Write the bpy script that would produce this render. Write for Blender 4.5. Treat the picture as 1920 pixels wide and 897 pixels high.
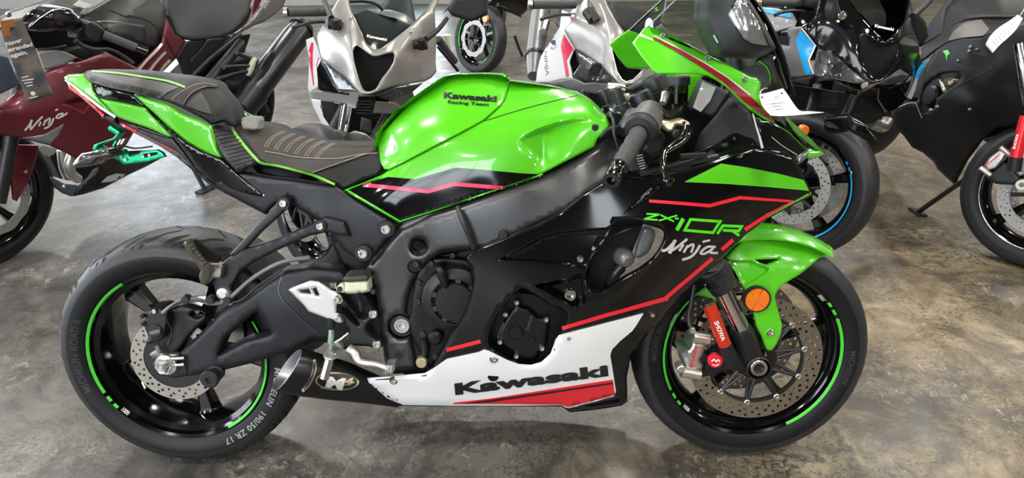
import bpy, bmesh, math, random
import numpy as np
from mathutils import Matrix, Vector
from mathutils.geometry import delaunay_2d_cdt
random.seed(7)
PI = math.pi
R = math.radians
scene = bpy.context.scene
col = scene.collection
for o in list(bpy.data.objects):
    bpy.data.objects.remove(o)

# ------------------------------------------------------------------ camera
FPX, CAM_H, PITCH, ROLL = 1290.0, 1.3323, 0.4492, 0.012
_c, _s = math.cos(PITCH), math.sin(PITCH)
FW = Vector((0, _c, -_s)); UP = Vector((0, _s, _c)); RT = Vector((1, 0, 0))
_cr, _sr = math.cos(ROLL), math.sin(ROLL)
R2 = RT * _cr - UP * _sr
U2 = RT * _sr + UP * _cr
CAM = Vector((0, 0, CAM_H))
cd = bpy.data.cameras.new('camera'); cam = bpy.data.objects.new('camera', cd); col.objects.link(cam)
cd.sensor_fit = 'HORIZONTAL'; cd.sensor_width = 36; cd.lens = FPX * 36 / 1920
cd.clip_start = 0.02; cd.clip_end = 200
cam.matrix_world = Matrix(((R2.x, U2.x, -FW.x, CAM.x), (R2.y, U2.y, -FW.y, CAM.y), (R2.z, U2.z, -FW.z, CAM.z), (0, 0, 0, 1)))
scene.camera = cam

# ------------------------------------------------------------------ world, exposure
w = bpy.data.worlds.new('showroom_world'); scene.world = w; w.use_nodes = True
w.node_tree.nodes['Background'].inputs[0].default_value = (0.62, 0.72, 0.85, 1)
w.node_tree.nodes['Background'].inputs[1].default_value = 0.6
scene.view_settings.view_transform = 'Standard'
scene.view_settings.look = 'None'
scene.view_settings.gamma = 1
scene.view_settings.use_curve_mapping = False
scene.view_settings.exposure = 0.92

# ------------------------------------------------------------------ materials
MATS = {}
def mat(name, color=(.5, .5, .5), rough=.4, metal=0., coat=0., noise=0., nscale=40., bump=0., emit=None, alpha=1., trans=0., spec=.5, rvar=0., sheen=0.):
    if name in MATS: return MATS[name]
    m = bpy.data.materials.new(name); m.use_nodes = True
    nt = m.node_tree; b = nt.nodes['Principled BSDF']
    b.inputs['Base Color'].default_value = (*color, 1)
    b.inputs['Roughness'].default_value = rough
    b.inputs['Metallic'].default_value = metal
    b.inputs['Coat Weight'].default_value = coat
    b.inputs['Coat Roughness'].default_value = .03
    b.inputs['Specular IOR Level'].default_value = spec
    b.inputs['Alpha'].default_value = alpha
    b.inputs['Transmission Weight'].default_value = trans
    b.inputs['Sheen Weight'].default_value = sheen
    if emit:
        b.inputs['Emission Color'].default_value = (*emit[0], 1)
        b.inputs['Emission Strength'].default_value = emit[1]
    tc = nt.nodes.new('ShaderNodeTexCoord')
    nz = nt.nodes.new('ShaderNodeTexNoise'); nz.inputs['Scale'].default_value = nscale; nz.inputs['Detail'].default_value = 4
    nt.links.new(tc.outputs['Object'], nz.inputs['Vector'])
    if noise > 0:
        mx = nt.nodes.new('ShaderNodeMix'); mx.data_type = 'RGBA'
        mx.inputs[6].default_value = (*[c * (1 - noise) for c in color], 1)
        mx.inputs[7].default_value = (*[min(1, c * (1 + noise)) for c in color], 1)
        nt.links.new(nz.outputs['Fac'], mx.inputs[0]); nt.links.new(mx.outputs[2], b.inputs['Base Color'])
    if rvar > 0:
        mr = nt.nodes.new('ShaderNodeMapRange'); mr.inputs[3].default_value = max(0, rough - rvar); mr.inputs[4].default_value = min(1, rough + rvar)
        nt.links.new(nz.outputs['Fac'], mr.inputs[0]); nt.links.new(mr.outputs[0], b.inputs['Roughness'])
    if bump > 0:
        bp = nt.nodes.new('ShaderNodeBump'); bp.inputs['Strength'].default_value = bump; bp.inputs['Distance'].default_value = .002
        nt.links.new(nz.outputs['Fac'], bp.inputs['Height']); nt.links.new(bp.outputs[0], b.inputs['Normal'])
    MATS[name] = m
    return m

GREEN = mat('lime_green_paint', (.085, .50, .010), .25, 0, 1., .06, 3)
GREEN_LINE = mat('green_rim_tape', (.06, .55, .03), .4, 0, 0, .1, 60)
GREEN_ANOD = mat('green_anodised_metal', (.01, .36, .17), .3, .7, 0, .15, 80)
BLACK = mat('gloss_black_paint', (.0025, .0025, .003), .10, 0, 0., .2, 5, spec=.55)
BLACKM = mat('satin_black_paint', (.008, .0085, .010), .42, 0, 0, .25, 120, .05)
PLASTIC = mat('black_grained_plastic', (.010, .0105, .012), .55, 0, 0, .3, 300, .15)
RUBBER = mat('tyre_rubber', (.015, .016, .019), .46, 0, 0, .3, 60, .08, rvar=.1)
SIDEWALL = mat('tyre_sidewall_rubber', (.004, .0045, .006), .5, 0, 0, .3, 80, .05, spec=.35)
GROOVE = mat('tread_groove_rubber', (.004, .004, .005), .9, 0, 0, .2, 80)
WHITE = mat('white_paint', (.80, .81, .82), .3, 0, .5, .02, 4)
RED = mat('red_vinyl', (.72, .015, .03), .3, 0, .3, .05, 10)
PINK = mat('crimson_vinyl', (.85, .02, .10), .3, 0, .3, .05, 10)
FRAME = mat('satin_charcoal_metal', (.078, .079, .081), .34, .75, 0, .12, 220, .05, rvar=.06)
SWING = mat('matte_dark_grey_metal', (.030, .031, .035), .42, .6, 0, .2, 260, .08)
STEEL = mat('brushed_steel', (.55, .54, .51), .3, 1., 0, .15, 120, rvar=.1)
CHROME = mat('chrome', (.82, .82, .83), .07, 1., 0, .03, 20)
DISC = mat('brake_disc_steel', (.42, .38, .33), .36, 1., 0, .2, 200)
ALU = mat('cast_aluminium', (.62, .61, .58), .38, .9, 0, .12, 150, .04)
SILVERP = mat('pale_silver_plate', (.66, .67, .66), .35, .5, 0, .05, 80)
CREAM = mat('cream_translucent_plastic', (.62, .66, .50), .35, 0, 0, .1, 60)
GOLD = mat('pale_gold_metal', (.62, .53, .33), .35, .8, 0, .1, 60)
AMBER = mat('amber_reflector', (.75, .17, .01), .25, 0, .6, .3, 400, .2)
REDLENS = mat('red_lens', (.55, .01, .015), .15, 0, .6, .2, 200)
REDANOD = mat('red_anodised_metal', (.75, .05, .02), .3, .5, 0, .08, 100)
SEATTOP = mat('grey_brown_suede', (.046, .040, .035), .9, 0, 0, .25, 260, .2, spec=.15, sheen=.1)
SEATSIDE = mat('black_seat_vinyl', (.012, .012, .013), .6, 0, 0, .2, 300, .2, spec=.28)
STITCH = mat('pale_thread', (.30, .27, .22), .7, 0, 0, .1, 300)
PIPING = mat('green_piping', (.18, .55, .05), .5, 0, 0, .1, 90)
SMOKE = mat('smoked_plastic', (.03, .03, .03), .12, 0, .3, .1, 20)
LENS = mat('clear_lens', (.20, .205, .21), .12, .5, .4, .4, 160, .2)
PAPER = mat('white_paper', (.80, .80, .77), .8, 0, 0, .04, 30)
INK = mat('dark_ink', (.02, .02, .03), .7, 0, 0, .1, 30)
DECAL_BLACK = mat('black_vinyl', (.008, .008, .01), .35, 0, .2, .1, 30)
DECAL_SILVER = mat('silver_vinyl', (.62, .62, .62), .35, .3, .2, .06, 30)
DECAL_WHITE = mat('white_vinyl', (.78, .78, .78), .45, 0, 0, .04, 30)
DECAL_GREEN = mat('green_vinyl', (.07, .62, .012), .35, 0, .3, .05, 30)
TYRETEXT = mat('raised_tyre_text', (.028, .029, .032), .6, 0, 0, .2, 30)
TYREWHITE = mat('grey_white_tyre_text', (.30, .31, .33), .6, 0, 0, .1, 30)
CABLE = mat('black_cable', (.014, .014, .015), .35, 0, 0, .2, 100)
GREYHOSE = mat('grey_hose', (.16, .165, .17), .4, .2, 0, .1, 100)
ENGINE = mat('engine_black', (.005, .005, .006), .38, .2, 0, .3, 140, .08)
CLUTCH = mat('clutch_cover_dark', (.022, .023, .025), .36, .5, 0, .2, 160, .05)

def clear_mat(name, tint=(1, 1, 1), rough=.02, mixv=.12):
    m = bpy.data.materials.new(name); m.use_nodes = True
    nt = m.node_tree; nt.nodes.remove(nt.nodes['Principled BSDF'])
    out = nt.nodes['Material Output']
    t = nt.nodes.new('ShaderNodeBsdfTransparent'); t.inputs[0].default_value = (*tint, 1)
    g = nt.nodes.new('ShaderNodeBsdfGlossy'); g.inputs['Roughness'].default_value = rough
    lw = nt.nodes.new('ShaderNodeLayerWeight'); lw.inputs[0].default_value = mixv
    nz = nt.nodes.new('ShaderNodeTexNoise'); nz.inputs['Scale'].default_value = 2
    mr = nt.nodes.new('ShaderNodeMapRange'); mr.inputs[3].default_value = rough; mr.inputs[4].default_value = rough * 1.6
    nt.links.new(nz.outputs['Fac'], mr.inputs[0]); nt.links.new(mr.outputs[0], g.inputs['Roughness'])
    mx = nt.nodes.new('ShaderNodeMixShader')
    nt.links.new(lw.outputs['Fresnel'], mx.inputs[0]); nt.links.new(t.outputs[0], mx.inputs[1]); nt.links.new(g.outputs[0], mx.inputs[2])
    nt.links.new(mx.outputs[0], out.inputs[0]); MATS[name] = m
    return m
SCREEN = clear_mat('clear_screen', (.80, .84, .83))
SCREEN_SMOKE = clear_mat('smoked_screen', (.42, .44, .44))
AMBERCLEAR = clear_mat('brown_fluid_bottle', (.30, .24, .18), .05, .2)

# ------------------------------------------------------------------ tags
def tag(o, label=None, cat=None, group=None, kind=None):
    if label: o['label'] = label
    if cat: o['category'] = cat
    if group: o['group'] = group
    if kind: o['kind'] = kind
    return o

class Fr:
    """A thing's own frame; P turns a picture point seen on the lateral plane y into the thing's coordinates."""
    def __init__(s, loc=(0, 0, 0), yaw=0, lean=0, name=None, roll=0):
        s.M = Matrix.Translation(loc) @ Matrix.Rotation(yaw, 4, 'Z') @ Matrix.Rotation(-lean, 4, 'X') @ Matrix.Rotation(roll, 4, 'Y')
        s.I = s.M.inverted(); s.o = s.I @ CAM; s.r3 = s.I.to_3x3()
        s.root = None
        if name:
            s.root = bpy.data.objects.new(name, None); s.root.empty_display_size = .1
            col.objects.link(s.root); s.root.matrix_world = s.M
    def ray(s, px, py):
        return s.r3 @ (R2 * ((px - 960) / FPX) + U2 * ((448.5 - py) / FPX) + FW)
    def P(s, px, py, y):
        d = s.ray(px, py); t = (y - s.o.y) / d.y
        return Vector((s.o.x + d.x * t, y, s.o.z + d.z * t))
    def Px(s, px, py, x):
        d = s.ray(px, py); t = (x - s.o.x) / d.x
        return Vector((x, s.o.y + d.y * t, s.o.z + d.z * t))
    def PA(s, pts, y):
        pts = np.asarray(pts, float)
        a = np.array(s.r3 @ R2); b = np.array(s.r3 @ U2); f = np.array(s.r3 @ FW); o = np.array(s.o)
        d = ((pts[:, 0] - 960) / FPX)[:, None] * a + ((448.5 - pts[:, 1]) / FPX)[:, None] * b + f
        t = (y - o[1]) / d[:, 1]
        q = o + d * t[:, None]; q[:, 1] = y
        return q
    def pix(s, v):
        d = (s.M @ Vector(v)) - CAM; z = d.dot(FW)
        return (960 + FPX * d.dot(R2) / z, 448.5 - FPX * d.dot(U2) / z)

def crop(x0, y0, s=480 / 1346):
    def f(*a):
        return [(x0 + a[i] * s, y0 + a[i + 1] * s) for i in range(0, len(a), 2)]
    return f
def px(*a):
    return [(a[i], a[i + 1]) for i in range(0, len(a), 2)]
A1 = crop(100, 100); A2 = crop(100, 400); A3 = crop(100, 600, 480 / 1450); A4 = crop(500, 100); A5 = crop(500, 350); A6 = crop(500, 560)
B1 = crop(900, 100); B2 = crop(850, 350); B3 = crop(850, 560); B4 = crop(1180, 400); B5 = crop(1180, 577); B6 = crop(1100, 0)
C1 = crop(0, 0); C2 = crop(0, 200); C3 = crop(360, 0); C4 = crop(780, 0); C5 = crop(1440, 0); C6 = crop(1440, 200)

# ------------------------------------------------------------------ mesh helpers
def finish(name, verts, faces, m, parent, smooth=40, recalc=True):
    me = bpy.data.meshes.new(name)
    me.from_pydata([tuple(v) for v in verts], [], faces)
    if recalc:
        bm = bmesh.new(); bm.from_mesh(me)
        bmesh.ops.remove_doubles(bm, verts=bm.verts, dist=1e-6)
        bmesh.ops.recalc_face_normals(bm, faces=bm.faces); bm.to_mesh(me); bm.free()
    if m:
        for k in (m if isinstance(m, (list, tuple)) else [m]): me.materials.append(k)
    if smooth:
        for p in me.polygons: p.use_smooth = True
        me.set_sharp_from_angle(angle=R(smooth))
    o = bpy.data.objects.new(name, me); col.objects.link(o)
    if parent: o.parent = parent
    return o

class MB:
    def __init__(s): s.v = []; s.f = []
    def add(s, v, f):
        n = len(s.v); s.v += [tuple(x) for x in v]; s.f += [tuple(i + n for i in q) for q in f]; return s
    def box(s, c, h, M=None):
        v = [Vector((c[0] + i * h[0], c[1] + j * h[1], c[2] + k * h[2])) for i in (-1, 1) for j in (-1, 1) for k in (-1, 1)]
        if M: v = [M @ x for x in v]
        return s.add(v, [(0, 1, 3, 2), (4, 6, 7, 5), (0, 4, 5, 1), (2, 3, 7, 6), (0, 2, 6, 4), (1, 5, 7, 3)])
    def lathe(s, prof, n=32, M=None, a0=0, a1=2 * PI, close=False):
        """profile (r, y) turned about the y axis"""
        full = abs(a1 - a0 - 2 * PI) < 1e-6
        k = n if full else n + 1; v = []; f = []; m = len(prof)
        for i in range(k):
            a = a0 + (a1 - a0) * i / n
            for r, y in prof:
                p = Vector((r * math.cos(a), y, r * math.sin(a))); v.append(M @ p if M else p)
        for i in range(n):
            j = (i + 1) % k
            for q in range(m - 1 if not close else m):
                q2 = (q + 1) % m
                f.append((i * m + q, i * m + q2, j * m + q2, j * m + q))
        return s.add(v, f)
    def tube(s, pts, r, n=10, cap=True):
        pts = [Vector(p) for p in pts]; k = len(pts)
        rs = r if isinstance(r, (list, tuple)) else [r] * k
        v = []; f = []; prev = None
        for i, p in enumerate(pts):
            t = (pts[min(i + 1, k - 1)] - pts[max(i - 1, 0)]).normalized()
            if prev is None:
                a = Vector((0, 0, 1)) if abs(t.z) < .9 else Vector((1, 0, 0))
                u = t.cross(a).normalized()
            else:
                u = (prev - t * prev.dot(t)).normalized()
            prev = u; wv = t.cross(u)
            for j in range(n):
                an = 2 * PI * j / n; v.append(p + (u * math.cos(an) + wv * math.sin(an)) * rs[i])
        for i in range(k - 1):
            for j in range(n):
                j2 = (j + 1) % n; f.append((i * n + j, i * n + j2, (i + 1) * n + j2, (i + 1) * n + j))
        if cap:
            f.append(tuple(range(n))); f.append(tuple((k - 1) * n + j for j in range(n)))
        return s.add(v, f)
    def prism(s, base, top):
        n = len(base); v = list(base) + list(top)
        f = [tuple(range(n)), tuple(range(2 * n - 1, n - 1, -1))]
        for i in range(n): j = (i + 1) % n; f.append((i, j, n + j, n + i))
        return s.add(v, f)
    def done(s, name, m, parent, smooth=40):
        return finish(name, s.v, s.f, m, parent, smooth)

def spline(pts, per=6, closed=False):
    pts = [Vector(p) for p in pts]; n = len(pts); out = []
    segs = n if closed else n - 1
    for i in range(segs):
        if closed: p0, p1, p2, p3 = pts[i - 1], pts[i], pts[(i + 1) % n], pts[(i + 2) % n]
        else: p0, p1, p2, p3 = pts[max(i - 1, 0)], pts[i], pts[i + 1], pts[min(i + 2, n - 1)]
        for k in range(per):
            t = k / per
            out.append(.5 * ((2 * p1) + (p2 - p0) * t + (2 * p0 - 5 * p1 + 4 * p2 - p3) * t * t + (3 * p1 - p0 - 3 * p2 + p3) * t ** 3))
    if not closed: out.append(pts[-1])
    return out
def sp2(pts, per=5, closed=True):
    return [(v.x, v.y) for v in spline([(a, b, 0) for a, b in pts], per, closed)]

def resample(pts, step, closed=True):
    out = []; n = len(pts)
    for i in range(n if closed else n - 1):
        a = pts[i]; b = pts[(i + 1) % n]; L = math.dist(a, b); k = max(1, int(round(L / step)))
        for j in range(k): out.append((a[0] + (b[0] - a[0]) * j / k, a[1] + (b[1] - a[1]) * j / k))
    if not closed: out.append(tuple(pts[-1]))
    return out

def seg_dist(P, poly, closed=True):
    P = np.asarray(P, float); A = np.asarray(poly, float)
    Bq = np.roll(A, -1, axis=0) if closed else A[1:]
    if not closed: A = A[:-1]
    best = np.full(len(P), 1e9)
    for a, b in zip(A, Bq):
        d = b - a; L = d @ d
        if L < 1e-12: continue
        t = np.clip(((P - a) @ d) / L, 0, 1)
        best = np.minimum(best, np.hypot(*(P - (a + t[:, None] * d)).T))
    return best
def inside(P, poly):
    P = np.asarray(P, float); A = np.asarray(poly, float); Bq = np.roll(A, -1, axis=0)
    r = np.zeros(len(P), bool)
    for a, b in zip(A, Bq):
        if a[1] == b[1]: continue
        c = ((a[1] > P[:, 1]) != (b[1] > P[:, 1]))
        r ^= c & (P[:, 0] < (b[0] - a[0]) * (P[:, 1] - a[1]) / (b[1] - a[1]) + a[0])
    return r

def triangulate(outline, holes, step, rings=(), extra=()):
    """fine triangulation of a flat outline with holes"""
    loops = [resample(outline, min(step, 5.) if step > .5 else step)] + [resample(h, min(step * .8, 4.) if step > .5 else step * .8) for h in holes]
    allp = [p for l in loops for p in l]; edges = []; k = 0
    for l in loops:
        n = len(l); edges += [(k + i, k + (i + 1) % n) for i in range(n)]; k += n
    A = np.array(loops[0]); lo = A.min(0); hi = A.max(0)
    cand = []
    gx, gy = np.meshgrid(np.arange(lo[0] + step * .37, hi[0], step), np.arange(lo[1] + step * .41, hi[1], step))
    gx = gx + (np.arange(gx.shape[0]) % 2)[:, None] * step * .5
    cand.append((np.stack([gx.ravel(), gy.ravel()], -1), max([step * .55] + [r * 1.25 for r in rings])))
    for r in rings:
        for l in loops:
            L = np.array(resample(l, max(r * 1.4, step * .6))); T = np.roll(L, -1, 0) - np.roll(L, 1, 0)
            N = np.stack([-T[:, 1], T[:, 0]], -1) / (np.hypot(*T.T)[:, None] + 1e-9)
            for sg in (1, -1): cand.append((L + N * r * sg, r * .93))
    for e in extra: cand.append((np.array(e, float), step * .2))
    pts = list(allp)
    for C, dmin in cand:
        ok = inside(C, loops[0])
        for h in loops[1:]: ok &= ~inside(C, h)
        C = C[ok]
        if not len(C): continue
        d = np.full(len(C), 1e9)
        for l in loops: d = np.minimum(d, seg_dist(C, l))
        pts += [tuple(c) for c in C[d >= dmin]]
    V, E, F, _, _, _ = delaunay_2d_cdt([Vector(p) for p in pts], edges, [], 0, 1e-5)
    V = np.array([(v.x, v.y) for v in V]); T = np.array([f for f in F if len(f) == 3])
    cen = V[T].mean(1); ok = inside(cen, loops[0])
    for h in loops[1:]: ok &= ~inside(cen, h)
    return V, T[ok]

def shell(name, V, T, front, back, m, parent, smooth=40):
    """front and back skins joined by walls along every open edge"""
    n = len(V); cnt = {}
    for t in T:
        for a, b in ((t[0], t[1]), (t[1], t[2]), (t[2], t[0])):
            cnt[(a, b)] = 1
    fl = [tuple(t) for t in T] + [(t[0] + n, t[2] + n, t[1] + n) for t in T]
    for (a, b) in cnt:
        if (b, a) not in cnt: fl.append((b, a, a + n, b + n))
    vv = np.concatenate([front, back]).tolist()
    fl = [tuple(int(i) for i in f) for f in fl]
    return finish(name, vv, fl, m, parent, smooth)

def tps(ctrl):
    c = np.array(ctrl, float); X = c[:, :2] / 100; y = c[:, 2]; n = len(c)
    def phi(r2): return np.where(r2 > 1e-12, .5 * r2 * np.log(np.maximum(r2, 1e-12)), 0)
    K = phi(((X[:, None] - X[None]) ** 2).sum(-1)) + np.eye(n) * 1e-3
    Pm = np.c_[np.ones(n), X]; A = np.block([[K, Pm], [Pm.T, np.zeros((3, 3))]])
    s = np.linalg.lstsq(A, np.r_[y, 0, 0, 0], rcond=None)[0]
    def f(Q):
        Q = np.asarray(Q, float) / 100
        return phi(((Q[:, None] - X[None]) ** 2).sum(-1)) @ s[:n] + np.c_[np.ones(len(Q)), Q] @ s[n:]
    return f
def depthfn(d):
    if callable(d): return d
    if isinstance(d, (int, float)): return lambda Q: np.full(len(Q), float(d))
    if len(d) < 4:
        c = np.array(d, float); A = np.c_[np.ones(len(c)), c[:, :2]]
        s = np.linalg.lstsq(A, c[:, 2], rcond=None)[0]
        return lambda Q: np.c_[np.ones(len(Q)), np.asarray(Q, float)] @ s
    return tps(d)

def panel(fr, name, m, outline, depth, parent=None, th=.004, rnd=(4, .004), rounds=(), recess=(), step=8, holes=(), mirror=False, curve=False, smooth=40):
    """A body panel: outline seen on the photograph, its own lateral shape given by depth; returns object and its surface."""
    parent = parent or fr.root
    if curve: outline = sp2(outline)
    base = depthfn(depth)
    def surf(Q):
        Q = np.asarray(Q, float); y = base(Q).copy()
        def rd(d, r, dr):
            u = np.clip(1 - d / r, 0, 1); return dr * (1 - np.sqrt(np.maximum(0, 1 - u * u)))
        def rd2(d, r, dr):
            u = np.clip(1 - d / r, 0, 1); return dr * (.25 * u + .75 * u * u)
        if rnd:
            d = seg_dist(Q, outline)
            for h in holes: d = np.minimum(d, seg_dist(Q, h))
            y += rd2(d, *rnd)
        for line, r, dr in rounds: y += rd(seg_dist(Q, line, False), r, dr)
        for poly, dr, er in recess:
            ins = inside(Q, poly); g = 1.
            for ln, r_ in ([(None, er)] if not isinstance(er, list) else er):
                u = np.clip((seg_dist(Q, poly) if ln is None else seg_dist(Q, ln, False)) / r_, 0, 1); g = g * u * u * (3 - 2 * u)
            y += np.where(ins, dr * g, 0)
        return y
    rings = [rnd[0] * .3, rnd[0] * .65, rnd[0]] if rnd else []
    rings = [r for r in rings if r > .5]
    extra = []
    for line, r, dr in rounds:
        L = resample(line, 5, False); T = np.array(L)
        for k in (.05, .2, .45, .75, 1):
            for dx, dy in ((0, 1), (0, -1), (1, 0), (-1, 0)): extra.append(T + np.array([dx, dy]) * r * k)
    for poly, dr, er in recess:
        extra += [resample(poly, 4)]
        L = np.array(resample(poly, 4)); T = np.roll(L, -1, 0) - np.roll(L, 1, 0); N = np.stack([-T[:, 1], T[:, 0]], -1) / (np.hypot(*T.T)[:, None] + 1e-9)
        e0_ = er if not isinstance(er, list) else er[0][1]
        for q in (.2, .4, .6, .8, 1): extra += [L + N * e0_ * q, L - N * e0_ * q]
    V, T = triangulate(outline, holes, step, rings, extra)
    front = fr.PA(V, surf(V)); back = front + np.array([0, th, 0])
    o = shell(name, V, T, front, back, m, parent, smooth)
    if mirror:
        s = np.array([1, -1, 1]); q = shell(name, V, T, front * s, back * s, m, parent, smooth)
    return o, surf

def lift(surf, off):
    return lambda Q: depthfn(surf)(Q) - off
def decal(fr, name, m, outline, surf, parent=None, off=.0014, step=7, th=.0010, holes=(), mirror=False):
    return panel(fr, name, m, outline, lift(surf, off), parent, th, None, step=step, holes=holes, mirror=mirror)[0]

def ribbon(fr, name, m, pts, width, surf, parent=None, off=.0016, th=.0008, step=6):
    """a stripe of a given width (picture points) laid on a surface"""
    parent = parent or fr.root
    pts = [tuple(p) for p in pts]; n = len(pts)
    ws = width if isinstance(width, (list, tuple)) else [width] * n
    # dense
    P = []; W = []
    for i in range(n - 1):
        k = max(1, int(math.dist(pts[i], pts[i + 1]) / step))
        for j in range(k):
            t = j / k; P.append((pts[i][0] * (1 - t) + pts[i + 1][0] * t, pts[i][1] * (1 - t) + pts[i + 1][1] * t)); W.append(ws[i] * (1 - t) + ws[i + 1] * t)
    P.append(pts[-1]); W.append(ws[-1]); P = np.array(P); W = np.array(W)
    D = np.diff(P, axis=0); D /= np.hypot(*D.T)[:, None] + 1e-9
    N0 = np.stack([-D[:, 1], D[:, 0]], -1); Np = np.concatenate([N0[:1], N0]); Nn = np.concatenate([N0, N0[-1:]])
    Mi = Np + Nn; Mi /= np.maximum((Mi * Np).sum(1), .45)[:, None]
    Lp = P + Mi * W[:, None] / 2; Rp = P - Mi * W[:, None] / 2
    Q = np.empty((len(P) * 2, 2)); Q[0::2] = Lp; Q[1::2] = Rp
    y = depthfn(surf)(Q) - off; fr3 = fr.PA(Q, y); b = fr3 + np.array([0, th, 0]); k = len(Q)
    f = []
    for i in range(len(P) - 1):
        a = 2 * i; f += [(a, a + 1, a + 3, a + 2), (k + a, k + a + 2, k + a + 3, k + a + 1), (a, a + 2, k + a + 2, k + a), (a + 1, k + a + 1, k + a + 3, a + 3)]
    e = 2 * (len(P) - 1); f += [(0, k, k + 1, 1), (e, e + 1, k + e + 1, k + e)]
    return finish(name, np.concatenate([fr3, b]).tolist(), f, m, parent, 40)

_TXT = {}
def glyphs(s, offset=.02, spacing=1.0):
    key = (s, offset, spacing)
    if key in _TXT: return _TXT[key]
    c = bpy.data.curves.new('t', 'FONT'); c.body = s; c.offset = offset; c.space_character = spacing; c.resolution_u = 3; c.fill_mode = 'FRONT'
    o = bpy.data.objects.new('t', c); col.objects.link(o)
    dg = bpy.context.evaluated_depsgraph_get(); ev = o.evaluated_get(dg); me = ev.to_mesh()
    v = np.array([(q.co.x, q.co.y) for q in me.vertices]); f = [tuple(p.vertices) for p in me.polygons]
    ev.to_mesh_clear(); bpy.data.objects.remove(o); bpy.data.curves.remove(c)
    v[:, 0] -= v[:, 0].min(); h = .729; v /= h
    _TXT[key] = (v, f); return _TXT[key]
def warm_text(*L):
    for t in L: glyphs(*t)
def cut_long(v, f, maxlen):
    bm = bmesh.new(); vs = [bm.verts.new((a, b, 0)) for a, b in v]
    for q in f:
        try: bm.faces.new([vs[i] for i in q])
        except ValueError: pass
    lo, hi = v.min(0), v.max(0)
    for ax in (0, 1):
        k = int((hi[ax] - lo[ax]) / maxlen)
        for i in range(1, k + 1):
            co = [0, 0, 0]; no = [0, 0, 0]; co[ax] = lo[ax] + i * maxlen; no[ax] = 1
            bmesh.ops.bisect_plane(bm, geom=bm.verts[:] + bm.edges[:] + bm.faces[:], plane_co=co, plane_no=no)
    bm.verts.index_update(); vv = np.array([(q.co.x, q.co.y) for q in bm.verts]); ff = [tuple(x.index for x in q.verts) for q in bm.faces]
    bm.free(); return vv, ff
def lettering(fr, name, m, s, p0, p1, height, surf, parent=None, offset=.02, spacing=1., slant=0., off=.002, up=None):
    """text whose baseline runs p0 -> p1 on the surface, cap height in picture points"""
    v, f = glyphs(s, offset, spacing); v = v.copy()
    wd = v[:, 0].max(); p0 = np.array(p0, float); p1 = np.array(p1, float)
    ex = (p1 - p0) / wd; ux = ex / np.hypot(*ex)
    uy = np.array(up, float) if up is not None else np.array([ux[1], -ux[0]])
    uy = uy / np.hypot(*uy) * height
    v, f = cut_long(v, f, .5)
    Q = p0 + v[:, :1] * ex + v[:, 1:] * (uy + ux * slant * height)
    y = depthfn(surf)(Q) - off
    q = fr.PA(Q, y)
    return finish(name, q.tolist(), f, m, parent or fr.root, 0, recalc=False)
def map_text(name, m, s, fn, parent, height, offset=.02, spacing=1., slant=0.):
    v, f = glyphs(s, offset, spacing); v, f = cut_long(v, f, .5)
    return finish(name, [fn((a + slant * b) * height, b * height) for a, b in v], f, m, parent, 0, recalc=False)

def axis_mat(p, d):
    """matrix that carries the y axis to direction d at p (for lathes; -y profile end points against d)"""
    d = Vector(d).normalized(); a = Vector((0, 0, 1)) if abs(d.z) < .9 else Vector((1, 0, 0))
    x = d.cross(a).normalized(); z = x.cross(d)
    return Matrix(((x.x, d.x, z.x, p[0]), (x.y, d.y, z.y, p[1]), (x.z, d.z, z.z, p[2]), (0, 0, 0, 1)))

_BOLT = {}
def bolt(fr, p, y, r=.007, m=STEEL, parent=None, name='bolt', h=.005):
    """socket-head bolt facing the right side, p a picture point on plane y"""
    key = (round(r, 4), m.name, h)
    if key not in _BOLT:
        b = MB(); b.lathe([(0, -h * .25), (r * .42, -h * .25), (r * .46, -h), (r * .80, -h), (r, -h * .55), (r * 1.02, .004)], 14)
        _BOLT[key] = b.done(name, m, None)
        o = _BOLT[key]
    else:
        o = _BOLT[key].copy(); o.name = name; col.objects.link(o)
    o.parent = parent or fr.root
    o.location = fr.P(p[0], p[1], y) if len(p) == 2 else p
    return o
def turned(fr, name, m, p, y, prof, parent=None, n=40, direction=(0, 1, 0)):
    """turned part about an axis through the picture point p on plane y; profile (r, dy)"""
    c = fr.P(p[0], p[1], y) if len(p) == 2 else Vector(p)
    return MB().lathe(prof, n, axis_mat(c, direction)).done(name, m, parent or fr.root, 35)
def pipe(fr, name, m, pts, r, parent=None, per=5, n=10):
    """tube through picture points (px, py, y)"""
    L = [fr.P(*p) for p in pts]; L = spline(L, per) if per > 1 else L
    if isinstance(r, (list, tuple)):
        rr = np.interp(np.linspace(0, len(r) - 1, len(L)), range(len(r)), r).tolist()
    else: rr = r
    return MB().tube(L, rr, n).done(name, m, parent or fr.root, 50)
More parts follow.
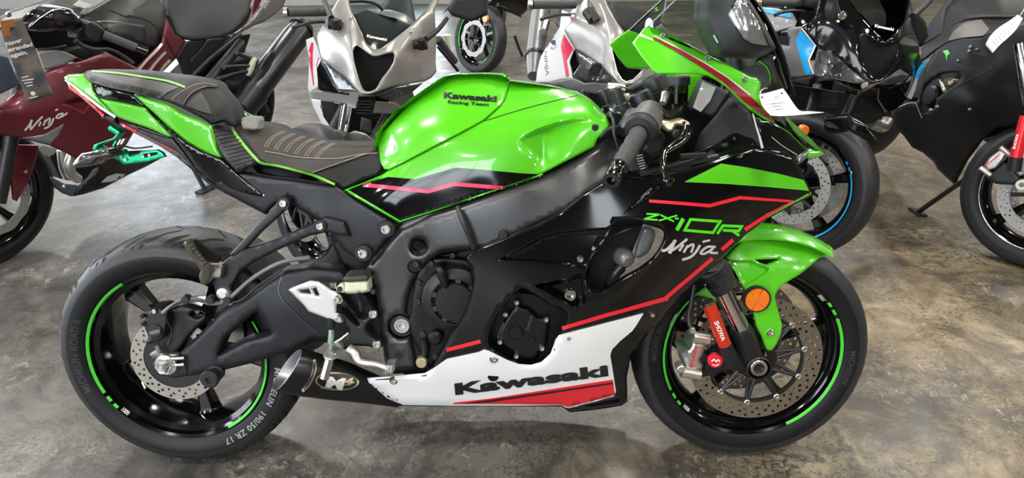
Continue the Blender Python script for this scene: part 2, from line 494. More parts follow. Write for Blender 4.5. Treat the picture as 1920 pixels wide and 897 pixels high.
# ------------------------------------------------------------------ the showroom
RX0, RX1, RY0, RY1, RZ = -10.0, 10.0, -6.0, 11.2, 4.4
def floor_material():
    m = bpy.data.materials.new('polished_stained_concrete'); m.use_nodes = True
    nt = m.node_tree; b = nt.nodes['Principled BSDF']; L = nt.links.new
    tc = nt.nodes.new('ShaderNodeTexCoord')
    def noise(sc, det=6, rough=.6, dist=0., vec=None):
        n = nt.nodes.new('ShaderNodeTexNoise'); n.inputs['Scale'].default_value = sc; n.inputs['Detail'].default_value = det
        n.inputs['Roughness'].default_value = rough; n.inputs['Distortion'].default_value = dist
        L(vec or tc.outputs['Object'], n.inputs['Vector']); return n.outputs['Fac']
    def ramp(v, stops):
        r = nt.nodes.new('ShaderNodeValToRGB'); e = r.color_ramp.elements
        while len(e) < len(stops): e.new(.5)
        for k, (p, c) in zip(e, stops): k.position = p; k.color = (*c, 1) if len(c) == 3 else c
        L(v, r.inputs[0]); return r.outputs[0]
    def mix(f, a, c, mode='MIX'):
        n = nt.nodes.new('ShaderNodeMix'); n.data_type = 'RGBA'; n.blend_type = mode
        for i, v in ((0, f), (6, a), (7, c)):
            if isinstance(v, (int, float)): n.inputs[i].default_value = v
            elif isinstance(v, tuple): n.inputs[i].default_value = (*v, 1)
            else: L(v, n.inputs[i])
        return n.outputs[2]
    def g(x): return (x, x, x)
    base = ramp(noise(1.3, 8, .65, .6), [(.36, (.052, .050, .047)), (.48, (.115, .108, .098)), (.62, (.215, .20, .18))])
    tan = ramp(noise(2.2, 9, .7, .3), [(.36, (.050, .042, .030)), (.5, (.205, .162, .100)), (.64, (.37, .305, .205))])
    # tan slab to the right: warm lamp light put into its mottled colour
    sx = nt.nodes.new('ShaderNodeSeparateXYZ'); L(tc.outputs['Object'], sx.inputs[0])
    mr = nt.nodes.new('ShaderNodeMapRange'); mr.inputs[1].default_value = -.2; mr.inputs[2].default_value = 1.0; L(sx.outputs[0], mr.inputs[0])
    c = mix(mr.outputs[0], base, tan)
    # dark worn blotches and pitted speckles
    blot = ramp(noise(3.6, 10, .78, 1.2), [(.47, g(0)), (.57, g(1))])
    c = mix(blot, c, mix(.62, c, (.030, .028, .026)))
    sp = ramp(noise(34, 6, .8, .5), [(.50, g(0)), (.57, g(1))])
    spm = ramp(noise(1.7, 6, .65, .5), [(.42, g(0)), (.58, g(.9))])
    mm = nt.nodes.new('ShaderNodeMath'); mm.operation = 'MULTIPLY'; L(sp, mm.inputs[0]); L(spm, mm.inputs[1])
    c = mix(mm.outputs[0], c, (.030, .027, .024))
    lt = ramp(noise(24, 6, .85, .8), [(.54, g(0)), (.62, g(.75))])
    ltm = ramp(noise(2.6, 6, .65, .5), [(.46, g(0)), (.60, g(1))])
    m3 = nt.nodes.new('ShaderNodeMath'); m3.operation = 'MULTIPLY'; L(lt, m3.inputs[0]); L(ltm, m3.inputs[1])
    c = mix(m3.outputs[0], c, (.42, .38, .30))
    fs = ramp(noise(95, 5, .85, .3), [(.50, g(0)), (.56, g(.75))])
    fm_ = ramp(noise(5.5, 6, .7, .6), [(.44, g(0)), (.56, g(1))])
    m4 = nt.nodes.new('ShaderNodeMath'); m4.operation = 'MULTIPLY'; L(fs, m4.inputs[0]); L(fm_, m4.inputs[1])
    c = mix(m4.outputs[0], c, (.028, .026, .023))
    # long thin scratches
    mp = nt.nodes.new('ShaderNodeMapping'); mp.inputs['Scale'].default_value = (1.2, 60, 1); mp.inputs['Rotation'].default_value = (0, 0, .25); L(tc.outputs['Object'], mp.inputs[0])
    scr = ramp(noise(2.4, 3, .5, .25, mp.outputs[0]), [(.68, g(0)), (.71, g(.5)), (.735, g(0))])
    c = mix(scr, c, (.05, .048, .046))
    L(c, b.inputs['Base Color'])
    rr = ramp(noise(4.5, 8, .7, .5), [(.3, g(.27)), (.7, g(.48))]); L(rr, b.inputs['Roughness'])
    b.inputs['Specular IOR Level'].default_value = .55
    bp = nt.nodes.new('ShaderNodeBump'); bp.inputs['Strength'].default_value = .12; bp.inputs['Distance'].default_value = .004
    L(noise(16, 8, .7), bp.inputs['Height']); L(bp.outputs[0], b.inputs['Normal'])
    return m
def slab(name, a, b_, m):
    bx = MB(); c = [(a[i] + b_[i]) / 2 for i in range(3)]; h = [abs(b_[i] - a[i]) / 2 for i in range(3)]
    bx.box(c, h); return tag(bx.done(name, m, None, 0), kind='structure')
WALL = mat('painted_wall', (.30, .295, .285), .8, 0, 0, .08, 3, .05)
WALLD = mat('dark_painted_wall', (.10, .097, .093), .8, 0, 0, .1, 3, .05)
CEIL = mat('dark_ceiling', (.10, .10, .10), .85, 0, 0, .05, 2, .03)
slab('floor', (RX0, RY0, -.1), (RX1, RY1, 0), floor_material())
slab('ceiling', (RX0, RY0, RZ), (RX1, RY1, RZ + .1), CEIL)
slab('wall_back', (RX0, RY1, 0), (RX1, RY1 + .15, RZ), WALL)
slab('wall_left', (RX0 - .15, RY0, 0), (RX0, RY1, RZ), WALL)
slab('wall_right', (RX1, RY0, 0), (RX1 + .15, RY1, RZ), WALLD)
slab('wall_front', (RX0, RY0 - .15, 0), (RX1, RY0, RZ), mat('near_black_wall', (.03, .03, .03), .8, 0, 0, .1, 3, .05))
DAY = mat('daylight_pane', (.8, .85, .9), .2, 0, 0, .02, 1, emit=((.80, .90, 1.0), 2.8))
DAYL = mat('daylight_pane_soft', (.8, .85, .9), .2, 0, 0, .02, 1, emit=((.86, .93, 1.0), 4.4))
MULL = mat('aluminium_mullion', (.12, .12, .125), .4, .6, 0, .1, 60)
_wn = [0]
def window(c, wd, z0, z1, axis, sign, nx, nz, m):
    """a glazed opening proud of its wall: daylight panes between mullions"""
    _wn[0] += 1; nm = 'window_%d' % _wn[0]
    u = (1, 0, 0) if axis == 'x' else (0, 1, 0); nrm = Vector((0, sign, 0)) if axis == 'x' else Vector((sign, 0, 0)); u = Vector(u)
    fm = MB(); c = Vector(c); H = z1 - z0
    def bar(cu, cz, hu, hz, d=.04):
        ctr = c + u * cu + nrm * d; h = [abs(u[i]) * hu + abs(nrm[i]) * d for i in range(3)]; h[2] = hz
        fm.box((ctr.x, ctr.y, z0 + cz), h)
    for i in range(nx + 1): bar(-wd / 2 + wd * i / nx, H / 2, .035, H / 2)
    for j in range(nz + 1): bar(0, H * j / nz, wd / 2 + .035, .035, .045)
    root = tag(fm.done(nm, MULL, None, 0), kind='structure')
    for i in range(nx):
        for j in range(nz):
            b = MB(); cu = -wd / 2 + wd * (i + .5) / nx; ctr = c + u * cu + nrm * .03
            h = [abs(u[k]) * (wd / nx / 2 - .03) + abs(nrm[k]) * .006 for k in range(3)]; h[2] = H / nz / 2 - .03
            b.box((ctr.x, ctr.y, z0 + H * (j + .5) / nz), h); b.done('pane', m, root, 0)
window((-5.8, RY1, 0), 2.6, .25, 3.9, 'x', -1, 2, 2, DAY)
window((-1.5, RY1, 0), 1.1, .25, 3.9, 'x', -1, 1, 2, DAY)
window((RX0, 5.5, 0), 7.5, .5, 3.9, 'y', 1, 5, 2, DAYL)
window((RX0, -2.6, 0), 5.0, .8, 3.9, 'y', 1, 3, 2, DAYL)
window((-4.2, RY0, 0), 5.4, 1.0, 3.9, 'x', 1, 4, 2, DAYL)
LAMP = mat('lamp_diffuser', (.9, .9, .88), .5, 0, 0, .02, 2, emit=((1., .95, .87), 58.0))
LAMPB = mat('lamp_housing', (.6, .6, .6), .4, .3, 0, .05, 20)
def ceiling_light(x, y):
    r = bpy.data.objects.new('ceiling_light', None); col.objects.link(r); r.location = (x, y, RZ)
    tag(r, 'white round ceiling lamp hanging over the motorcycles', 'lamp', 'ceiling lamps in rows')
    MB().lathe([(.02, 0), (.02, -.35)], 8, Matrix.Rotation(PI / 2, 4, 'X')).done('rod', LAMPB, r).location = (0, 0, -.0)
    b = MB()
    for z0, z1, r0, r1 in ((-.62, -.35, .26, .06),):
        n = 24
        v = [(r0 * math.cos(2 * PI * i / n), r0 * math.sin(2 * PI * i / n), z0) for i in range(n)] + [(r1 * math.cos(2 * PI * i / n), r1 * math.sin(2 * PI * i / n), z1) for i in range(n)]
        b.add(v, [(i, (i + 1) % n, n + (i + 1) % n, n + i) for i in range(n)] + [tuple(range(n, 2 * n))])
    b.done('housing', LAMPB, r)
    b = MB(); n = 24; v = [(.24 * math.cos(2 * PI * i / n), .24 * math.sin(2 * PI * i / n), -.60) for i in range(n)] + [(.22 * math.cos(2 * PI * i / n), .22 * math.sin(2 * PI * i / n), -.63) for i in range(n)]
    b.add(v, [(i, (i + 1) % n, n + (i + 1) % n, n + i) for i in range(n)] + [tuple(range(n, 2 * n)), tuple(range(n))])
    b.done('diffuser', LAMP, r)
for yy in (-3.2, -.4, 2.4, 5.2, 8.0):
    for xx in (-5.6, -2.4, .8, 4.0, 7.2):
        ceiling_light(xx, yy)
# ------------------------------------------------------------------ wheels
def tyre_profile(hw, Rr, rb):
    """(r, y) from near bead to far bead"""
    k = [(-.82, 0), (-.92, .12), (-.99, .36), (-1., .52), (-.95, .69), (-.79, .855), (-.53, .955), (-.26, .992), (0, 1)]
    h = [(rb + (Rr - rb) * t, hw * s) for s, t in k]
    return [(a, b) for a, b in h] + [(a, -b) for a, b in h[-2::-1]]
def prof_r(prof, y):
    q = prof[3:-3]; ys = [p[1] for p in q]; rs = [p[0] for p in q]
    return float(np.interp(y, ys, rs))
def wheel(fr, kind, c, Rr, hw, rimhw, spokes, ang0, stripe, side_text=(), detail=True, parent=None, disc=None, name=None, spoke_w=.017):
    cx, cz = c; M = Matrix.Translation((cx, 0, cz)); rb = .226
    parent = parent or fr.root; n = 128 if detail else 64
    rim = MB()
    q = rimhw
    pr = [(rb + .004, -q), (rb + .001, -q - .003), (rb - .006, -q + .001), (rb - .010, -q + .012), (rb - .022, -q + .020), (rb - .030, -q * .3), (rb - .032, q * .3), (rb - .022, q - .020), (rb - .010, q - .012), (rb - .004, q), (rb + .004, q),
          (rb - .002, q - .012), (rb - .014, q - .02), (rb - .024, q * .3), (rb - .022, -q * .3), (rb - .014, -q + .02), (rb - .002, -q + .012)]
    rim.lathe(pr, n, M, close=True)
    hubw = min(.055, hw * .75)
    rim.lathe([(.012, -hubw), (.034, -hubw), (.040, -hubw * .6), (.045, 0), (.040, hubw * .6), (.034, hubw), (.012, hubw)], 32, M, close=True)
    for k in range(spokes):
        a = ang0 + 2 * PI * k / spokes; ca, sa = math.cos(a), math.sin(a)
        def at(r, t, y): return (cx + r * ca - t * sa, y, cz + r * sa + t * ca)
        secs = [(.035, spoke_w * 1.25, hubw * .62), (.08, spoke_w * .8, .018), (.14, spoke_w * .85, .016), (.19, spoke_w * 1.3, .018), (rb - .022, spoke_w * 2.0, .024)]
        for (r0, w0, d0), (r1, w1, d1) in zip(secs, secs[1:]):
            rim.prism([at(r0, -w0, -d0 * .6), at(r0, -w0 * .6, -d0), at(r0, w0 * .6, -d0), at(r0, w0, -d0 * .6), at(r0, w0, d0), at(r0, -w0, d0)],
                      [at(r1, -w1, -d1 * .6), at(r1, -w1 * .6, -d1), at(r1, w1 * .6, -d1), at(r1, w1, -d1 * .6), at(r1, w1, d1), at(r1, -w1, d1)])
    rim = rim.done(name or kind + '_wheel', BLACK, parent, 35)
    prof = tyre_profile(hw, Rr, rb)
    ty = MB().lathe([(rb - .004, -rimhw * .98)] + prof + [(rb - .004, rimhw * .98)], n, M).done('tyre', [RUBBER, SIDEWALL], rim, 50)
    for p in ty.data.polygons:
        rr = math.hypot(p.center.x - cx, p.center.z - cz)
        if rr < rb + (Rr - rb) * .60: p.material_index = 1
    # tape stripes on the rim lip
    if stripe:
        for base in (0, PI):
            for a0, a1 in ((118, 206), (209, 213), (215.5, 219)):
                MB().lathe([(rb + .0005, -q - .0036), (rb - .0040, -q - .0022), (rb - .0062, -q + .0001)], max(3, int(a1 - a0)), M, R(a0) + base, R(a1) + base).done('rim_stripe', stripe, rim)
            if detail:
                def fn(u, v, base=base):
                    a = R(221.5) + base + u / (rb - .004); r = rb - .0115 + v
                    return (cx + r * math.cos(a), -q - .0025 + max(0, (rb - .004 - r)) * .9, cz + r * math.sin(a))
                map_text('rim_number', DECAL_WHITE, '1000', fn, rim, .0085, .012)
    def ring_text(s, amid, r0, h, m, offs=.015, spacing=1.1):
        v, f = glyphs(s, offs, spacing); wd = v[:, 0].max() * h
        def fn(u, vv):
            a = amid - (u - wd / 2) / r0; r = r0 + vv
            # near side wall: lateral position from profile
            ys = [-p[1] for p in prof[:6]]; rs = [p[0] for p in prof[:6]]
            return (cx + r * math.cos(a), -float(np.interp(r, rs, ys)) - .0007, cz + r * math.sin(a))
        map_text('sidewall_lettering', m, s, fn, rim, h, offs, spacing)
    for a in side_text: ring_text(*a)
    return rim, prof
def disc_part(fr, name, c, y, r0, r1, holes, parent, m=DISC, th=.0045, carrier=0, wave=0, rc=.05, rows=None):
    cx, cz = c
    def circ(r, n, wv=0): return [(r * (1 + wv * math.cos(10 * 2 * PI * i / n)) * math.cos(2 * PI * i / n), r * (1 + wv * math.cos(10 * 2 * PI * i / n)) * math.sin(2 * PI * i / n)) for i in range(n)]
    hl = [circ(r0, 64)]
    for rr, k, ph, rad in holes:
        for i in range(k):
            a = 2 * PI * (i + ph) / k
            hl.append([(rr * math.cos(a) + rad * math.cos(t * PI / 4), rr * math.sin(a) + rad * math.sin(t * PI / 4)) for t in range(8)])
    V, T = triangulate(circ(r1, 120, wave), hl, .012)
    fr3 = np.c_[V[:, 0] + cx, np.full(len(V), y), V[:, 1] + cz]
    return shell(name, V, T, fr3, fr3 + np.array([0, th, 0]), m, parent, 30)

warm_text(('1000', .012, 1.), ('190/50 ZR 17', .015, 1.1), ('MICHELIN', .015, 1.1), ('MICHELIN ROAD 6', .015, 1.1), ('Kawasaki', .055, 1.04), ('Kawasaki', .03, 1.), ('Racing Team', .03, 1.), ('SHOWA', .03, 1.), ('brembo', .02, 1.), ('M', .05, 1.), ('4', .05, 1.), ('NISSIN', .02, 1.))
HX, HY, HYAW, HLEAN = -.8447, 1.4638, -.0158, .1657
H = Fr((HX, HY, .0012), HYAW, HLEAN, 'sport_motorcycle')
tag(H.root, 'lime green and black sport motorcycle with white Kawasaki lower fairing standing side-on', 'motorcycle')
RW = (0, .311); FWc = (1.45, .300)
rearw, rprof = wheel(H, 'rear', RW, .311, .095, .083, 5, R(132), GREEN_LINE,
    (('190/50 ZR 17', R(-52), .2475, .0165, TYREWHITE, .015, 1.1), ('MICHELIN', R(-18), .2475, .0165, TYREWHITE, .015, 1.1), ('MICHELIN ROAD 6', R(178), .244, .016, TYRETEXT, .015, 1.1)), spoke_w=.019)
frontw, fprof = wheel(H, 'front', FWc, .300, .0605, .052, 5, R(18), GREEN_LINE,
    (('MICHELIN', R(-8), .243, .014, TYRETEXT, .015, 1.1), ('MICHELIN', R(172), .243, .014, TYRETEXT, .015, 1.1)), spoke_w=.010)
def grooves(fr, c, prof, groups, parent):
    b = MB(); cx, cz = c
    for a0, y0, a1, y1, wd in groups:
        k = 6; rows = []
        for i in range(k + 1):
            t = i / k; a = a0 + (a1 - a0) * t; y = y0 + (y1 - y0) * t
            w2 = wd * min(1, .35 + 2.2 * min(t, 1 - t)) / 2
            rows.append([(cx + (prof_r(prof, y + s * w2 * .3) + .0006) * math.cos(a + s * w2 / .3), y + s * w2 * .3, cz + (prof_r(prof, y + s * w2 * .3) + .0006) * math.sin(a + s * w2 / .3)) for s in (-1, 1)])
        v = [p for r in rows for p in r]; b.add(v, [(2 * i, 2 * i + 1, 2 * i + 3, 2 * i + 2) for i in range(k)])
    o = b.done('tread_groove', GROOVE, parent); tag(o, kind='stuff')
gr = []
for i in range(18):
    a = 2 * PI * i / 18
    for sg in (1, -1):
        gr += [(a, sg * .084, a - .15, sg * .036, .015), (a + .075, sg * .084, a - .06, sg * .044, .007), (a + .15, sg * .080, a + .01, sg * .032, .014), (a + .22, sg * .036, a + .11, sg * .006, .010)]
grooves(H, RW, rprof, gr, rearw)
gr = []
for i in range(16):
    a = 2 * PI * i / 16
    for sg in (1, -1): gr += [(a, sg * .052, a + .14, sg * .022, .006), (a + .2, sg * .046, a + .30, sg * .014, .004)]
grooves(H, FWc, fprof, gr, frontw)
# discs
disc_part(H, 'brake_disc', RW, -.096, .078, .110, [(.0855, 20, 0, .0038), (.094, 20, .5, .0038), (.1025, 20, .25, .0038)], rearw)
MB().lathe([(.030, -.092), (.05, -.094), (.082, -.094), (.082, -.090), (.05, -.086), (.03, -.06)], 40, Matrix.Translation((0, 0, .311))).done('disc_carrier', BLACKM, rearw)
for yy in (-.078, .073):
    disc_part(H, 'brake_disc', FWc, yy, .122, .165, [(.1295, 28, 0, .0042), (.1390, 28, .5, .0042), (.1485, 28, .15, .0042), (.1575, 28, .65, .0042)], frontw)
    b = MB(); Mw = Matrix.Translation((FWc[0], 0, FWc[1]))
    b.lathe([(.030, yy + .006), (.030, yy - .002), (.052, yy - .002), (.052, yy + .006)], 40, Mw, close=True)
    for k in range(10):
        a = 2 * PI * (k + .35) / 10
        for da in (-.22, .22):
            p0 = Vector((FWc[0] + .048 * math.cos(a + da * .9), yy + .003, FWc[1] + .048 * math.sin(a + da * .9))); p1 = Vector((FWc[0] + .122 * math.cos(a), yy + .003, FWc[1] + .122 * math.sin(a)))
            b.tube([p0, (p0 + p1) / 2, p1], [.0055, .0045, .006], 6)
    b.lathe([(.112, yy + .005), (.112, yy), (.119, yy), (.119, yy + .005)], 60, Mw, close=True)
    b.done('disc_carrier', BLACKM, frontw)
    for k in range(10):
        a = 2 * PI * (k + .35) / 10
        if yy < 0: bolt(H, (FWc[0] + .121 * math.cos(a), yy - .001, FWc[1] + .121 * math.sin(a)), 0, .0085, STEEL, frontw, 'disc_button', .004)
# tyre valve
pipe(H, 'tyre_valve', STEEL, [(268, 717, -.075), (274, 729, -.085)], .0045, rearw, 1)

# ------------------------------------------------------------------ swing arm and rear axle
win = A2(872, 742, 905, 660, 935, 632, 1010, 566, 1072, 520, 1098, 555, 1146, 632, 1010, 668)
sw_out = px(289,673, 332,666, 372,628, 414,587, 460,557, 499,528, 531,507, 580,499, 640,505, 690,555, 720,600, 722,640, 700,648, 640,646, 587,641, 560,654, 531,664, 470,682, 417,695, 353,706, 350,690, 345,674, 320,673)
swing, sw_s = panel(H, 'swingarm', SWING, sw_out, [(289,673,-.128),(353,700,-.135),(414,640,-.140),(531,580,-.142),(640,560,-.128),(720,620,-.112),(580,510,-.125),(332,668,-.130),(531,655,-.135)], th=.036, rnd=(9, .012), holes=[win], step=9)
panel(H, 'swingarm_window_floor', SWING, A2(855,757, 1140,636, 1150,640, 1100,672, 880,762), -.128, swing, th=.02, rnd=(3,.003))
pn = MB(); a = H.P(600, 570, .06)
MB().tube([H.P(560,575,-.11), H.P(560,575,.12)], .045, 16).done('swingarm_crossbrace', SWING, swing)
MB().tube([(a.x + .02, -.12, a.z), (a.x + .02, .12, a.z)], .05, 16).done('swingarm_pivot_tube', SWING, swing)
pl_out = np.array(sw_out)
panel(H, 'swingarm_arm', SWING, sw_out, .10, swing, th=.036, rnd=(9, -.01), step=14)
# axle plate, adjuster and nut
panel(H, 'axle_plate', BLACKM, A2(515,800, 545,765, 690,755, 712,855, 640,868, 545,850), -.118, swing, th=.012, rnd=(3,.003))
panel(H, 'chain_adjuster', mat('dull_steel', (.25, .24, .22), .4, .9, 0, .15, 100), A2(505,742, 545,712, 575,735, 660,740, 660,758, 560,772, 520,765), -.133, swing, th=.01, rnd=(4,.004))
ax = H.P(303, 692, -.158)
MB().lathe([(0, .0), (.0065, .0), (.0075, .004), (.0125, .003), (.0135, .012), (.0205, .012), (.0205, .022), (.026, .023), (.026, .030), (.0, .03)], 6, axis_mat((ax.x, -.164, ax.z), (0, 1, 0))).done('axle_nut', STEEL, swing, 20)
MB().lathe([(.0, -.12), (.026, -.131), (.026, -.139), (.017, -.140), (.016, -.152), (.009, -.152), (.008, -.146), (0, -.146)], 28, Matrix.Translation((ax.x, 0, ax.z))).done('axle_washer', ALU, swing)
for s in ((626,765,690,760),(630,800,690,795)):
    p = A2(*s); pipe(H, 'adjuster_bolt', STEEL, [(p[0][0], p[0][1], -.138), (p[1][0], p[1][1], -.138)], .005, swing, 1)
# swing arm spool
sp = A2(815, 880)[0]
turned(H, 'paddock_spool', PLASTIC, sp, -.175, [(0, .006), (.006, .006), (.008, 0), (.019, 0), (.0225, .004), (.0225, .016), (.016, .02), (.016, .034), (.021, .038), (.021, .048), (0, .05)], swing, 28)
# rear caliper
cal = MB()
panel(H, 'rear_caliper', BLACKM, A2(480,560, 500,512, 545,500, 580,505, 605,560, 590,640, 560,672, 505,690, 485,680, 500,650, 480,600), -.150, th=.05, rnd=(6,.01), curve=True)
turned(H, 'caliper_piston_cap', BLACKM, A2(534,622)[0], -.156, [(0, 0), (.013, 0), (.0155, .003), (.0155, .012)])
lettering(H, 'caliper_lettering', TYREWHITE, 'NISSIN', A2(508,640)[0], A2(560,628)[0], 6.5, -.157, off=.001)
for q in (A2(462,548)[0], A2(467,588)[0]): turned(H, 'caliper_pin', PLASTIC, q, -.156, [(0, 0), (.003, 0), (.0035, .004), (.0055, .004), (.0055, .014)], n=16)
turned(H, 'caliper_banjo', STEEL, A2(528,520)[0], -.158, [(0, 0), (.005, 0), (.0065, .002), (.0065, .01)], n=6)
panel(H, 'caliper_bracket', BLACKM, A2(600,520, 650,500, 700,490, 790,520, 800,560, 720,640, 650,730, 600,740, 590,640), -.118, th=.02, rnd=(5,.006), holes=[sp2(A2(722,530, 755,513, 792,528, 770,548, 738,546))], curve=True)
pipe(H, 'caliper_slider', STEEL, [(*A2(545,690)[0], -.15), (*A2(560,735)[0], -.145)], .006, None, 1)
pipe(H, 'rear_brake_hose', GREYHOSE, [(*A2(575,525)[0],-.158),(*A2(620,490)[0],-.157),(*A2(690,455)[0],-.155),(*A2(760,455)[0],-.15),(*A2(830,475)[0],-.152),(*A2(915,455)[0],-.155),(*A2(1030,355)[0],-.155),(*A2(1140,285)[0],-.155),(*A2(1230,250)[0],-.15),(*A2(1346,235)[0],-.14)], .0052)
pipe(H, 'wheel_speed_cable', CABLE, [(*A2(605,690)[0],-.152),(*A2(625,620)[0],-.15),(*A2(595,560)[0],-.158),(*A2(605,505)[0],-.16),(*A2(690,462)[0],-.16),(*A2(860,468)[0],-.157),(*A2(980,460)[0],-.158),(*A2(1080,380)[0],-.156),(*A2(1200,300)[0],-.15)], .0025)
for q in ((690,460),(820,462),(910,462)): turned(H, 'hose_clip', PLASTIC, A2(*q)[0], -.165, [(0, 0), (.009, 0), (.0105, .004), (.0105, .018)], n=10)
# chain side
MB().lathe([(.04,.085),(.098,.085),(.102,.088),(.098,.091),(.04,.091)], 42, Matrix.Translation((0,0,.311)), close=True).done('rear_sprocket', STEEL, None).parent = rearw
# hugger
hug = MB()
prof_h = [(.318, y) for y in (-.088, -.05, 0, .05, .088)]
hug.lathe([(.300 + .026 * math.cos(y / .1 * 1.1), y) for y in np.linspace(-.085, .085, 9)] + [(.296 + .026 * math.cos(y / .1 * 1.1), y) for y in np.linspace(.085, -.085, 9)], 20, Matrix.Translation((0, 0, .311)), R(10), R(58), close=True)
hug.done('rear_mudguard', PLASTIC, None).parent = H.root
D1 = crop(520, 480, 240 / 897); D2 = crop(1120, 130, 200 / 815); D3 = crop(1240, 480, 240 / 897); D4 = crop(160, 200, 160 / 1196); D5 = crop(1370, 130, 200 / 897); D6 = crop(760, 480, 300 / 1223)
def wp(c, *a):
    """points with their lateral depth: (x, y, depth) triples in a crop"""
    return [(*c(a[i], a[i + 1])[0], a[i + 2]) for i in range(0, len(a), 3)]

# ------------------------------------------------------------------ engine mass behind frame and fairing
eng = MB()
def blk(pts, y0, y1):
    eng.prism([H.P(a, b, 0) + Vector((0, y0, 0)) for a, b in pts], [H.P(a, b, 0) + Vector((0, y1, 0)) for a, b in pts])
blk(px(735,470, 900,440, 1060,470, 1080,600, 1020,680, 900,712, 790,700, 745,600), -.125, .125)
blk(px(800,400, 1040,330, 1120,380, 1060,480, 900,480, 800,470), -.09, .09)
blk(px(640,440, 760,430, 760,560, 700,560), -.07, .07)
engine = eng.done('engine', ENGINE, H.root, 0)
# clutch side crankcase plate and cover
panel(H, 'crankcase_cover', ENGINE, D6(90,120, 160,40, 260,10, 520,40, 620,200, 620,480, 420,640, 300,760, 200,860, 100,720, 30,560, 40,420, 60,260), -.14, engine, th=.02, rnd=(6, .006), curve=True)
cc = H.P(*D6(385,330)[0], -.15)
Mc = Matrix.Translation((cc.x, 0, cc.z))
MB().lathe([(.082, -.135), (.082, -.150), (.078, -.160), (.060, -.170), (.055, -.170), (.055, -.160), (.046, -.158), (.046, -.172), (.044, -.175), (0, -.177)], 56, Mc).done('clutch_cover', CLUTCH, engine, 30)
for k in range(9):
    a = 2 * PI * k / 9
    MB().box((.0505, 0, 0), (.004, .006, .006), Mc @ Matrix.Translation((0, -.163, 0)) @ Matrix.Rotation(a, 4, 'Y')).done('clutch_cover_fin', FRAME, engine, 0)
for q in ((195,55),(100,203),(95,347),(133,598),(228,770),(640,600),(360,-5)): bolt(H, D6(*q)[0], -.142, .0075, FRAME, engine)
panel(H, 'clutch_cable_clip', ENGINE, D6(225,90, 270,75, 310,110, 330,230, 310,260, 270,215, 240,150), -.19, engine, th=.03, rnd=(4, .006))
turned(H, 'oil_filler_cap', ENGINE, D6(225,640)[0], -.165, [(0, 0), (.012, .001), (.017, .006), (.018, .014), (.018, .03)], engine)
turned(H, 'frame_slider_bush', GOLD, D6(121,825)[0], -.168, [(0, .002), (.004, .002), (.005, 0), (.011, 0), (.0135, .003), (.0135, .02)], engine)
pipe(H, 'drain_hose', CABLE, [(*D6(130,640)[0], -.15), (*D6(150,720)[0], -.15), (*D6(130,800)[0], -.148)], .009, engine)
# generator-side style cover seen through the fairing opening
pu_out = D6(828,388, 850,330, 880,385, 940,400, 1010,470, 1075,470, 1100,500, 1095,580, 1075,700, 1025,740, 1000,790, 930,800, 860,785, 830,750, 745,690, 700,640, 720,560, 765,480, 800,430)
pu, pu_s = panel(H, 'pulser_cover', ENGINE, pu_out, -.168, engine, th=.04, rnd=(5, .007), smooth=50)
turned(H, 'pulser_cover_boss', ENGINE, D6(845,590)[0], -.172, [(0, 0), (.015, 0), (.0175, .003), (.018, .01)], engine)
turned(H, 'pulser_cover_boss', ENGINE, D6(970,648)[0], -.171, [(0, 0), (.008, 0), (.0095, .003), (.0095, .01)], engine)
ribbon(H, 'pulser_cover_rib', FRAME, D6(970,455, 932,570), 5, -.168, engine, off=.003, th=.004)
ribbon(H, 'pulser_cover_rib', FRAME, D6(752,510, 712,600, 710,630), 3.5, -.166, engine, off=.003, th=.004)
for q in ((852,355),(765,447),(1076,488),(723,657),(1044,707),(848,768)):
    bolt(H, D6(*q)[0], -.172, .0068, STEEL, engine, 'cover_bolt')
panel(H, 'engine_shroud', ENGINE, D6(560,700, 640,420, 840,280, 980,300, 1240,420, 1200,600, 1120,760, 1000,860, 800,840, 640,740), -.150, engine, th=.02, rnd=None)

# ------------------------------------------------------------------ main frame
fr_out = px(687,503, 720,462, 750,427, 807,403, 864,386, 900,373, 980,345, 1043,321, 1080,300, 1114,278, 1135,262, 1160,255, 1195,300, 1150,345, 1060,400, 1000,428, 920,470, 870,470, 830,474, 806,488, 790,505, 777,525, 766,557, 762,585, 768,620, 778,660, 784,692, 770,700, 728,702, 720,672, 714,620, 706,560, 700,530)
hole1 = [(786 + 12 * math.cos(t), 461.5 + 12.5 * math.sin(t)) for t in np.linspace(0, 2 * PI, 20)[:-1]]
hole2 = [(776.5 + 11 * math.cos(t), 501 + 11.5 * math.sin(t)) for t in np.linspace(0, 2 * PI, 20)[:-1]]
hole3 = [(753 + 21 * math.cos(t), 612 + 21 * math.sin(t)) for t in np.linspace(0, 2 * PI, 28)[:-1]]
frame, fs = panel(H, 'main_frame', FRAME, fr_out, [(700,520,-.130),(750,440,-.150),(864,395,-.185),(900,430,-.192),(980,350,-.190),(1043,330,-.180),(1114,285,-.150),(1160,260,-.105),(1190,300,-.12),(1000,420,-.200),(830,470,-.180),(775,540,-.150),(750,600,-.142),(760,690,-.135),(730,690,-.130),(1100,350,-.19)], th=.045, rnd=(10, .016), holes=[hole1, hole3], step=9)
panel(H, 'frame_spar', FRAME, fr_out, [(700,520,.10),(900,430,.15),(1043,330,.14),(1160,260,.06),(760,690,.10)], frame, th=.045, rnd=None, step=16)
turned(H, 'frame_socket', BLACK, (786,461.5), -.140, [(0, 0), (.017, 0), (.018, -.02)], frame)
turned(H, 'frame_bolt_recess', BLACK, (776.5,501), -.172, [(0, .004), (.0135, .004), (.0155, 0), (.016, .02)], frame)
bolt(H, (780,496), -.172, .007, FRAME, frame)
turned(H, 'pivot_recess', BLACK, (753,612), -.128, [(0, 0), (.027, 0), (.029, -.006)], frame)
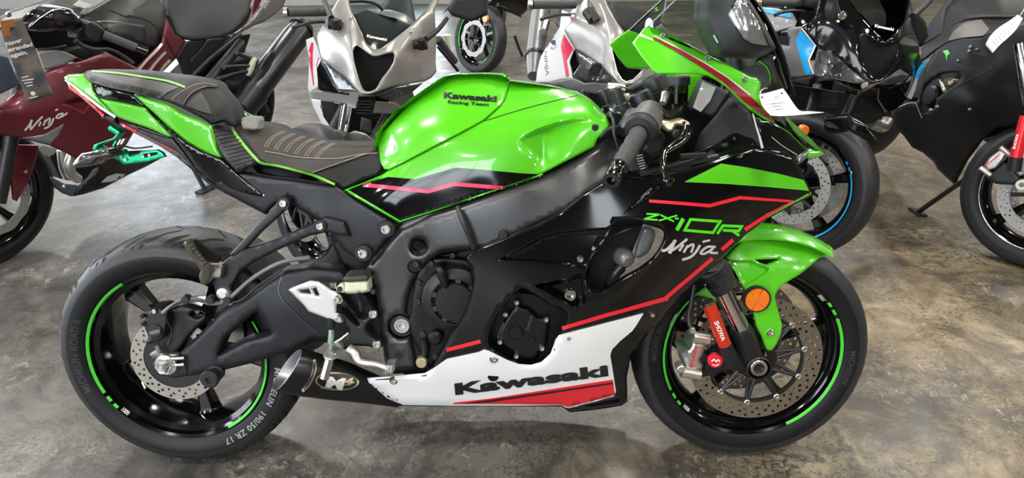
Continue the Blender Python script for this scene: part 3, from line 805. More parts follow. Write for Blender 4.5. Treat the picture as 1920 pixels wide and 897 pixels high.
turned(H, 'swingarm_pivot_nut', ALU, (753,612), -.140, [(0, .008), (.0065, .008), (.007, .001), (.011, .001), (.0115, .004), (.0125, .004), (.0130, .0), (.0175, 0), (.0195, .004), (.0195, .014)], frame)
bolt(H, (787,494), -.17, .004, FRAME, frame) if False else None
pipe(H, 'breather_hose', CABLE, [(*A5(1003,105)[0], -.190), (*A5(1030,180)[0], -.206), (*A5(1062,250)[0], -.208), (*A5(1090,325)[0], -.205)], [.0055, .006, .0062, .006], frame)
turned(H, 'frame_plug', PLASTIC, A5(1242,262)[0], -.213, [(0, 0), (.009, 0), (.0108, .003), (.0108, .03)], frame)
# ------------------------------------------------------------------ seat subframe cover (matte)
sf_out = px(446,322, 500,331, 560,338, 632,350, 648,360, 700,392, 746,423, 716,462, 687,498, 665,484, 643,468, 621,438, 606,418, 560,392, 540,374, 515,384, 497,402, 470,388, 442,373, 420,362, 400,340)
sub, subs = panel(H, 'seat_subframe', SWING, sf_out, [(446,325,-.125),(560,345,-.135),(648,365,-.135),(746,423,-.150),(687,498,-.135),(600,410,-.140),(497,400,-.125),(400,345,-.12)], th=.012, rnd=(6, .008), mirror=True, step=10)
for q in (A5(627,224)[0], A5(507,352)[0]):
    turned(H, 'bolt_recess', PLASTIC, q, -.150, [(0, 0), (.0185, 0), (.020, .003), (.020, .02)], sub)
    bolt(H, q, -.152, .0125, STEEL, sub, h=.007)
MB().tube([H.P(560,345,0), H.P(700,440,0)], .05, 12).done('battery_box', PLASTIC, sub)
# ------------------------------------------------------------------ tail
tail_d = [(120,140,-.03),(165,112,-.045),(200,165,-.085),(280,220,-.10),(250,180,-.095),(320,200,-.118),(400,240,-.128),(410,295,-.128),(480,345,-.13),(330,260,-.115),(200,225,-.075),(380,340,-.11),(495,395,-.125)]
ts = tps(tail_d)
tail_e, _ = panel(H, 'tail_side_panel', GREEN, A1(420,217, 452,220, 600,268, 680,318, 760,348, 832,388, 845,440, 862,500, 887,548, 870,552, 790,517, 700,465, 620,400, 545,330, 482,272), ts, th=.004, rnd=(5, .006), mirror=True, step=7)
tail_c, _ = panel(H, 'tail_lower_panel', GREEN, A1(243,237, 275,243, 400,268, 478,286, 500,302, 560,370, 628,442, 590,432, 520,400, 420,366, 330,332), ts, rnd=(4, .004), mirror=True, step=7)
tail_a, _ = panel(H, 'tail_end_panel', GREEN, A1(56,126, 78,111, 165,106, 205,152, 217,200, 245,240, 328,332, 250,287, 190,240, 115,180, 70,147), ts, rnd=(4, .006), mirror=True, step=6)
ribbon(H, 'tail_edge_trim', SILVERP, A1(60,140, 115,180, 190,240, 250,287, 326,336), [2, 3, 4, 5, 5], ts, tail_a, .003)
tail_d_, _ = panel(H, 'tail_black_panel', BLACK, A1(205,158, 300,183, 420,213, 484,275, 468,285, 400,270, 240,236, 215,205), lift(ts, -.004), rnd=(3, .004), mirror=True, step=7)
tl, _ = panel(H, 'tail_light', REDLENS, A1(70,148, 115,180, 190,240, 205,262, 268,318, 264,346, 235,310, 200,280, 140,226, 85,188), lift(ts, -.006), th=.02, rnd=(3, .004), mirror=True, step=6)
tail_f, tfs = panel(H, 'tail_black_spear', BLACK, A1(470,290, 500,300, 560,360, 620,402, 700,466, 790,517, 885,552, 965,626, 1040,690, 1112,748, 1095,757, 1000,740, 900,715, 830,670, 762,618, 690,520, 630,444, 560,372), lift(ts, .003), rnd=(4, .006), mirror=True, step=7)
und, uns = panel(H, 'tail_undertray', BLACKM, A1(262,322, 325,336, 335,368, 420,368, 520,402, 628,444, 690,520, 762,620, 830,672, 900,716, 1000,742, 1100,758, 1130,850, 1110,846, 1040,806, 960,766, 820,692, 760,640, 640,540, 540,475, 440,425, 340,385, 268,340), lift(ts, -.006), rnd=(4, .005), th=.01, mirror=True, step=8)
decal(H, 'undertray_gloss_panel', BLACK, A1(430,372, 520,402, 628,444, 600,450, 520,425, 440,395), uns, und)
ribbon(H, 'undertray_red_stripe', mat('dull_red_tape', (.30, .045, .04), .4), A1(355,372, 436,412, 650,522), [3.5, 4.5, 3], uns, und)
ribbon(H, 'side_reflector', REDLENS, A1(355,374, 436,413), [4, 5.5], uns, und, .004, .003)
decal(H, 'undertray_grey_shield', mat('grey_shield', (.10, .09, .10), .4), A1(410,412, 440,408, 660,525, 720,590, 690,575, 560,490), uns, und)
panel(H, 'tail_core', BLACKM, A1(180,150, 420,215, 700,330, 830,400, 900,560, 1000,680, 900,700, 760,600, 600,440, 400,350, 260,280, 200,220), -.05, und, th=.10, rnd=None, step=20)
# number-plate bracket (green anodised)
pb, _ = panel(H, 'plate_bracket', GREEN_ANOD, D4(385,715, 400,650, 520,590, 560,600, 620,690, 760,660, 770,635, 1000,600, 1080,640, 1130,705, 900,770, 640,805, 560,815, 515,800, 490,765), -.05, th=.006, rnd=(1.5, .002), step=4)
panel(H, 'plate_bracket_slot', GROOVE, D4(790,680, 820,660, 990,640, 1015,655, 1000,675, 840,715), -.0516, pb, th=.001, rnd=None, step=4)
for q in ((505,702),(567,742),(817,698),(901,681)): bolt(H, D4(*q)[0], -.052, .0036, STEEL, pb, h=.003)
panel(H, 'plate_bracket_arm', GREEN_ANOD, D4(320,290, 350,262, 480,345, 495,370, 450,430, 400,470, 270,510, 180,545, 150,630, 100,600, 125,535, 160,520, 200,505, 390,440, 430,395, 320,330), -.04, pb, th=.022, rnd=(1.5, .002), step=4)
panel(H, 'plate_bracket_arm', GREEN_ANOD, D4(150,630, 180,545, 270,600, 330,570, 380,560, 440,480, 420,500, 400,550, 350,600, 300,640), -.03, pb, th=.02, rnd=(1.5, .002), step=4)
for q in ((470,500),(518,490),(405,520)):
    p = D4(*q)[0]; ribbon(H, 'plate_bracket_fin', GREEN_ANOD if q[0] == 405 else ALU, [(p[0] - 3, p[1] + 5), (p[0] + 3, p[1] - 5)], 2.6, -.045, pb, .001, .01)
ts_, _ = panel(H, 'rear_indicator', SMOKE, A1(102,585, 130,545, 180,520, 240,515, 290,505, 320,535, 300,555, 240,562, 210,588, 150,600, 115,600), -.115, th=.035, rnd=(7, .012), curve=True, step=4)
ribbon(H, 'indicator_edge', SILVERP, A1(112,570, 150,530, 200,522), 2.2, -.118, ts_, .004)
pipe(H, 'indicator_stalk', PLASTIC, [(*A1(240,540)[0], -.10), (*A1(300,520)[0], -.07), (*A1(330,500)[0], -.03)], [.012, .010, .009], ts_)
pipe(H, 'indicator_wire', CABLE, [(*A1(300,505)[0], -.07), (*A1(370,490)[0], -.06), (*A1(430,500)[0], -.05), (*A1(520,490)[0], -.05)], .0022, ts_)
# ------------------------------------------------------------------ passenger seat
ps_out = sp2(A1(160,118, 172,95, 210,88, 330,90, 430,93, 620,114, 760,134, 850,158, 880,200, 930,260, 960,315, 966,370, 950,386, 900,362, 835,376, 790,348, 640,272, 540,240, 420,212, 300,186, 200,155), 3)
pst, pss = panel(H, 'passenger_seat', SEATSIDE, ps_out, [(160,134,-.03),(180,132,0.0),(320,141,.005),(400,158,0.),(430,190,-.02),(446,230,-.06),(170,142,-.075),(250,172,-.108),(330,196,-.12),(395,232,-.115),(260,150,-.085),(340,170,-.095),(410,205,-.085)], th=.05, rnd=(5, .012), step=6)
ribbon(H, 'seat_piping', PIPING, sp2(A1(200,93, 330,103, 460,122, 600,146, 690,178), 6, False), [2, 2.5, 3, 3.2, 3.2] + [3.2] * 20 if False else 3, pss, pst, .003, .003)
decal(H, 'seat_grip_side', mat('ribbed_vinyl', (.030, .031, .034), .5, 0, 0, .25, 500, .4), A1(166,116, 185,98, 300,110, 420,125, 560,150, 660,178, 600,205, 560,235, 520,232, 420,205, 300,180, 200,150), pss, pst, .0025)
for k in range(34):
    x = 190 + k * 11.2; yb = np.interp(x, [190, 300, 420, 560], [152, 184, 210, 240]); p0 = A1(x, yb - 2)[0]; p1 = A1(x + 12, yb - 36)[0]
    ribbon(H, 'seat_grip_rib', SEATSIDE, [p0, p1], 1.8, pss, pst, .0035, .002, 5)
decal(H, 'seat_carbon_patch', mat('carbon_vinyl', (.022, .023, .025), .45, 0, 0, .4, 600, .5), A1(690,275, 740,225, 775,203, 810,262, 835,320, 790,310), pss, pst, .0025)
decal(H, 'seat_strap', mat('black_webbing', (.016, .0155, .0155), .7, 0, 0, .2, 400, .3), sp2(A1(612,244, 660,205, 720,165, 790,150, 852,160, 868,178, 800,178, 745,200, 715,225, 690,262, 680,274, 650,258), 3), pss, pst, .006, 5, .004)
for L in ((622,240, 668,206, 725,172, 795,157, 850,166), (684,266, 710,224, 748,194, 805,172)): ribbon(H, 'seat_stitching', STITCH, sp2(A1(*L), 5, False), .7, lift(pss, .006), pst, .0018)
panel(H, 'seat_base_lip', PLASTIC, A1(940,290, 985,310, 1020,330, 985,368, 960,372), -.02, pst, th=.04, rnd=(3, .004)) if False else None
panel(H, 'tail_panel', GREEN, A1(950,280, 985,300, 1025,330, 985,345, 975,372, 962,372), .04, tail_e, th=.004, rnd=(2, .002))
# ------------------------------------------------------------------ rider seat
rs_out = sp2(px(395,243, 401,234, 418,233, 436,236, 455,236, 480,232, 517,237, 538,247, 565,257, 590,264, 624,269, 670,270, 704,271, 713,290, 717,308, 711,326, 680,338, 645,355, 632,347, 606,337, 580,329, 530,318, 489,308, 466,316, 446,325, 432,312, 418,297, 404,271), 3)
rst, rss = panel(H, 'rider_seat', SEATSIDE, rs_out, [(400,240,-.10),(440,236,-.03),(480,228,0.),(517,238,.01),(590,264,.01),(704,270,-.0),(717,305,-.085),(645,355,-.13),(580,328,-.14),(489,308,-.14),(446,325,-.135),(410,285,-.128),(440,270,-.12),(500,290,-.128),(540,270,-.06),(620,290,-.075),(560,300,-.115),(660,310,-.10)], th=.05, rnd=(5, .012), step=6)
decal(H, 'seat_suede_top', SEATTOP, A4(-180,385, -130,375, -60,388, 20,395, 60,398, 100,420, 180,450, 250,467, 350,477, 560,478, 585,500, 540,525, 400,580, 240,628, 120,600, 0,570, -60,520, -110,450, -160,400), rss, rst, .002)
decal(H, 'seat_lower_vinyl', mat('brown_black_vinyl', (.024, .021, .020), .6, 0, 0, .2, 300, .2), A4(0,515, 60,525, 150,545, 280,552, 400,556, 460,556, 240,628, 120,600, 0,572, -50,540), lift(rss, .002), rst, .002)
ribbon(H, 'seat_stitching', STITCH, sp2(A4(-10,515, 60,527, 150,545, 280,553, 380,552, 440,540, 520,528), 4, False), .9, lift(rss, .004), rst, .002)
ribbon(H, 'seat_stitching', STITCH, sp2(A4(235,630, 330,595, 430,560, 520,530, 585,525), 4, False), .9, lift(rss, .004), rst, .002)
for k in range(6):
    x0 = -20 + k * 53; top = (x0 + 105, 408 + k * 12.5); mid = (x0 + 45, 440 + k * 13); bot = (x0 + 5, 492 + k * 12)
    for s in (0, 14): ribbon(H, 'seat_stitching', STITCH, sp2(A4(top[0] + s, top[1] + s * .2, mid[0] + s, mid[1] + s * .1, bot[0] + s, bot[1] + s * .2), 5, False), .9, lift(rss, .002), rst, .0018)
decal(H, 'seat_carbon_patch', MATS['carbon_vinyl'], A1(838,388, 870,380, 938,386, 960,430, 1010,490, 1050,540, 1085,578, 1030,605, 975,627, 935,585, 880,520, 850,450), rss, rst, .0025)
for k in range(11):
    t = k / 10; p0 = A1(845 + 115 * t, 415 + 195 * t)[0]; p1 = A1(940 + 130 * t, 400 + 175 * t)[0]
    ribbon(H, 'seat_grip_rib', SEATSIDE, [p0, p1], 2.2, rss, rst, .004, .002, 5)
ribbon(H, 'seat_piping', PIPING, sp2(A1(938,388, 960,430, 1010,495, 1060,550, 1095,578, 1180,592, 1270,615, 1346,636, 1400,655, 1480,690), 4, False), 4.2, rss, rst, .004, .003)
panel(H, 'seat_hump_pad', mat('grey_pad', (.16, .155, .15), .7, 0, 0, .15, 200, .2), C3(257,650, 262,622, 280,613, 345,619, 357,632, 352,680, 330,686, 270,678), [(455,225,-.05),(480,222,-.05),(460,240,-.075),(482,242,-.075)], rst, th=.03, rnd=(4, .008), curve=False, step=4)
# ------------------------------------------------------------------ tank
tk_d = [(703,285,-.03),(716,243,-.012),(750,203,-.004),(807,161,0),(842,139,0),(942,137,0),(956,146,-.005),(1020,157,-.02),(1082,171,-.05),(1107,186,-.08),(1132,210,-.105),(1146,234,-.125),
        (1114,276,-.150),(1018,326,-.172),(900,366,-.172),(814,398,-.160),(750,419,-.150),(644,357,-.130),(714,322,-.108),(760,300,-.125),(735,260,-.065),(780,230,-.085),(830,230,-.115),(840,190,-.07),(880,200,-.09),(930,190,-.085),(800,280,-.135),(900,240,-.135),(900,300,-.168),(960,230,-.14),(1000,200,-.105),(1060,200,-.11),(1060,260,-.155),(800,350,-.155),(700,355,-.135)]
t_f = tps(tk_d)
top_line = px(703,285, 716,243, 750,203, 807,161, 842,139, 878,136, 942,137, 956,146, 1020,157, 1082,171, 1107,186)
tk_up = px(703,285, 709,264, 716,243, 732,222, 750,203, 778,181, 807,161, 826,147, 842,139, 860,136.5, 878,136, 910,136, 942,137, 951,140, 956,147, 953,165, 947,185, 938,199, 907,226, 860,252, 800,283, 760,304, 729,319, 720,317, 712,305)
up_s = lambda Q: t_f(Q) - .006
tank, tks = panel(H, 'fuel_tank', GREEN, tk_up, up_s, th=.004, rnd=(3, .006), rounds=((top_line, 26, .05),), mirror=True, step=7)
scoop = B1(192,468, 215,445, 300,400, 400,366, 500,345, 560,340, 625,352, 560,400, 480,500, 420,580, 330,625, 270,610, 220,540)
tk_side = px(907,226, 938,199, 947,185, 953,165, 957,148, 1020,157, 1082,171, 1107,186, 1120,197, 1132,210, 1146,234, 1134,248, 1121,260, 1114,276, 1060,304, 1018,326, 980,342, 900,366, 814,398, 750,419, 700,390, 644,357, 680,343, 716,328, 729,319, 760,304, 800,283, 860,252)
tkc, tcs = panel(H, 'tank_side_cover', GREEN, tk_side, t_f, th=.004, rnd=(3.5, .006), rounds=((px(957,148, 1020,157, 1082,171, 1107,186, 1132,210), 20, .045),), recess=((B1(185,475, 192,462, 215,440, 300,395, 400,362, 500,343, 560,338, 630,350, 560,430, 470,540, 400,620, 330,640, 270,620, 220,560), .034, [(B1(185,475, 192,462, 215,440, 300,395, 400,362, 500,343, 560,338, 630,350), 11), (B1(630,350, 560,430, 470,540, 400,620, 330,640, 270,620, 220,560), 75), (B1(185,475, 220,560), 34)]),), mirror=True, step=6)
ribbon(H, 'tank_seam', GROOVE, sp2(C4(360,636, 500,592, 640,552, 760,522, 850,500, 890,478), 4, False), 1.1, tcs, tkc, .0014)
bk = decal(H, 'tank_black_panel', BLACK, A4(500,690, 640,650, 780,663, 990,602, 1346,632, 1470,638, 1346,685, 1180,735, 880,836, 705,893, 560,800, 410,722), tcs, tkc, .003, 4)
bs = lift(tcs, .003)
ribbon(H, 'tank_red_line', PINK, A4(505,692, 850,727, 985,688, 1240,708), 7, bs, tkc)
ribbon(H, 'tank_green_outline', DECAL_GREEN, A4(600,648, 420,718, 702,884, 880,828, 1180,727, 1346,674, 1450,636), 2.2, bs, tkc, .0035)
lettering(H, 'tank_lettering', DECAL_BLACK, 'Kawasaki', A4(930,234)[0], A4(1210,254)[0], 11, tks, tank, .055, 1.04, 0, .002, up=(.05, -1))
lettering(H, 'tank_lettering', DECAL_BLACK, 'Racing Team', A4(952,263)[0], A4(1168,278)[0], 6.2, tks, tank, .03, 1., 0, .002, up=(.05, -1))
bolt(H, B1(605,390)[0], depthfn(tcs)(np.array([B1(605,390)[0]]))[0] - .001, .0075, PLASTIC, tkc)
# tank filler area behind top
MB().lathe([(0, 0), (.04, 0), (.045, -.006), (.045, -.02)], 32, axis_mat(H.P(900, 158, 0), (-.05, 0, 1))).done('fuel_cap', BLACKM, tank)
decal(H, 'tank_rear_pad', BLACKM, A4(610,415, 640,365, 700,300, 770,235, 870,168, 830,190, 740,275, 670,350), tks, tank, .002, 5)
# ------------------------------------------------------------------ side fairing
vent = sp2(B2(722,540, 700,480, 715,420, 760,330, 800,270, 850,200, 900,180, 960,185, 1030,205, 1085,220, 1108,250, 1095,300, 1050,370, 990,420, 920,460, 850,500, 780,545), 3)
eng_open = sp2(D6(650,690, 640,600, 690,480, 760,380, 850,285, 900,255, 1000,310, 1100,370, 1215,420, 1225,500, 1170,610, 1120,720, 1050,800, 960,830, 860,815, 760,765), 3)
low_open = sp2(B2(540,495, 600,480, 660,460, 690,470, 700,560, 690,620, 640,640, 560,600, 470,545, 420,520), 3)
fa_out = px(871,484, 880,476, 893,467, 932,452, 1000,424, 1050,399, 1093,364, 1128,342, 1150,333, 1200,333, 1260,326, 1320,308, 1380,286, 1412,276, 1432,279, 1460,287, 1489,297, 1498,312, 1510,335, 1518,352, 1524,366, 1500,377, 1470,392, 1444,407, 1401,439, 1358,480, 1333,503, 1300,534, 1266,567, 1230,610, 1200,645, 1182,670, 1175,706, 1176,752, 1164,760, 1110,768, 1068,772, 1053,761, 950,761, 850,761, 757,760, 728,749, 700,730, 676,715, 682,710, 740,706, 796,701, 810,690, 825,660, 842,631, 858,608, 870,588, 881,560, 886,530, 884,505)
fa_d = [(880,490,-.216),(884,540,-.212),(842,635,-.190),(810,690,-.178),(690,714,-.150),(757,758,-.128),(900,760,-.128),(900,690,-.182),(1060,765,-.120),(1176,752,-.110),(1180,670,-.165),(1000,700,-.180),(1100,650,-.20),(1200,610,-.208),(1262,568,-.205),(1000,430,-.222),(1100,366,-.222),(1150,334,-.230),(1000,520,-.226),(1100,520,-.236),(1250,400,-.252),(1250,480,-.250),(1350,450,-.235),(1350,330,-.245),(1444,405,-.2),(1490,298,-.172),(1522,365,-.145),(1412,277,-.215),(1220,330,-.236)]
fair, fas = panel(H, 'side_fairing', BLACK, fa_out, fa_d, th=.005, rnd=(5, .009), holes=[vent, eng_open], step=9,
    recess=((B2(225,388, 330,335, 470,258, 560,235, 700,222, 838,215, 795,285, 745,350, 700,432, 655,432, 560,410, 420,395), .010, 5), (low_open, .03, 8)), mirror=False)
panel(H, 'side_fairing', BLACK, fa_out, lambda Q: -tps(fa_d)(Q), None, th=-.005, rnd=(5, -.009), holes=[vent], step=16)
# white lower panel
wl_top = D6(560,740, 600,720, 640,730, 700,760, 780,800, 870,832, 960,838, 1040,815, 1110,750, 1150,640)
wl = px(676,715, 683,710, 740,706, 796,701, 812,692, 838,674) + wl_top + B3(555,195, 700,158, 1000,80, 960,145, 940,172, 880,222, 835,268, 825,300, 840,390, 855,490, 845,515, 730,548, 610,578, 590,575, 570,562, 300,565, 0,565) + px(757,760, 728,749, 700,730)
white = decal(H, 'lower_fairing', WHITE, wl, fas, fair, .004, 7, .003)
ws = lift(fas, .004)
decal(H, 'lower_red_panel', RED, B3(0,551, 200,527, 838,428, 850,508, 730,540, 602,572, 572,560, 300,556, 0,556), ws, fair, .0016)
ribbon(H, 'lower_black_stripe', DECAL_BLACK, B3(60,555, 200,540, 500,497, 840,447), [1, 4, 3.6, 2.6], ws, fair, .0030)
lettering(H, 'lower_lettering', DECAL_BLACK, 'Kawasaki', B3(10,506)[0], B3(818,405)[0], 20.5, ws, fair, .055, 1.04, 0, .002, up=(-.10, -1))
turned(H, 'lower_fairing_hole', BLACK, B3(209,412)[0], depthfn(ws)(np.array([B3(209,412)[0]]))[0] - .001, [(0, 0), (.0125, 0), (.0135, .002)], fair)
for q in (A6(667,435)[0], B3(213,320)[0]):
    y = depthfn(ws)(np.array([q]))[0]; turned(H, 'fairing_grommet', PLASTIC, q, y - .001, [(0, 0), (.0095, 0), (.0105, .003)], fair); bolt(H, q, y - .002, .0068, STEEL, fair)
for q, r in ((B3(607,209)[0], .005), (B3(1046,86)[0], .006), (B2(668,383)[0], .0075), (B1(880,741)[0], .0065)):
    bolt(H, q, depthfn(fas)(np.array([q]))[0] - .003, r, STEEL, fair)
bolt(H, B2(613,566)[0], -.20, .016, CHROME, fair, 'engine_mount_bolt', .010)
panel(H, 'engine_mount_plate', FRAME, B2(395,528, 530,495, 580,540, 590,600, 560,605, 460,560), -.17, engine, th=.02, rnd=(3, .004))
panel(H, 'engine_mount_arm', ENGINE, B2(540,495, 690,440, 700,580, 650,610, 600,600, 570,560), -.185, engine, th=.03, rnd=(4, .005))
# coloured lines
ribbon(H, 'fairing_red_line', RED, B3(572,158, 800,90, 1130,0), 7, fas, fair)
ribbon(H, 'fairing_red_line', RED, B4(190,448, 300,355, 438,238), 7, fas, fair)
ribbon(H, 'fairing_red_line', RED, B4(0,504, 100,476, 192,449), 7, fas, fair)
ribbon(H, 'fairing_red_line', RED, B4(486,192, 546,140), 7, fas, fair)
ribbon(H, 'fairing_red_line', RED, [B4(607,88)[0], (1440,403), (1487,379)], [7, 6, 4], fas, fair)
ribbon(H, 'fairing_red_line', RED, px(1217,377, 1331,386, 1388,371, 1488,378), [5.5, 6.5, 6, 4], fas, fair)
ribbon(H, 'fairing_red_line', RED, D6(315,722, 575,655), 7, fas, fair)
decal(H, 'fairing_green_panel', GREEN, px(1283,341.5, 1352,307, 1400,314, 1460,326, 1507,338, 1517,358, 1440,351, 1360,345), fas, fair)
ribbon(H, 'fairing_green_edge', DECAL_GREEN, px(1521,362, 1480,384, 1440,407), [3, 2.5, 1.5], fas, fair)
# ZX-10R
def stroke(L, wd, m=DECAL_GREEN, nm='model_lettering', c=B2): return ribbon(H, nm, m, c(*L), wd, fas, fair, .002, .0008, 3)
stroke((1015,144, 1085,147, 1003,171, 1075,176), 3.2)
stroke((1090,150, 1160,184), 3.2); stroke((1062,178, 1185,155), 3.0) if False else stroke((1080,180, 1178,152), 3.0)
stroke((1165,168, 1185,169), 3.2)
stroke((284,29, 250,90), 7, c=B4)
zc = B4
stroke((322,33, 292,90, 440,103, 478,44, 322,33, 317,42), 5, c=zc)
stroke((462,110, 492,66, 590,70, 575,94, 492,90), 5, c=zc); stroke((540,92, 578,118), 5, c=zc)
# Ninja brush lettering
nj = lambda *L, w=4: ribbon(H, 'script_lettering', DECAL_SILVER, sp2(B4(*L), 4, False), w, fas, fair, .002, .0008, 3)
nj(170,198, 200,190, 245,142, w=5); nj(238,146, 225,180, 212,212, w=6); nj(205,208, 250,180, 305,136, w=4.6)
nj(262,200, 285,165, w=4.5); nj(288,150, 296,142, w=4)
nj(285,208, 308,170, w=4.2); nj(300,182, 330,165, 338,172, 325,208, w=4)
nj(372,168, 350,205, 320,232, 278,246, w=4.4); nj(385,152, 425,142, w=3.6)
nj(455,178, 410,178, 375,208, 395,214, 440,188, w=4); nj(445,178, 425,206, 466,210, w=4)
# inside the vent: radiator, frame tube, silver duct
rad = MB()
panel(H, 'radiator', ENGINE, B2(700,540, 720,400, 850,170, 1000,190, 900,450, 780,560), [(1100,540,-.16),(1150,430,-.15),(1210,420,-.15),(1130,550,-.16)], fair, th=.03, rnd=None, step=14)
for k in range(24):
    t = k / 23; a = B2(855 + 30 * t - 90 * t, 195 + 260 * t)[0]; b_ = B2(985 - 90 * t, 215 + 200 * t)[0]
    if True: ribbon(H, 'radiator_fin', PLASTIC, [B2(770 + (1 - t) * 90, 440 - (1 - t) * 230)[0] if False else (B2(760, 300)[0][0] + (1 - t) * 28, B2(0, 200)[0][1] + t * 85), (B2(900, 300)[0][0] + (1 - t) * 22, B2(0, 215)[0][1] + t * 72)], 1.2, -.165, fair, .002, .002)
panel(H, 'radiator_duct', mat('grey_duct', (.20, .205, .21), .35, .4, 0, .1, 40), B2(985,245, 1010,215, 1050,225, 1062,260, 1030,340, 985,372, 955,362), -.19, fair, th=.01, rnd=(6, .01), curve=True)
turned(H, 'coolant_pipe_elbow', MATS['grey_duct'], B2(925,400)[0], -.19, [(0, 0), (.012, .002), (.019, .010), (.022, .022), (.022, .04)], fair, direction=(-.35, 1, .2))
pipe(H, 'coolant_hose', CABLE, [(*B2(885,420)[0], -.175), (*B2(850,460)[0], -.175), (*B2(830,510)[0], -.17)], .013, fair)
pipe(H, 'radiator_overflow_hose', CABLE, [(*B2(850,250)[0], -.17), (*B2(920,225)[0], -.18), (*B2(980,215)[0], -.17)], .006, fair)
# upper edge: ledge slats near the bar, little winglet
panel(H, 'fairing_winglet', BLACK, B1(755,850, 790,810, 850,750, 905,700, 960,690, 940,720, 890,760, 830,800), lift(fas, .012), fair, th=.008, rnd=(3, .004))
for L in ((845,640, 960,615, 1260,545), (905,635, 1110,585), (1060,545, 1195,540)):
    ribbon(H, 'fairing_top_slat', BLACKM, B1(*L), [6, 9, 6][:len(L) // 2], -.225, fair, .002, .02)
panel(H, 'fairing_inner_ledge', BLACK, px(1095,362, 1130,338, 1170,322, 1260,305, 1340,270, 1400,235, 1420,272, 1380,288, 1300,316, 1220,332, 1150,336), [(1100,360,-.215),(1170,325,-.19),(1260,310,-.19),(1400,240,-.16),(1400,280,-.21),(1300,312,-.22)], fair, th=.005, rnd=(3, .004))
# ------------------------------------------------------------------ belly pan and closing plates between the two sides
cl = MB(); 
pa = [(757,760),(850,761),(950,761),(1053,761),(1110,768),(1164,760)]
for (a, b) in zip(pa, pa[1:]):
    p = H.P(*a, -.12); q = H.P(*b, -.12)
    cl.prism([(p.x, -.12, p.z), (q.x, -.12, q.z), (q.x, .12, q.z), (p.x, .12, p.z)], [(p.x, -.12, p.z + .006), (q.x, -.12, q.z + .006), (q.x, .12, q.z + .006), (p.x, .12, p.z + .006)])
cl.done('belly_pan', BLACKM, fair, 0)
# ------------------------------------------------------------------ nose cowl (green), both sides
nose_d = [(1185,80,-.125),(1214,50,-.115),(1240,130,-.185),(1300,140,-.20),(1330,105,-.16),(1430,155,-.165),(1370,170,-.205),(1407,205,-.20),(1450,230,-.175),(1516,285,-.12),(1542,285,-.09),(1428,180,-.175)]
ns = tps(nose_d)
nose, nss = panel(H, 'nose_cowl', GREEN, px(1185.5,81, 1210,50, 1218,49, 1271,71, 1328,103, 1368,122, 1407,143, 1420,146, 1428,156, 1424,176, 1434,194, 1451,229, 1480,250, 1515,284, 1538,284, 1543,287, 1534,293, 1515,297, 1480,268, 1451,234, 1432,224, 1407,207, 1384,186, 1367,168, 1350,155, 1328,143, 1303,139, 1270,139, 1233,138.5, 1224,133, 1200,103), ns, th=.004, rnd=(3, .005), step=7)
panel(H, 'nose_cowl', GREEN, px(1143,83, 1160,68, 1178,56, 1196,62, 1218,128, 1250,128, 1270,140, 1320,139, 1305,165, 1285,200, 1250,180, 1220,128.5, 1177,128, 1160,110), [(1143,83,.12),(1178,57,.11),(1220,128,.17),(1290,180,.16),(1320,140,.15)], nose, th=.004, rnd=(2, .003))
panel(H, 'nose_strut', GREEN, D5(385,392, 460,388, 560,480, 680,590, 770,690, 785,712, 740,690, 600,575, 480,470), [(1460,220,.06),(1500,250,.06),(1540,288,-.02)], nose, th=.006, rnd=(2, .003))
ribbon(H, 'nose_red_stripe', mat('dark_red_gloss', (.22, .008, .015), .25, 0, .5), B6(350,200, 480,265, 600,335, 720,415, 850,525, 985,640), [3, 7, 9, 10, 16, 4], nss, nose, .0018)
ribbon(H, 'nose_white_stripe', DECAL_WHITE, B6(278,180, 350,212), [5, 2], nss, nose, .0018)
ribbon(H, 'nose_white_stripe', SILVERP, B6(355,188, 500,262, 620,330, 740,405, 860,500), 2.2, nss, nose, .0020)
for q in (B6(400,186)[0], B6(636,306)[0], B6(830,417)[0]): bolt(H, q, depthfn(nss)(np.array([q]))[0] - .002, .006, STEEL, nose)
# air duct below the cowl (dark, ribbed)
panel(H, 'air_duct', BLACK, D5(165,340, 330,430, 480,520, 650,680, 640,700, 560,760, 540,745, 430,690, 290,680, 260,660, 230,540), [(1407,206,-.19),(1428,276,-.2),(1500,290,-.14),(1480,250,-.16)], nose, th=.01, rnd=(3, .005), step=7)
ribbon(H, 'air_duct_rib', SILVERP, D5(345,570, 430,640, 560,722), 1.2, -.155, nose, .03)
ribbon(H, 'air_duct_edge', SILVERP, D5(185,370, 215,480, 245,570, 268,665), [2.5, 3, 4, 5], [(1412,215,-.198),(1424,255,-.204),(1430,278,-.208)], nose, .006)
panel(H, 'position_lamp', LENS, D5(560,745, 640,692, 655,735, 590,785, 565,800), -.165, nose, th=.01, rnd=(3, .004))
ribbon(H, 'green_nose_line', DECAL_GREEN, D5(165,335, 300,410, 500,540, 645,685), 2, [(1407,206,-.2),(1437,222,-.195),(1480,250,-.172),(1514,283,-.13)], nose, .006)
panel(H, 'nose_green_tip', GREEN, D5(645,685, 670,672, 775,700, 790,715, 740,740, 660,750), [(1514,283,-.12),(1545,288,-.06),(1517,296,-.12)], nose, th=.006, rnd=(2, .003))
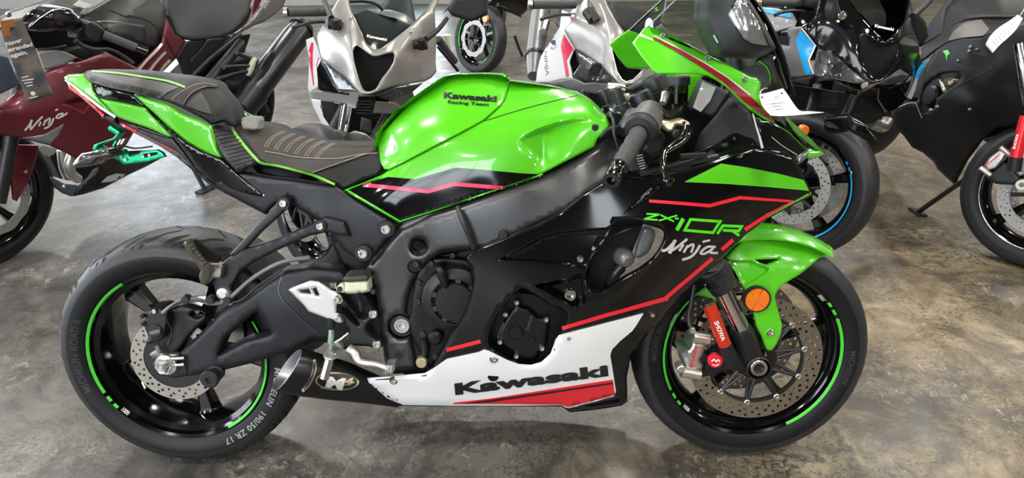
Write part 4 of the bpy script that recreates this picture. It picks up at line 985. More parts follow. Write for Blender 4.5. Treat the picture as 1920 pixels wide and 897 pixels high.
# inner cockpit panels
panel(H, 'cockpit_panel', PLASTIC, B6(690,600, 720,555, 755,515, 800,535, 862,582, 880,640, 915,700, 932,785, 870,775, 780,790, 640,830, 560,820, 600,700), [(1345,215,-.12),(1370,185,-.15),(1407,207,-.19),(1430,278,-.20),(1330,295,-.14),(1300,290,-.1)], nose, th=.006, rnd=(4, .006))
panel(H, 'cockpit_panel', ENGINE, px(1180,200, 1300,190, 1350,170, 1400,210, 1420,275, 1330,305, 1230,325, 1180,330), .02, nose, th=.02, rnd=None, step=14)
panel(H, 'instrument_bracket', PLASTIC, B6(545,570, 580,500, 615,420, 690,455, 750,490, 735,520, 690,590, 655,620, 600,600, 555,590), [(1300,200,-.03),(1320,150,-.03),(1365,170,-.06),(1335,215,-.06)], nose, th=.05, rnd=(5, .01))
panel(H, 'instrument_screen', mat('pale_display', (.36, .35, .33), .25, 0, .4), B6(560,565, 610,430, 680,460, 650,530, 600,590), [(1300,200,-.034),(1320,150,-.034),(1340,170,-.05),(1315,208,-.05)], nose, th=.004, rnd=None)
for q in (B6(765,552)[0], B6(880,770)[0]): bolt(H, q, -.185 if q[1] > 230 else -.165, .007, PLASTIC if q[1] < 230 else STEEL, nose)
# windscreen: a curved bubble swept across the cowl
ws_l = []
def scr(u, v):
    # u along lower edge (rear -> front), v from right edge over the crown to the left edge
    e = [(1206,58,-.115),(1240,66,-.135),(1290,88,-.165),(1330,108,-.170),(1400,142,-.168),(1440,172,-.15)]
    k = [H.P(*p) for p in e]; t = u * (len(k) - 1); i = min(int(t), len(k) - 2); p = k[i].lerp(k[i + 1], t - i)
    c0 = H.P(1318, -62, 0); c1 = H.P(1475, 175, 0); c = c0.lerp(c1, u) + Vector((.02, 0, .05)) * math.sin(u * PI)
    g = math.sin(v * PI) ** .85
    return Vector((p.x + (c.x - p.x) * g, p.y * math.copysign(abs(math.cos(v * PI)) ** .8, math.cos(v * PI)), p.z + (c.z - p.z) * g))
v = []; f = []; NU, NV = 20, 28
for i in range(NU + 1):
    for j in range(NV + 1): v.append(scr(i / NU, j / NV))
for i in range(NU):
    for j in range(NV): a = i * (NV + 1) + j; f.append((a, a + 1, a + NV + 2, a + NV + 1))
wsn = finish('windscreen', v, f, SCREEN, H.root, 60)
md = wsn.modifiers.new('thickness', 'SOLIDIFY'); md.thickness = .003
rim_pts = [scr(0, j / NV) for j in range(NV + 1)]
MB().tube(rim_pts, .0016, 6).done('windscreen_edge', mat('screen_edge', (.25, .28, .27), .3), wsn)
lettering(H, 'screen_sticker', DECAL_GREEN, 'Z', B6(360,60)[0], B6(380,50)[0], 6, -.125, wsn, .03)
# ------------------------------------------------------------------ mirror
mh, mhs = panel(H, 'mirror', PLASTIC, sp2(B6(622,-30, 612,60, 610,110, 640,190, 690,280, 720,300, 760,305, 850,310, 920,300, 985,262, 990,240, 950,160, 900,70, 850,-10, 830,-60, 700,-80), 3), [(1318,20,-.30),(1330,80,-.31),(1360,108,-.33),(1400,60,-.37),(1450,90,-.36),(1400,0,-.36),(1340,0,-.33),(1440,40,-.37)], th=.07, rnd=(12, .03), step=6)
decal(H, 'mirror_indicator', LENS, B6(745,76, 765,40, 790,-10, 845,8, 900,100, 960,240, 935,242, 870,232, 822,205, 790,150), mhs, mh, .004, 5, .004)
ribbon(H, 'mirror_indicator_frame', BLACK, B6(745,76, 765,40, 790,-10, 845,8, 900,100, 960,240, 935,242, 870,232, 822,205, 745,76), 2.2, mhs, mh, .0045, .003)
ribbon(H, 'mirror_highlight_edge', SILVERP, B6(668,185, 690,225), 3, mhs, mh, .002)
ms, mss = panel(H, 'mirror_stalk', PLASTIC, sp2(B6(905,318, 975,285, 985,330, 1005,395, 1035,450, 1060,500, 1090,560, 1060,600, 1000,560, 955,500, 935,470, 965,440, 968,400, 945,350), 3), [(1425,110,-.33),(1447,105,-.33),(1450,150,-.28),(1475,175,-.22),(1490,205,-.18),(1440,170,-.24)], mh, th=.02, rnd=(6, .01), step=5)
ribbon(H, 'mirror_stalk_green_edge', DECAL_GREEN, sp2(B6(905,320, 945,352, 966,400, 962,440), 4, False), 2, mss, mh, .002)
# ------------------------------------------------------------------ front mudguard
fd_out = B4(508,236, 560,180, 600,135, 650,92, 692,70, 800,88, 880,105, 955,126, 1050,168, 1072,188, 1068,208, 1050,222, 1000,236, 950,280, 900,320, 850,350, 800,382, 772,420, 766,442, 780,500, 805,590, 796,640, 775,690, 752,720, 735,726, 718,715, 708,690, 690,640, 668,602, 660,560, 650,525, 630,450, 605,395, 560,318)
slot = B4(664,246, 720,243, 792,240, 760,256, 722,272, 690,262)
fd, fds = panel(H, 'front_mudguard', GREEN, fd_out, [(1362,484,-.075),(1395,445,-.055),(1427,425,-.02),(1500,440,-.012),(1560,468,-.02),(1530,485,-.060),(1480,520,-.085),(1450,560,-.108),(1467,610,-.112),(1443,658,-.112),(1415,600,-.112),(1395,540,-.100),(1430,480,-.078),(1460,490,-.078),(1380,510,-.09)], th=.004, rnd=(3, .005), holes=[slot], step=6, recess=((B4(515,245, 640,246, 740,290, 720,320, 620,385, 600,390, 560,320), .012, 6),))
panel(H, 'mudguard_side', GREEN, fd_out, [(1362,484,.075),(1427,425,.02),(1500,440,.012),(1560,468,.02),(1480,520,.085),(1443,658,.10)], fd, th=.004, rnd=None, step=12)
fm = MB(); fm.lathe([(.300 + .028 * math.cos(y / .075 * 1.2), y) for y in np.linspace(-.07, .07, 9)] + [(.296 + .028 * math.cos(y / .075 * 1.2), y) for y in np.linspace(.07, -.07, 9)], 24, Matrix.Translation((FWc[0], 0, FWc[1])), R(58), R(128), close=True)
fm.done('mudguard_crown', GREEN, fd)
panel(H, 'mudguard_rear_blade', GREEN, B4(290,424, 400,332, 440,380, 462,470, 430,455, 400,440, 345,430), [(1290,550,-.03),(1325,520,-.06),(1345,570,-.06)], fd, th=.004, rnd=(2, .003))
decal(H, 'mudguard_lettering', DECAL_BLACK, B4(1012,160, 1030,168, 1042,186, 1028,184, 1024,172), fds, fd, .002, 3)
# amber reflector
ra = B4(675,458)[0]; ry = depthfn(fds)(np.array([ra]))[0]
rf = turned(H, 'side_reflector_amber', PLASTIC, ra, ry - .016, [(.0285, .002), (.0295, 0), (.0315, 0), (.0325, .004), (.032, .016), (0, .016)], fd)
rc = H.P(*ra, ry - .016)
for k in range(6):
    a0 = 2 * PI * k / 6 + .2; n = 6; v = [(rc.x, rc.y - .0005, rc.z)] + [(rc.x + .0282 * math.cos(a0 + (PI / 3 - .03) * i / n), rc.y + .0012 * (1 + k % 2), rc.z + .0282 * math.sin(a0 + (PI / 3 - .03) * i / n)) for i in range(n + 1)]
    finish('reflector_segment', v, [(0, i, i + 1) for i in range(1, n + 1)], AMBER, fd, 0, False)
q = B4(742,630)[0]; bolt(H, q, depthfn(fds)(np.array([q]))[0] - .002, .0095, CHROME, fd)
# ------------------------------------------------------------------ front fork
yf = -.105
def leg(y, parent=None):
    s = 0 if y < 0 else 2 * abs(yf)
    def L(a, b): p = H.P(a, b, yf); return Vector((p.x, y, p.z))
    root = MB().tube([L(*B4(455,275)[0]), L(*B4(495,385)[0])], [.0315, .0315], 28).done('fork_leg', PLASTIC, H.root)
    MB().tube([L(*B4(430,290)[0]), L(*B4(450,320)[0])], [.037, .037], 28).done('fork_clamp', BLACKM, root)
    MB().tube([L(*B4(468,350)[0]), L(*B4(500,392)[0])], [.034, .033], 28).done('fork_seal', PLASTIC, root)
    MB().tube([L(*B4(480,380)[0]), L(*B4(590,612)[0])], .0225, 28).done('stanchion', CHROME, root)
    MB().tube([L(*B4(580,600)[0]), L(*B4(588,618)[0]), L(*B4(600,640)[0]), L(*B4(640,745)[0]), L(*B4(672,810)[0])], [.026, .0285, .0275, .0265, .024], 28).done('fork_slider', BLACKM, root)
    return root, L
fl, L = leg(yf)
leg(.105)
axp = B4(684,820)[0]
turned(H, 'axle_clamp', BLACKM, axp, yf - .032, [(.0265, 0), (.0295, .003), (.030, .012), (.030, .05), (0, .05)], fl)
turned(H, 'front_axle', STEEL, axp, yf - .031, [(.0125, .016), (.0135, .002), (.0195, .001), (.0215, .003), (.0215, .02)], fl)
turned(H, 'axle_socket', GROOVE, axp, yf - .018, [(0, .0), (.0135, .0)], fl, 6)
panel(H, 'caliper_carrier', BLACKM, sp2(B4(400,770, 440,730, 520,690, 560,700, 640,800, 600,830, 520,830, 400,860, 370,860, 385,820), 3), yf - .004, fl, th=.03, rnd=(6, .01))
# red gas reservoir
pr0 = H.P(*B4(415,475)[0], -.155); pr1 = H.P(*B4(502,692)[0], -.150)
rs = MB().tube([pr0, pr1], .0155, 28).done('fork_reservoir', REDANOD, fl)
rdv = (pr1 - pr0).normalized()
MB().tube([pr0 - rdv * .006, pr0 + rdv * .001], [.013, .0155], 24).done('reservoir_cap', BLACKM, fl)
MB().tube([pr1 - rdv * .001, pr1 + rdv * .010, pr1 + rdv * .045], [.0162, .0168, .016], 24).done('reservoir_base', BLACKM, fl)
Lr = (pr1 - pr0).length
def fn_s(u, v):
    # text running down the tube, wrapped on its camera side
    a = (v - .005) / .0157; side = Vector((0, 1, 0)).cross(rdv).normalized(); out = Vector((0, -1, 0)) - rdv * (-rdv.y); out.normalize()
    if side.x < 0: side = -side
    return pr0 + rdv * (Lr * .36 + u) + (out * math.cos(a) + side * math.sin(a)) * .0160
map_text('reservoir_lettering', DECAL_WHITE, 'SHOWA', fn_s, fl, .0105, .03, 1.)
# brake caliper
cal, cs_ = panel(H, 'front_brake_caliper', ALU, D3(125,672, 160,655, 190,650, 215,592, 260,600, 318,605, 325,625, 300,660, 290,700, 270,725, 290,760, 280,790, 240,808, 190,805, 165,790, 150,730), -.135, th=.06, rnd=(8, .012), step=4)
pipe(H, 'caliper_bridge', ALU, [(*D3(215,565)[0], -.135), (*D3(330,585)[0], -.13)], .014, cal, 1, 16)
pipe(H, 'caliper_bridge', ALU, [(*D3(140,812)[0], -.13), (*D3(270,835)[0], -.128)], .0135, cal, 1, 16)
turned(H, 'caliper_bleed_nut', ALU, D3(140,800)[0], -.15, [(0, 0), (.008, 0), (.010, .002), (.010, .03)], cal, 12)
decal(H, 'caliper_pocket', mat('caliper_pocket', (.30, .30, .29), .4, .8, 0, .1, 60), D3(130,665, 185,660, 190,680, 180,705, 165,720), cs_, cal, .002, 4)
lettering(H, 'caliper_lettering', RED, 'brembo', D3(215,785)[0], D3(250,640)[0], 7.5, cs_, cal, .03, 1., 0, .002, up=(-1, -.05)) if False else None
v_, f_ = glyphs('brembo', .02, 1.)
lettering(H, 'caliper_lettering', RED, 'brembo', D3(222,786)[0], D3(254,632)[0], 7.5, cs_, cal, .02, 1., 0, .003)
turned(H, 'caliper_badge', RED, D3(382,740)[0], -.142, [(0, 0), (.0165, 0), (.018, .002), (.018, .012)], fl, 24)
ribbon(H, 'badge_mark', DECAL_WHITE, sp2(D3(352,742, 370,728, 385,742, 400,730, 410,745), 4, False), 2.2, -.142, fl, .001)
ribbon(H, 'badge_mark', DECAL_WHITE, sp2(D3(356,762, 380,770, 405,760), 4, False), 1.6, -.142, fl, .001)
turned(H, 'caliper_pad_pin', BLACKM, D3(305,720)[0], -.125, [(0, .003), (.005, .003), (.006, 0), (.010, 0), (.010, .03)], fl, 16)
pipe(H, 'front_brake_hose', CABLE, [(*D3(225,530)[0], -.14), (*D3(200,490)[0], -.13), (*D3(190,420)[0], -.12), (*D3(210,330)[0], -.11), (*D3(230,200)[0], -.1)], .006, cal)
turned(H, 'hose_banjo', ALU, D3(222,530)[0], -.145, [(0, 0), (.007, 0), (.0085, .002), (.0085, .012)], cal, 6)
panel(H, 'brake_caliper', BLACKM, D3(50,560, 110,520, 180,520, 180,640, 120,660, 60,620), .08, cal, th=.05, rnd=(5, .006), step=6)

# nose front closing the two cowl sides: black face with slim headlights
cv = [H.P(*q) for q in ((1442,178,-.13),(1475,212,-.14),(1500,250,-.13),(1526,288,-.10),(1514,330,-.13),(1496,370,-.14))]
v = []; f = []; NV = 12
for p in spline(cv, 3):
    for j in range(NV + 1): t = j / NV; v.append((p.x + .03 * math.sin(PI * t) - .012, p.y * (1 - 2 * t), p.z))
for i in range(len(v) // (NV + 1) - 1):
    for j in range(NV): a = i * (NV + 1) + j; f.append((a, a + 1, a + NV + 2, a + NV + 1))
nf = finish('nose_front', v, f, BLACK, nose, 60)
for sg in (-1, 1):
    c = H.P(1512, 300, -.08); b = MB(); b.prism([(c.x - .02, sg * .03, c.z), (c.x + .004, sg * .03, c.z - .03), (c.x - .012, sg * .10, c.z + .01), (c.x - .02, sg * .10, c.z + .03)], [(c.x + .012, sg * .03, c.z), (c.x + .014, sg * .03, c.z - .028), (c.x + .004, sg * .10, c.z + .01), (c.x + .0, sg * .10, c.z + .03)]); b.done('headlight', LENS, nose, 0)
# ------------------------------------------------------------------ handlebar and controls
g0 = H.P(*D2(330,470)[0], -.235); g1 = H.P(*D2(170,745)[0], -.345); g2 = H.P(*D2(100,850)[0], -.372)
hb = MB().tube([H.P(*D2(420,330)[0], -.19), g0, g1], .011, 14).done('handlebar', BLACKM, H.root)
gd = (g1 - g0).normalized()
gp = MB()
ks = np.linspace(0, 1, 19); gp.tube([g0.lerp(g1, t) for t in ks], [.0165 + .0022 * (1 if (i // 2) % 2 else 0) for i in range(19)], 24)
gp.done('throttle_grip', mat('grey_rubber', (.045, .045, .047), .7, 0, 0, .3, 200, .3), hb)
MB().lathe([(.021, 0), (.0345, .0), (.036, .006), (.0325, .016), (.019, .020)], 32, axis_mat(g0 - gd * .012, gd)).done('grip_flange', PLASTIC, hb)
MB().lathe([(.0165, 0), (.0165, .010), (.0145, .013), (.0165, .016), (.0175, .042), (.0165, .046), (.009, .047), (.008, .036), (0, .036)], 32, axis_mat(g1 + gd * .002, gd)).done('bar_end_weight', CHROME if False else mat('dark_chrome', (.12, .12, .12), .15, 1., 0, .1, 20), hb)
sw_o, sw_sf = panel(H, 'switch_housing', mat('switchgear_plastic', (.075, .076, .080), .5, 0, 0, .2, 200, .1), sp2(D2(190,450, 215,400, 230,350, 290,315, 340,320, 400,345, 440,380, 450,420, 420,500, 400,560, 385,520, 350,460, 290,440, 230,455), 3), [(1170,235,-.215),(1200,208,-.20),(1230,225,-.205),(1215,260,-.225)], hb, th=.06, rnd=(9, .02), step=5)
MB().tube([g0 - gd * .075, g0 - gd * .012], [.030, .037], 24).done('throttle_housing', MATS['switchgear_plastic'], hb)
panel(H, 'throttle_shade', BLACKM, D2(340,620, 400,500, 460,440, 520,520, 500,640, 400,680), -.16, hb, th=.03, rnd=(4, .006))
# master cylinder, lever
mc, _ = panel(H, 'brake_master_cylinder', GOLD, sp2(D2(440,330, 470,300, 505,330, 500,380, 560,395, 600,385, 650,380, 700,405, 708,430, 690,445, 610,430, 580,470, 540,480, 480,440, 460,400), 3), [(1230,205,-.205),(1240,235,-.215),(1290,232,-.235)], hb, th=.022, rnd=(5, .008), step=4)
turned(H, 'lever_pivot_hole', GROOVE, D2(662,410)[0], -.237, [(0, 0), (.0035, 0), (.0035, .001)], hb)
lv = wp(D2, 690,440,-.235, 680,500,-.245, 640,550,-.255, 560,600,-.275, 515,640,-.285, 502,700,-.305, 512,760,-.325, 540,850,-.345)
pipe(H, 'brake_lever', mat('polished_dark_metal', (.18, .18, .17), .12, 1., 0, .1, 20), lv, [.010, .011, .010, .008, .008, .0075, .007, .007], hb)
MB().lathe([(0, -.011), (.007, -.009), (.011, 0), (.007, .009), (0, .011)], 16, axis_mat(H.P(*D2(545,855)[0], -.348), (0, 1, 0))).done('lever_tip', mat('dark_chrome'), hb)
panel(H, 'lever_adjuster', BLACKM, D2(580,450, 640,450, 660,480, 620,540, 575,530, 560,490), -.225, hb, th=.02, rnd=(4, .006), step=4)
# fluid reservoir
r0 = H.P(*D2(612,258)[0], -.16); r1 = H.P(*D2(617,112)[0], -.16); rd_ = (r1 - r0).normalized()
rb_ = MB().tube([r0, r1], .0215, 28).done('brake_fluid_reservoir', AMBERCLEAR, hb)
MB().tube([r0 + rd_ * .002, r0.lerp(r1, .55)], .0195, 24).done('brake_fluid', mat('brown_fluid', (.045, .030, .018), .2), hb)
cp = MB(); n = 24
MB().tube([r1 - rd_ * .002, r1 + rd_ * .003, r1 + rd_ * .014, r1 + rd_ * .016], [.0245, .0250, .0245, .022], 28).done('reservoir_cap', BLACKM, hb)
pipe(H, 'reservoir_bracket', ALU, wp(D2, 520,190,-.17, 515,215,-.18, 500,260,-.19), [.009, .008, .007], hb)
pipe(H, 'reservoir_hose', CABLE, wp(D2, 590,265,-.16, 600,310,-.17, 560,350,-.19, 500,330,-.2), .008, hb)
pipe(H, 'brake_line', CABLE, wp(D2, 630,285,-.15, 600,340,-.16, 590,400,-.15), .010, hb)
# triple clamp, stem nuts
panel(H, 'triple_clamp', mat('dark_green_black', (.02, .024, .022), .3, .4, .3, .2, 60), sp2(D2(120,260, 150,230, 230,280, 320,285, 400,240, 440,270, 470,320, 400,350, 300,320, 220,340, 150,340, 110,320), 3), [(1150,200,-.11),(1230,200,-.09),(1190,205,-.12)], hb, th=.05, rnd=(5, .012), step=5)
for q, y, rr in (((335,225), -.09, .026), ((440,100), .04, .030), ((155,195), -.11, .013), ((60,200), -.02, .014)):
    c = H.P(*D2(*q)[0], y); MB().lathe([(0, .012), (rr * .5, .012), (rr * .55, .016), (rr * .9, .014), (rr, .006), (rr, -.02), (rr * 1.15, -.022), (rr * 1.15, -.045), (0, -.045)], 24, axis_mat(c, Vector((-.38, 0, .92)))).done('fork_cap', BLACKM, hb)
panel(H, 'preload_adjuster', mat('pale_green_metal', (.30, .36, .24), .35, .5), D2(200,195, 245,185, 262,220, 240,250, 200,245, 188,220), -.10, hb, th=.02, rnd=(3, .005), step=3)
pipe(H, 'steering_damper', STEEL, wp(D2, 80,150,0, 140,150,0, 205,160,0), .014, hb, 1, 16)
turned(H, 'damper_knob', GOLD, D2(190,168)[0], -.012, [(0, 0), (.007, 0), (.0085, .003), (.0085, .015)], hb)
panel(H, 'bar_controls', BLACKM, D2(230,150, 330,110, 400,90, 480,70, 520,90, 500,140, 400,160, 300,180, 250,170), .12, hb, th=.05, rnd=(4, .01), step=5)
pipe(H, 'handlebar_tube', BLACKM, [(*D2(400,110)[0], .10), (*D2(330,130)[0], .22), (*D2(290,150)[0], .34)], .016, hb, 3)
panel(H, 'steering_head', BLACKM, px(1110,250, 1150,200, 1200,190, 1240,230, 1240,300, 1170,330, 1130,290), -.06, hb, th=.12, rnd=(4, .006), step=8)
pipe(H, 'throttle_cable', CABLE, wp(D2, 100,330,-.12, 125,400,-.16, 130,500,-.17, 165,610,-.17), .004, hb)
pipe(H, 'throttle_cable', CABLE, wp(D2, 20,520,-.13, 90,460,-.14, 180,440,-.17), .005, hb)
panel(H, 'clip_on_label', PLASTIC, D2(270,650, 330,640, 400,770, 330,830, 250,780), -.185, hb, th=.02, rnd=(2, .002), step=4)
for k in range(6):
    p = D2(290 + k * 8, 665 + k * 20)[0]; ribbon(H, 'label_line', DECAL_WHITE, [p, (p[0] + 14 - k, p[1] - 3)], .9, -.186, hb, .001)
# ------------------------------------------------------------------ rearset, heel guard, brake pedal
hgo = D1(78,240, 95,228, 230,177, 285,183, 330,210, 375,245, 410,255, 445,285, 460,315, 450,335, 415,340, 412,400, 440,415, 460,440, 458,465, 440,472, 405,460, 350,440, 220,390, 180,340)
hgh = [D1(148,240, 222,232, 240,270, 165,262), D1(243,232, 272,222, 298,280, 268,280)]
rset, _ = panel(H, 'rearset_bracket', BLACKM, D1(440,300, 480,315, 500,350, 545,400, 575,440, 620,440, 660,385, 700,400, 690,440, 640,470, 620,510, 640,545, 660,565, 720,600, 735,640, 690,650, 640,635, 520,630, 480,655, 440,650, 430,610, 490,545, 505,520, 470,480, 430,400, 420,340), -.155, th=.014, rnd=(4, .006), step=4, holes=[D1(455,365, 500,370, 540,430, 575,480, 560,490, 500,440, 460,400)])
hg, _ = panel(H, 'heel_guard', SILVERP, hgo, -.175, rset, th=.004, rnd=(2.5, .003), holes=hgh, step=4)
for q in ((417,307), (430,442)): bolt(H, D1(*q)[0], -.180, .0085, STEEL, rset)
for q in ((671,410), (697,622)): bolt(H, D1(*q)[0], -.160, .0105, STEEL, rset)
bolt(H, D1(672,252)[0], -.15, .006, FRAME, rset)
# reservoir
res, _ = panel(H, 'rear_brake_reservoir', CREAM, D1(470,180, 640,170, 646,250, 600,262, 580,258, 560,268, 490,268, 462,258), -.165, rset, th=.035, rnd=(5, .012), step=4)
panel(H, 'rear_reservoir_cap', mat('brown_black_plastic', (.045, .040, .036), .5, 0, 0, .1, 200), D1(458,165, 480,142, 620,134, 638,145, 635,172, 600,178, 470,182), -.168, rset, th=.042, rnd=(3, .006), step=4)
panel(H, 'rear_reservoir_tab', CREAM, sp2(D1(412,230, 430,205, 465,195, 470,255, 440,258, 418,250), 3), -.162, rset, th=.01, rnd=(3, .004), step=3)
turned(H, 'tab_bolt', BLACKM, D1(436,236)[0], -.166, [(0, 0), (.005, 0), (.006, .002), (.006, .01)], rset)
pipe(H, 'rear_reservoir_hose', CABLE, wp(D1, 560,260,-.155, 570,300,-.15, 585,340,-.15, 590,380,-.145), .007, rset)
pipe(H, 'master_cylinder_body', BLACKM, wp(D1, 385,430,-.165, 375,480,-.165, 378,510,-.165), [.012, .010, .008], rset)
pipe(H, 'brake_pushrod', mat('zinc', (.36, .46, .40), .4, .8), wp(D1, 378,515,-.165, 378,560,-.165, 370,615,-.165), [.006, .0075, .007], rset)
pipe(H, 'brake_switch', STEEL, wp(D1, 388,185,-.15, 390,225,-.15), .009, rset, 1)
# rider peg (pointing at the viewer) and its feeler
pg, _ = panel(H, 'rider_footpeg', ALU, D1(320,700, 330,680, 390,622, 440,625, 445,680, 430,715, 380,735, 330,722), [(620,650,-.185),(607,670,-.25),(635,650,-.18)], rset, th=.03, rnd=(3, .006), step=4)
for k in range(4): ribbon(H, 'footpeg_tooth', STEEL, D1(345 + k * 22, 700 - k * 2, 385 + k * 16, 640 + k * 2), 2, [(620,650,-.19),(607,670,-.255),(635,650,-.185)], rset, .003, .004)
pipe(H, 'peg_feeler', STEEL, wp(D1, 365,725,-.235, 345,800,-.24, 328,862,-.245), .010, rset, 3, 14)
pipe(H, 'peg_spring', STEEL, wp(D1, 385,615,-.16, 450,580,-.16, 500,540,-.158), .004, rset)
# brake pedal
pipe(H, 'rear_brake_pedal', ALU, wp(D1, 500,650,-.16, 540,680,-.165, 560,720,-.17, 600,745,-.175, 700,760,-.18, 780,790,-.185), [.013, .013, .012, .011, .009, .009], rset)
panel(H, 'pedal_pad', ALU, D1(760,765, 820,765, 825,790, 805,830, 755,825), -.19, rset, th=.03, rnd=(2, .003), step=3)
for k in range(3): ribbon(H, 'pedal_tooth', STEEL, D1(768 + k * 18, 770, 756 + k * 20, 824), 1.8, -.19, rset, .003, .003)
panel(H, 'swingarm_inner_shadow', PLASTIC, A5(110,470, 200,430, 330,440, 430,470, 470,520, 420,560, 300,520, 150,510), -.122, swing, th=.004, rnd=None) if False else None
ribbon(H, 'swingarm_edge_line', FRAME, sp2(D1(75,100, 30,150, 8,230, 30,300, 120,400, 300,560), 4, False), 2.2, sw_s, swing, .002, .002)
# exhaust
e0 = H.P(*A6(110,375)[0], -.185); e1 = H.P(*A6(420,440)[0], -.150); e2 = H.P(*A6(700,515)[0], -.075)
ed = (e1 - e0).normalized()
EXH = mat('matte_black_exhaust', (.020, .020, .022), .33, .6, 0, .25, 160, .04)
def ring_at(c, d, rx, rz, n=36, slant=0.):
    a = Vector((0, 1, 0)); a = (a - d * a.dot(d)).normalized(); b = d.cross(a)
    return [c + a * rx * math.cos(2 * PI * i / n) + b * rz * math.sin(2 * PI * i / n) + d * slant * math.sin(2 * PI * i / n) for i in range(n)]
ex = MB(); n = 36
R_ = [ring_at(e0, ed, .050, .054, slant=.018), ring_at(e0 + ed * .02, ed, .051, .0555, slant=.016), ring_at(e0.lerp(e1, .35), ed, .0505, .055), ring_at(e0.lerp(e1, .75), ed, .047, .051), ring_at(e1, ed, .044, .047), ring_at(e1.lerp(e2, .5), ed, .036, .037), ring_at(e2, ed, .03, .028)]
v = [p for r in R_ for p in r]; ex.add(v, [(k * n + i, k * n + (i + 1) % n, (k + 1) * n + (i + 1) % n, (k + 1) * n + i) for k in range(len(R_) - 1) for i in range(n)])
exh = ex.done('exhaust_silencer', EXH, H.root)
ri = MB(); R_ = [ring_at(e0, ed, .050, .054, slant=.018), ring_at(e0 - ed * .002, ed, .0485, .0525, slant=.018), ring_at(e0 + ed * .01, ed, .046, .050, slant=.017), ring_at(e0 + ed * .09, ed, .042, .046), ring_at(e0 + ed * .10, ed, .001, .001)]
v = [p for r in R_ for p in r]; ri.add(v, [(k * n + i, k * n + (i + 1) % n, (k + 1) * n + (i + 1) % n, (k + 1) * n + i) for k in range(len(R_) - 1) for i in range(n)])
ri.done('exhaust_outlet', mat('grey_inner_tube', (.30, .31, .33), .35, .8, 0, .15, 60), exh)
exs = tps([(*A6(120,260)[0], -.215), (*A6(120,480)[0], -.225), (*A6(250,370)[0], -.232), (*A6(400,420)[0], -.222), (*A6(450,340)[0], -.195), (*A6(450,500)[0], -.205), (*A6(600,500)[0], -.17), (*A6(180,370)[0], -.236)])
def on_exh(Q):
    """lateral position of the silencer surface under a picture point"""
    out = []
    for p in np.asarray(Q, float):
        o_ = H.o; d = H.ray(*p).normalized(); w0 = o_ - e0
        dp = d - ed * d.dot(ed); wp_ = w0 - ed * w0.dot(ed); rr = .0505
        for it in range(2):
            a = dp.dot(dp); b = 2 * dp.dot(wp_); c = wp_.dot(wp_) - rr * rr; D = b * b - 4 * a * c
            t = (-b - math.sqrt(max(D, 0))) / (2 * a); s = (o_ + d * t - e0).dot(ed) / (e1 - e0).length
            rr = float(np.interp(s, [0, .35, .75, 1, 1.6], [.0525, .0528, .049, .0455, .036]))
        out.append((o_ + d * t).y)
    return np.array(out)
ov = lambda cx, cy, rx, ry, rot: A6(*[z for t in np.linspace(0, 2 * PI, 33)[:-1] for z in (cx + rx * math.cos(t) * math.cos(rot) - ry * math.sin(t) * math.sin(rot), cy + rx * math.cos(t) * math.sin(rot) + ry * math.sin(t) * math.cos(rot))])
BRONZE = mat('etched_bronze', (.40, .34, .26), .35, .9, 0, .1, 80)
decal(H, 'exhaust_badge', BRONZE, ov(370, 437, 116, 48, .05), on_exh, exh, .0015, 4)
decal(H, 'exhaust_badge_field', EXH, ov(370, 437, 106, 40, .05), on_exh, exh, .0028, 4)
lettering(H, 'exhaust_badge_lettering', SILVERP, 'M', A6(305,468)[0], A6(398,478)[0], 21, on_exh, exh, .05, 1., .25, .0042)
lettering(H, 'exhaust_badge_lettering', BRONZE, '4', A6(405,452)[0], A6(448,458)[0], 14, on_exh, exh, .05, 1., .2, .0042)
ribbon(H, 'exhaust_badge_mark', BRONZE, A6(410,458, 460,440), 3, on_exh, exh, .0042)
ribbon(H, 'exhaust_badge_mark', BRONZE, A6(285,468, 350,478), 4, on_exh, exh, .0042)
ribbon(H, 'exhaust_band', BRONZE, sp2(A6(252,322, 254,350, 245,400, 222,450, 188,488), 5, False), [8, 8, 8, 8, 7] if False else 7.5, on_exh, exh, .002)
ribbon(H, 'exhaust_band_slot', EXH, sp2(A6(251,345, 246,390, 228,432, 208,465), 5, False), 2.4, on_exh, exh, .0034)
for q in ((252,326), (192,484)): bolt(H, A6(*q)[0], float(on_exh(np.array([A6(*q)[0]]))[0]) - .003, .0035, STEEL, exh, 'rivet', .002)
pipe(H, 'exhaust_pipe', EXH, [(*A6(690,512)[0], -.075), (780, 735, -.07), (880, 735, -.05), (960, 720, 0)], [.028, .03, .035, .04], exh)
# ------------------------------------------------------------------ passenger peg and bracket
pb_, _ = panel(H, 'passenger_peg_bracket', BLACKM, [*A5(60,70, 85,60, 112,72, 118,100, 100,125), *A2(1090,105, 1000,200, 960,225, 935,228, 930,215, 1000,140, 1060,70, 1150,-20)], -.150, th=.012, rnd=(3, .004), step=5)
panel(H, 'passenger_peg_bracket_arm', BLACKM, A2(900,250, 1000,190, 1190,130, 1346,60, 1430,20, 1530,45, 1560,125, 1500,115, 1440,100, 1346,120, 1180,195, 1060,255, 985,305, 940,385, 935,430, 915,465, 880,465, 855,440, 850,400, 830,330), -.152, pb_, th=.014, rnd=(4, .005), step=5)
for q in (A5(87,90)[0], A5(281,210)[0]):
    turned(H, 'bracket_boss', BLACKM, q, -.158, [(0, 0), (.013, 0), (.0145, .003), (.0145, .02)], pb_); bolt(H, q, -.160, .0088, STEEL, pb_)
q = A2(887,430)[0]; turned(H, 'bracket_boss', ALU, q, -.166, [(0, 0), (.008, 0), (.010, .002), (.0145, .004), (.0155, .008), (.0155, .02)], pb_)
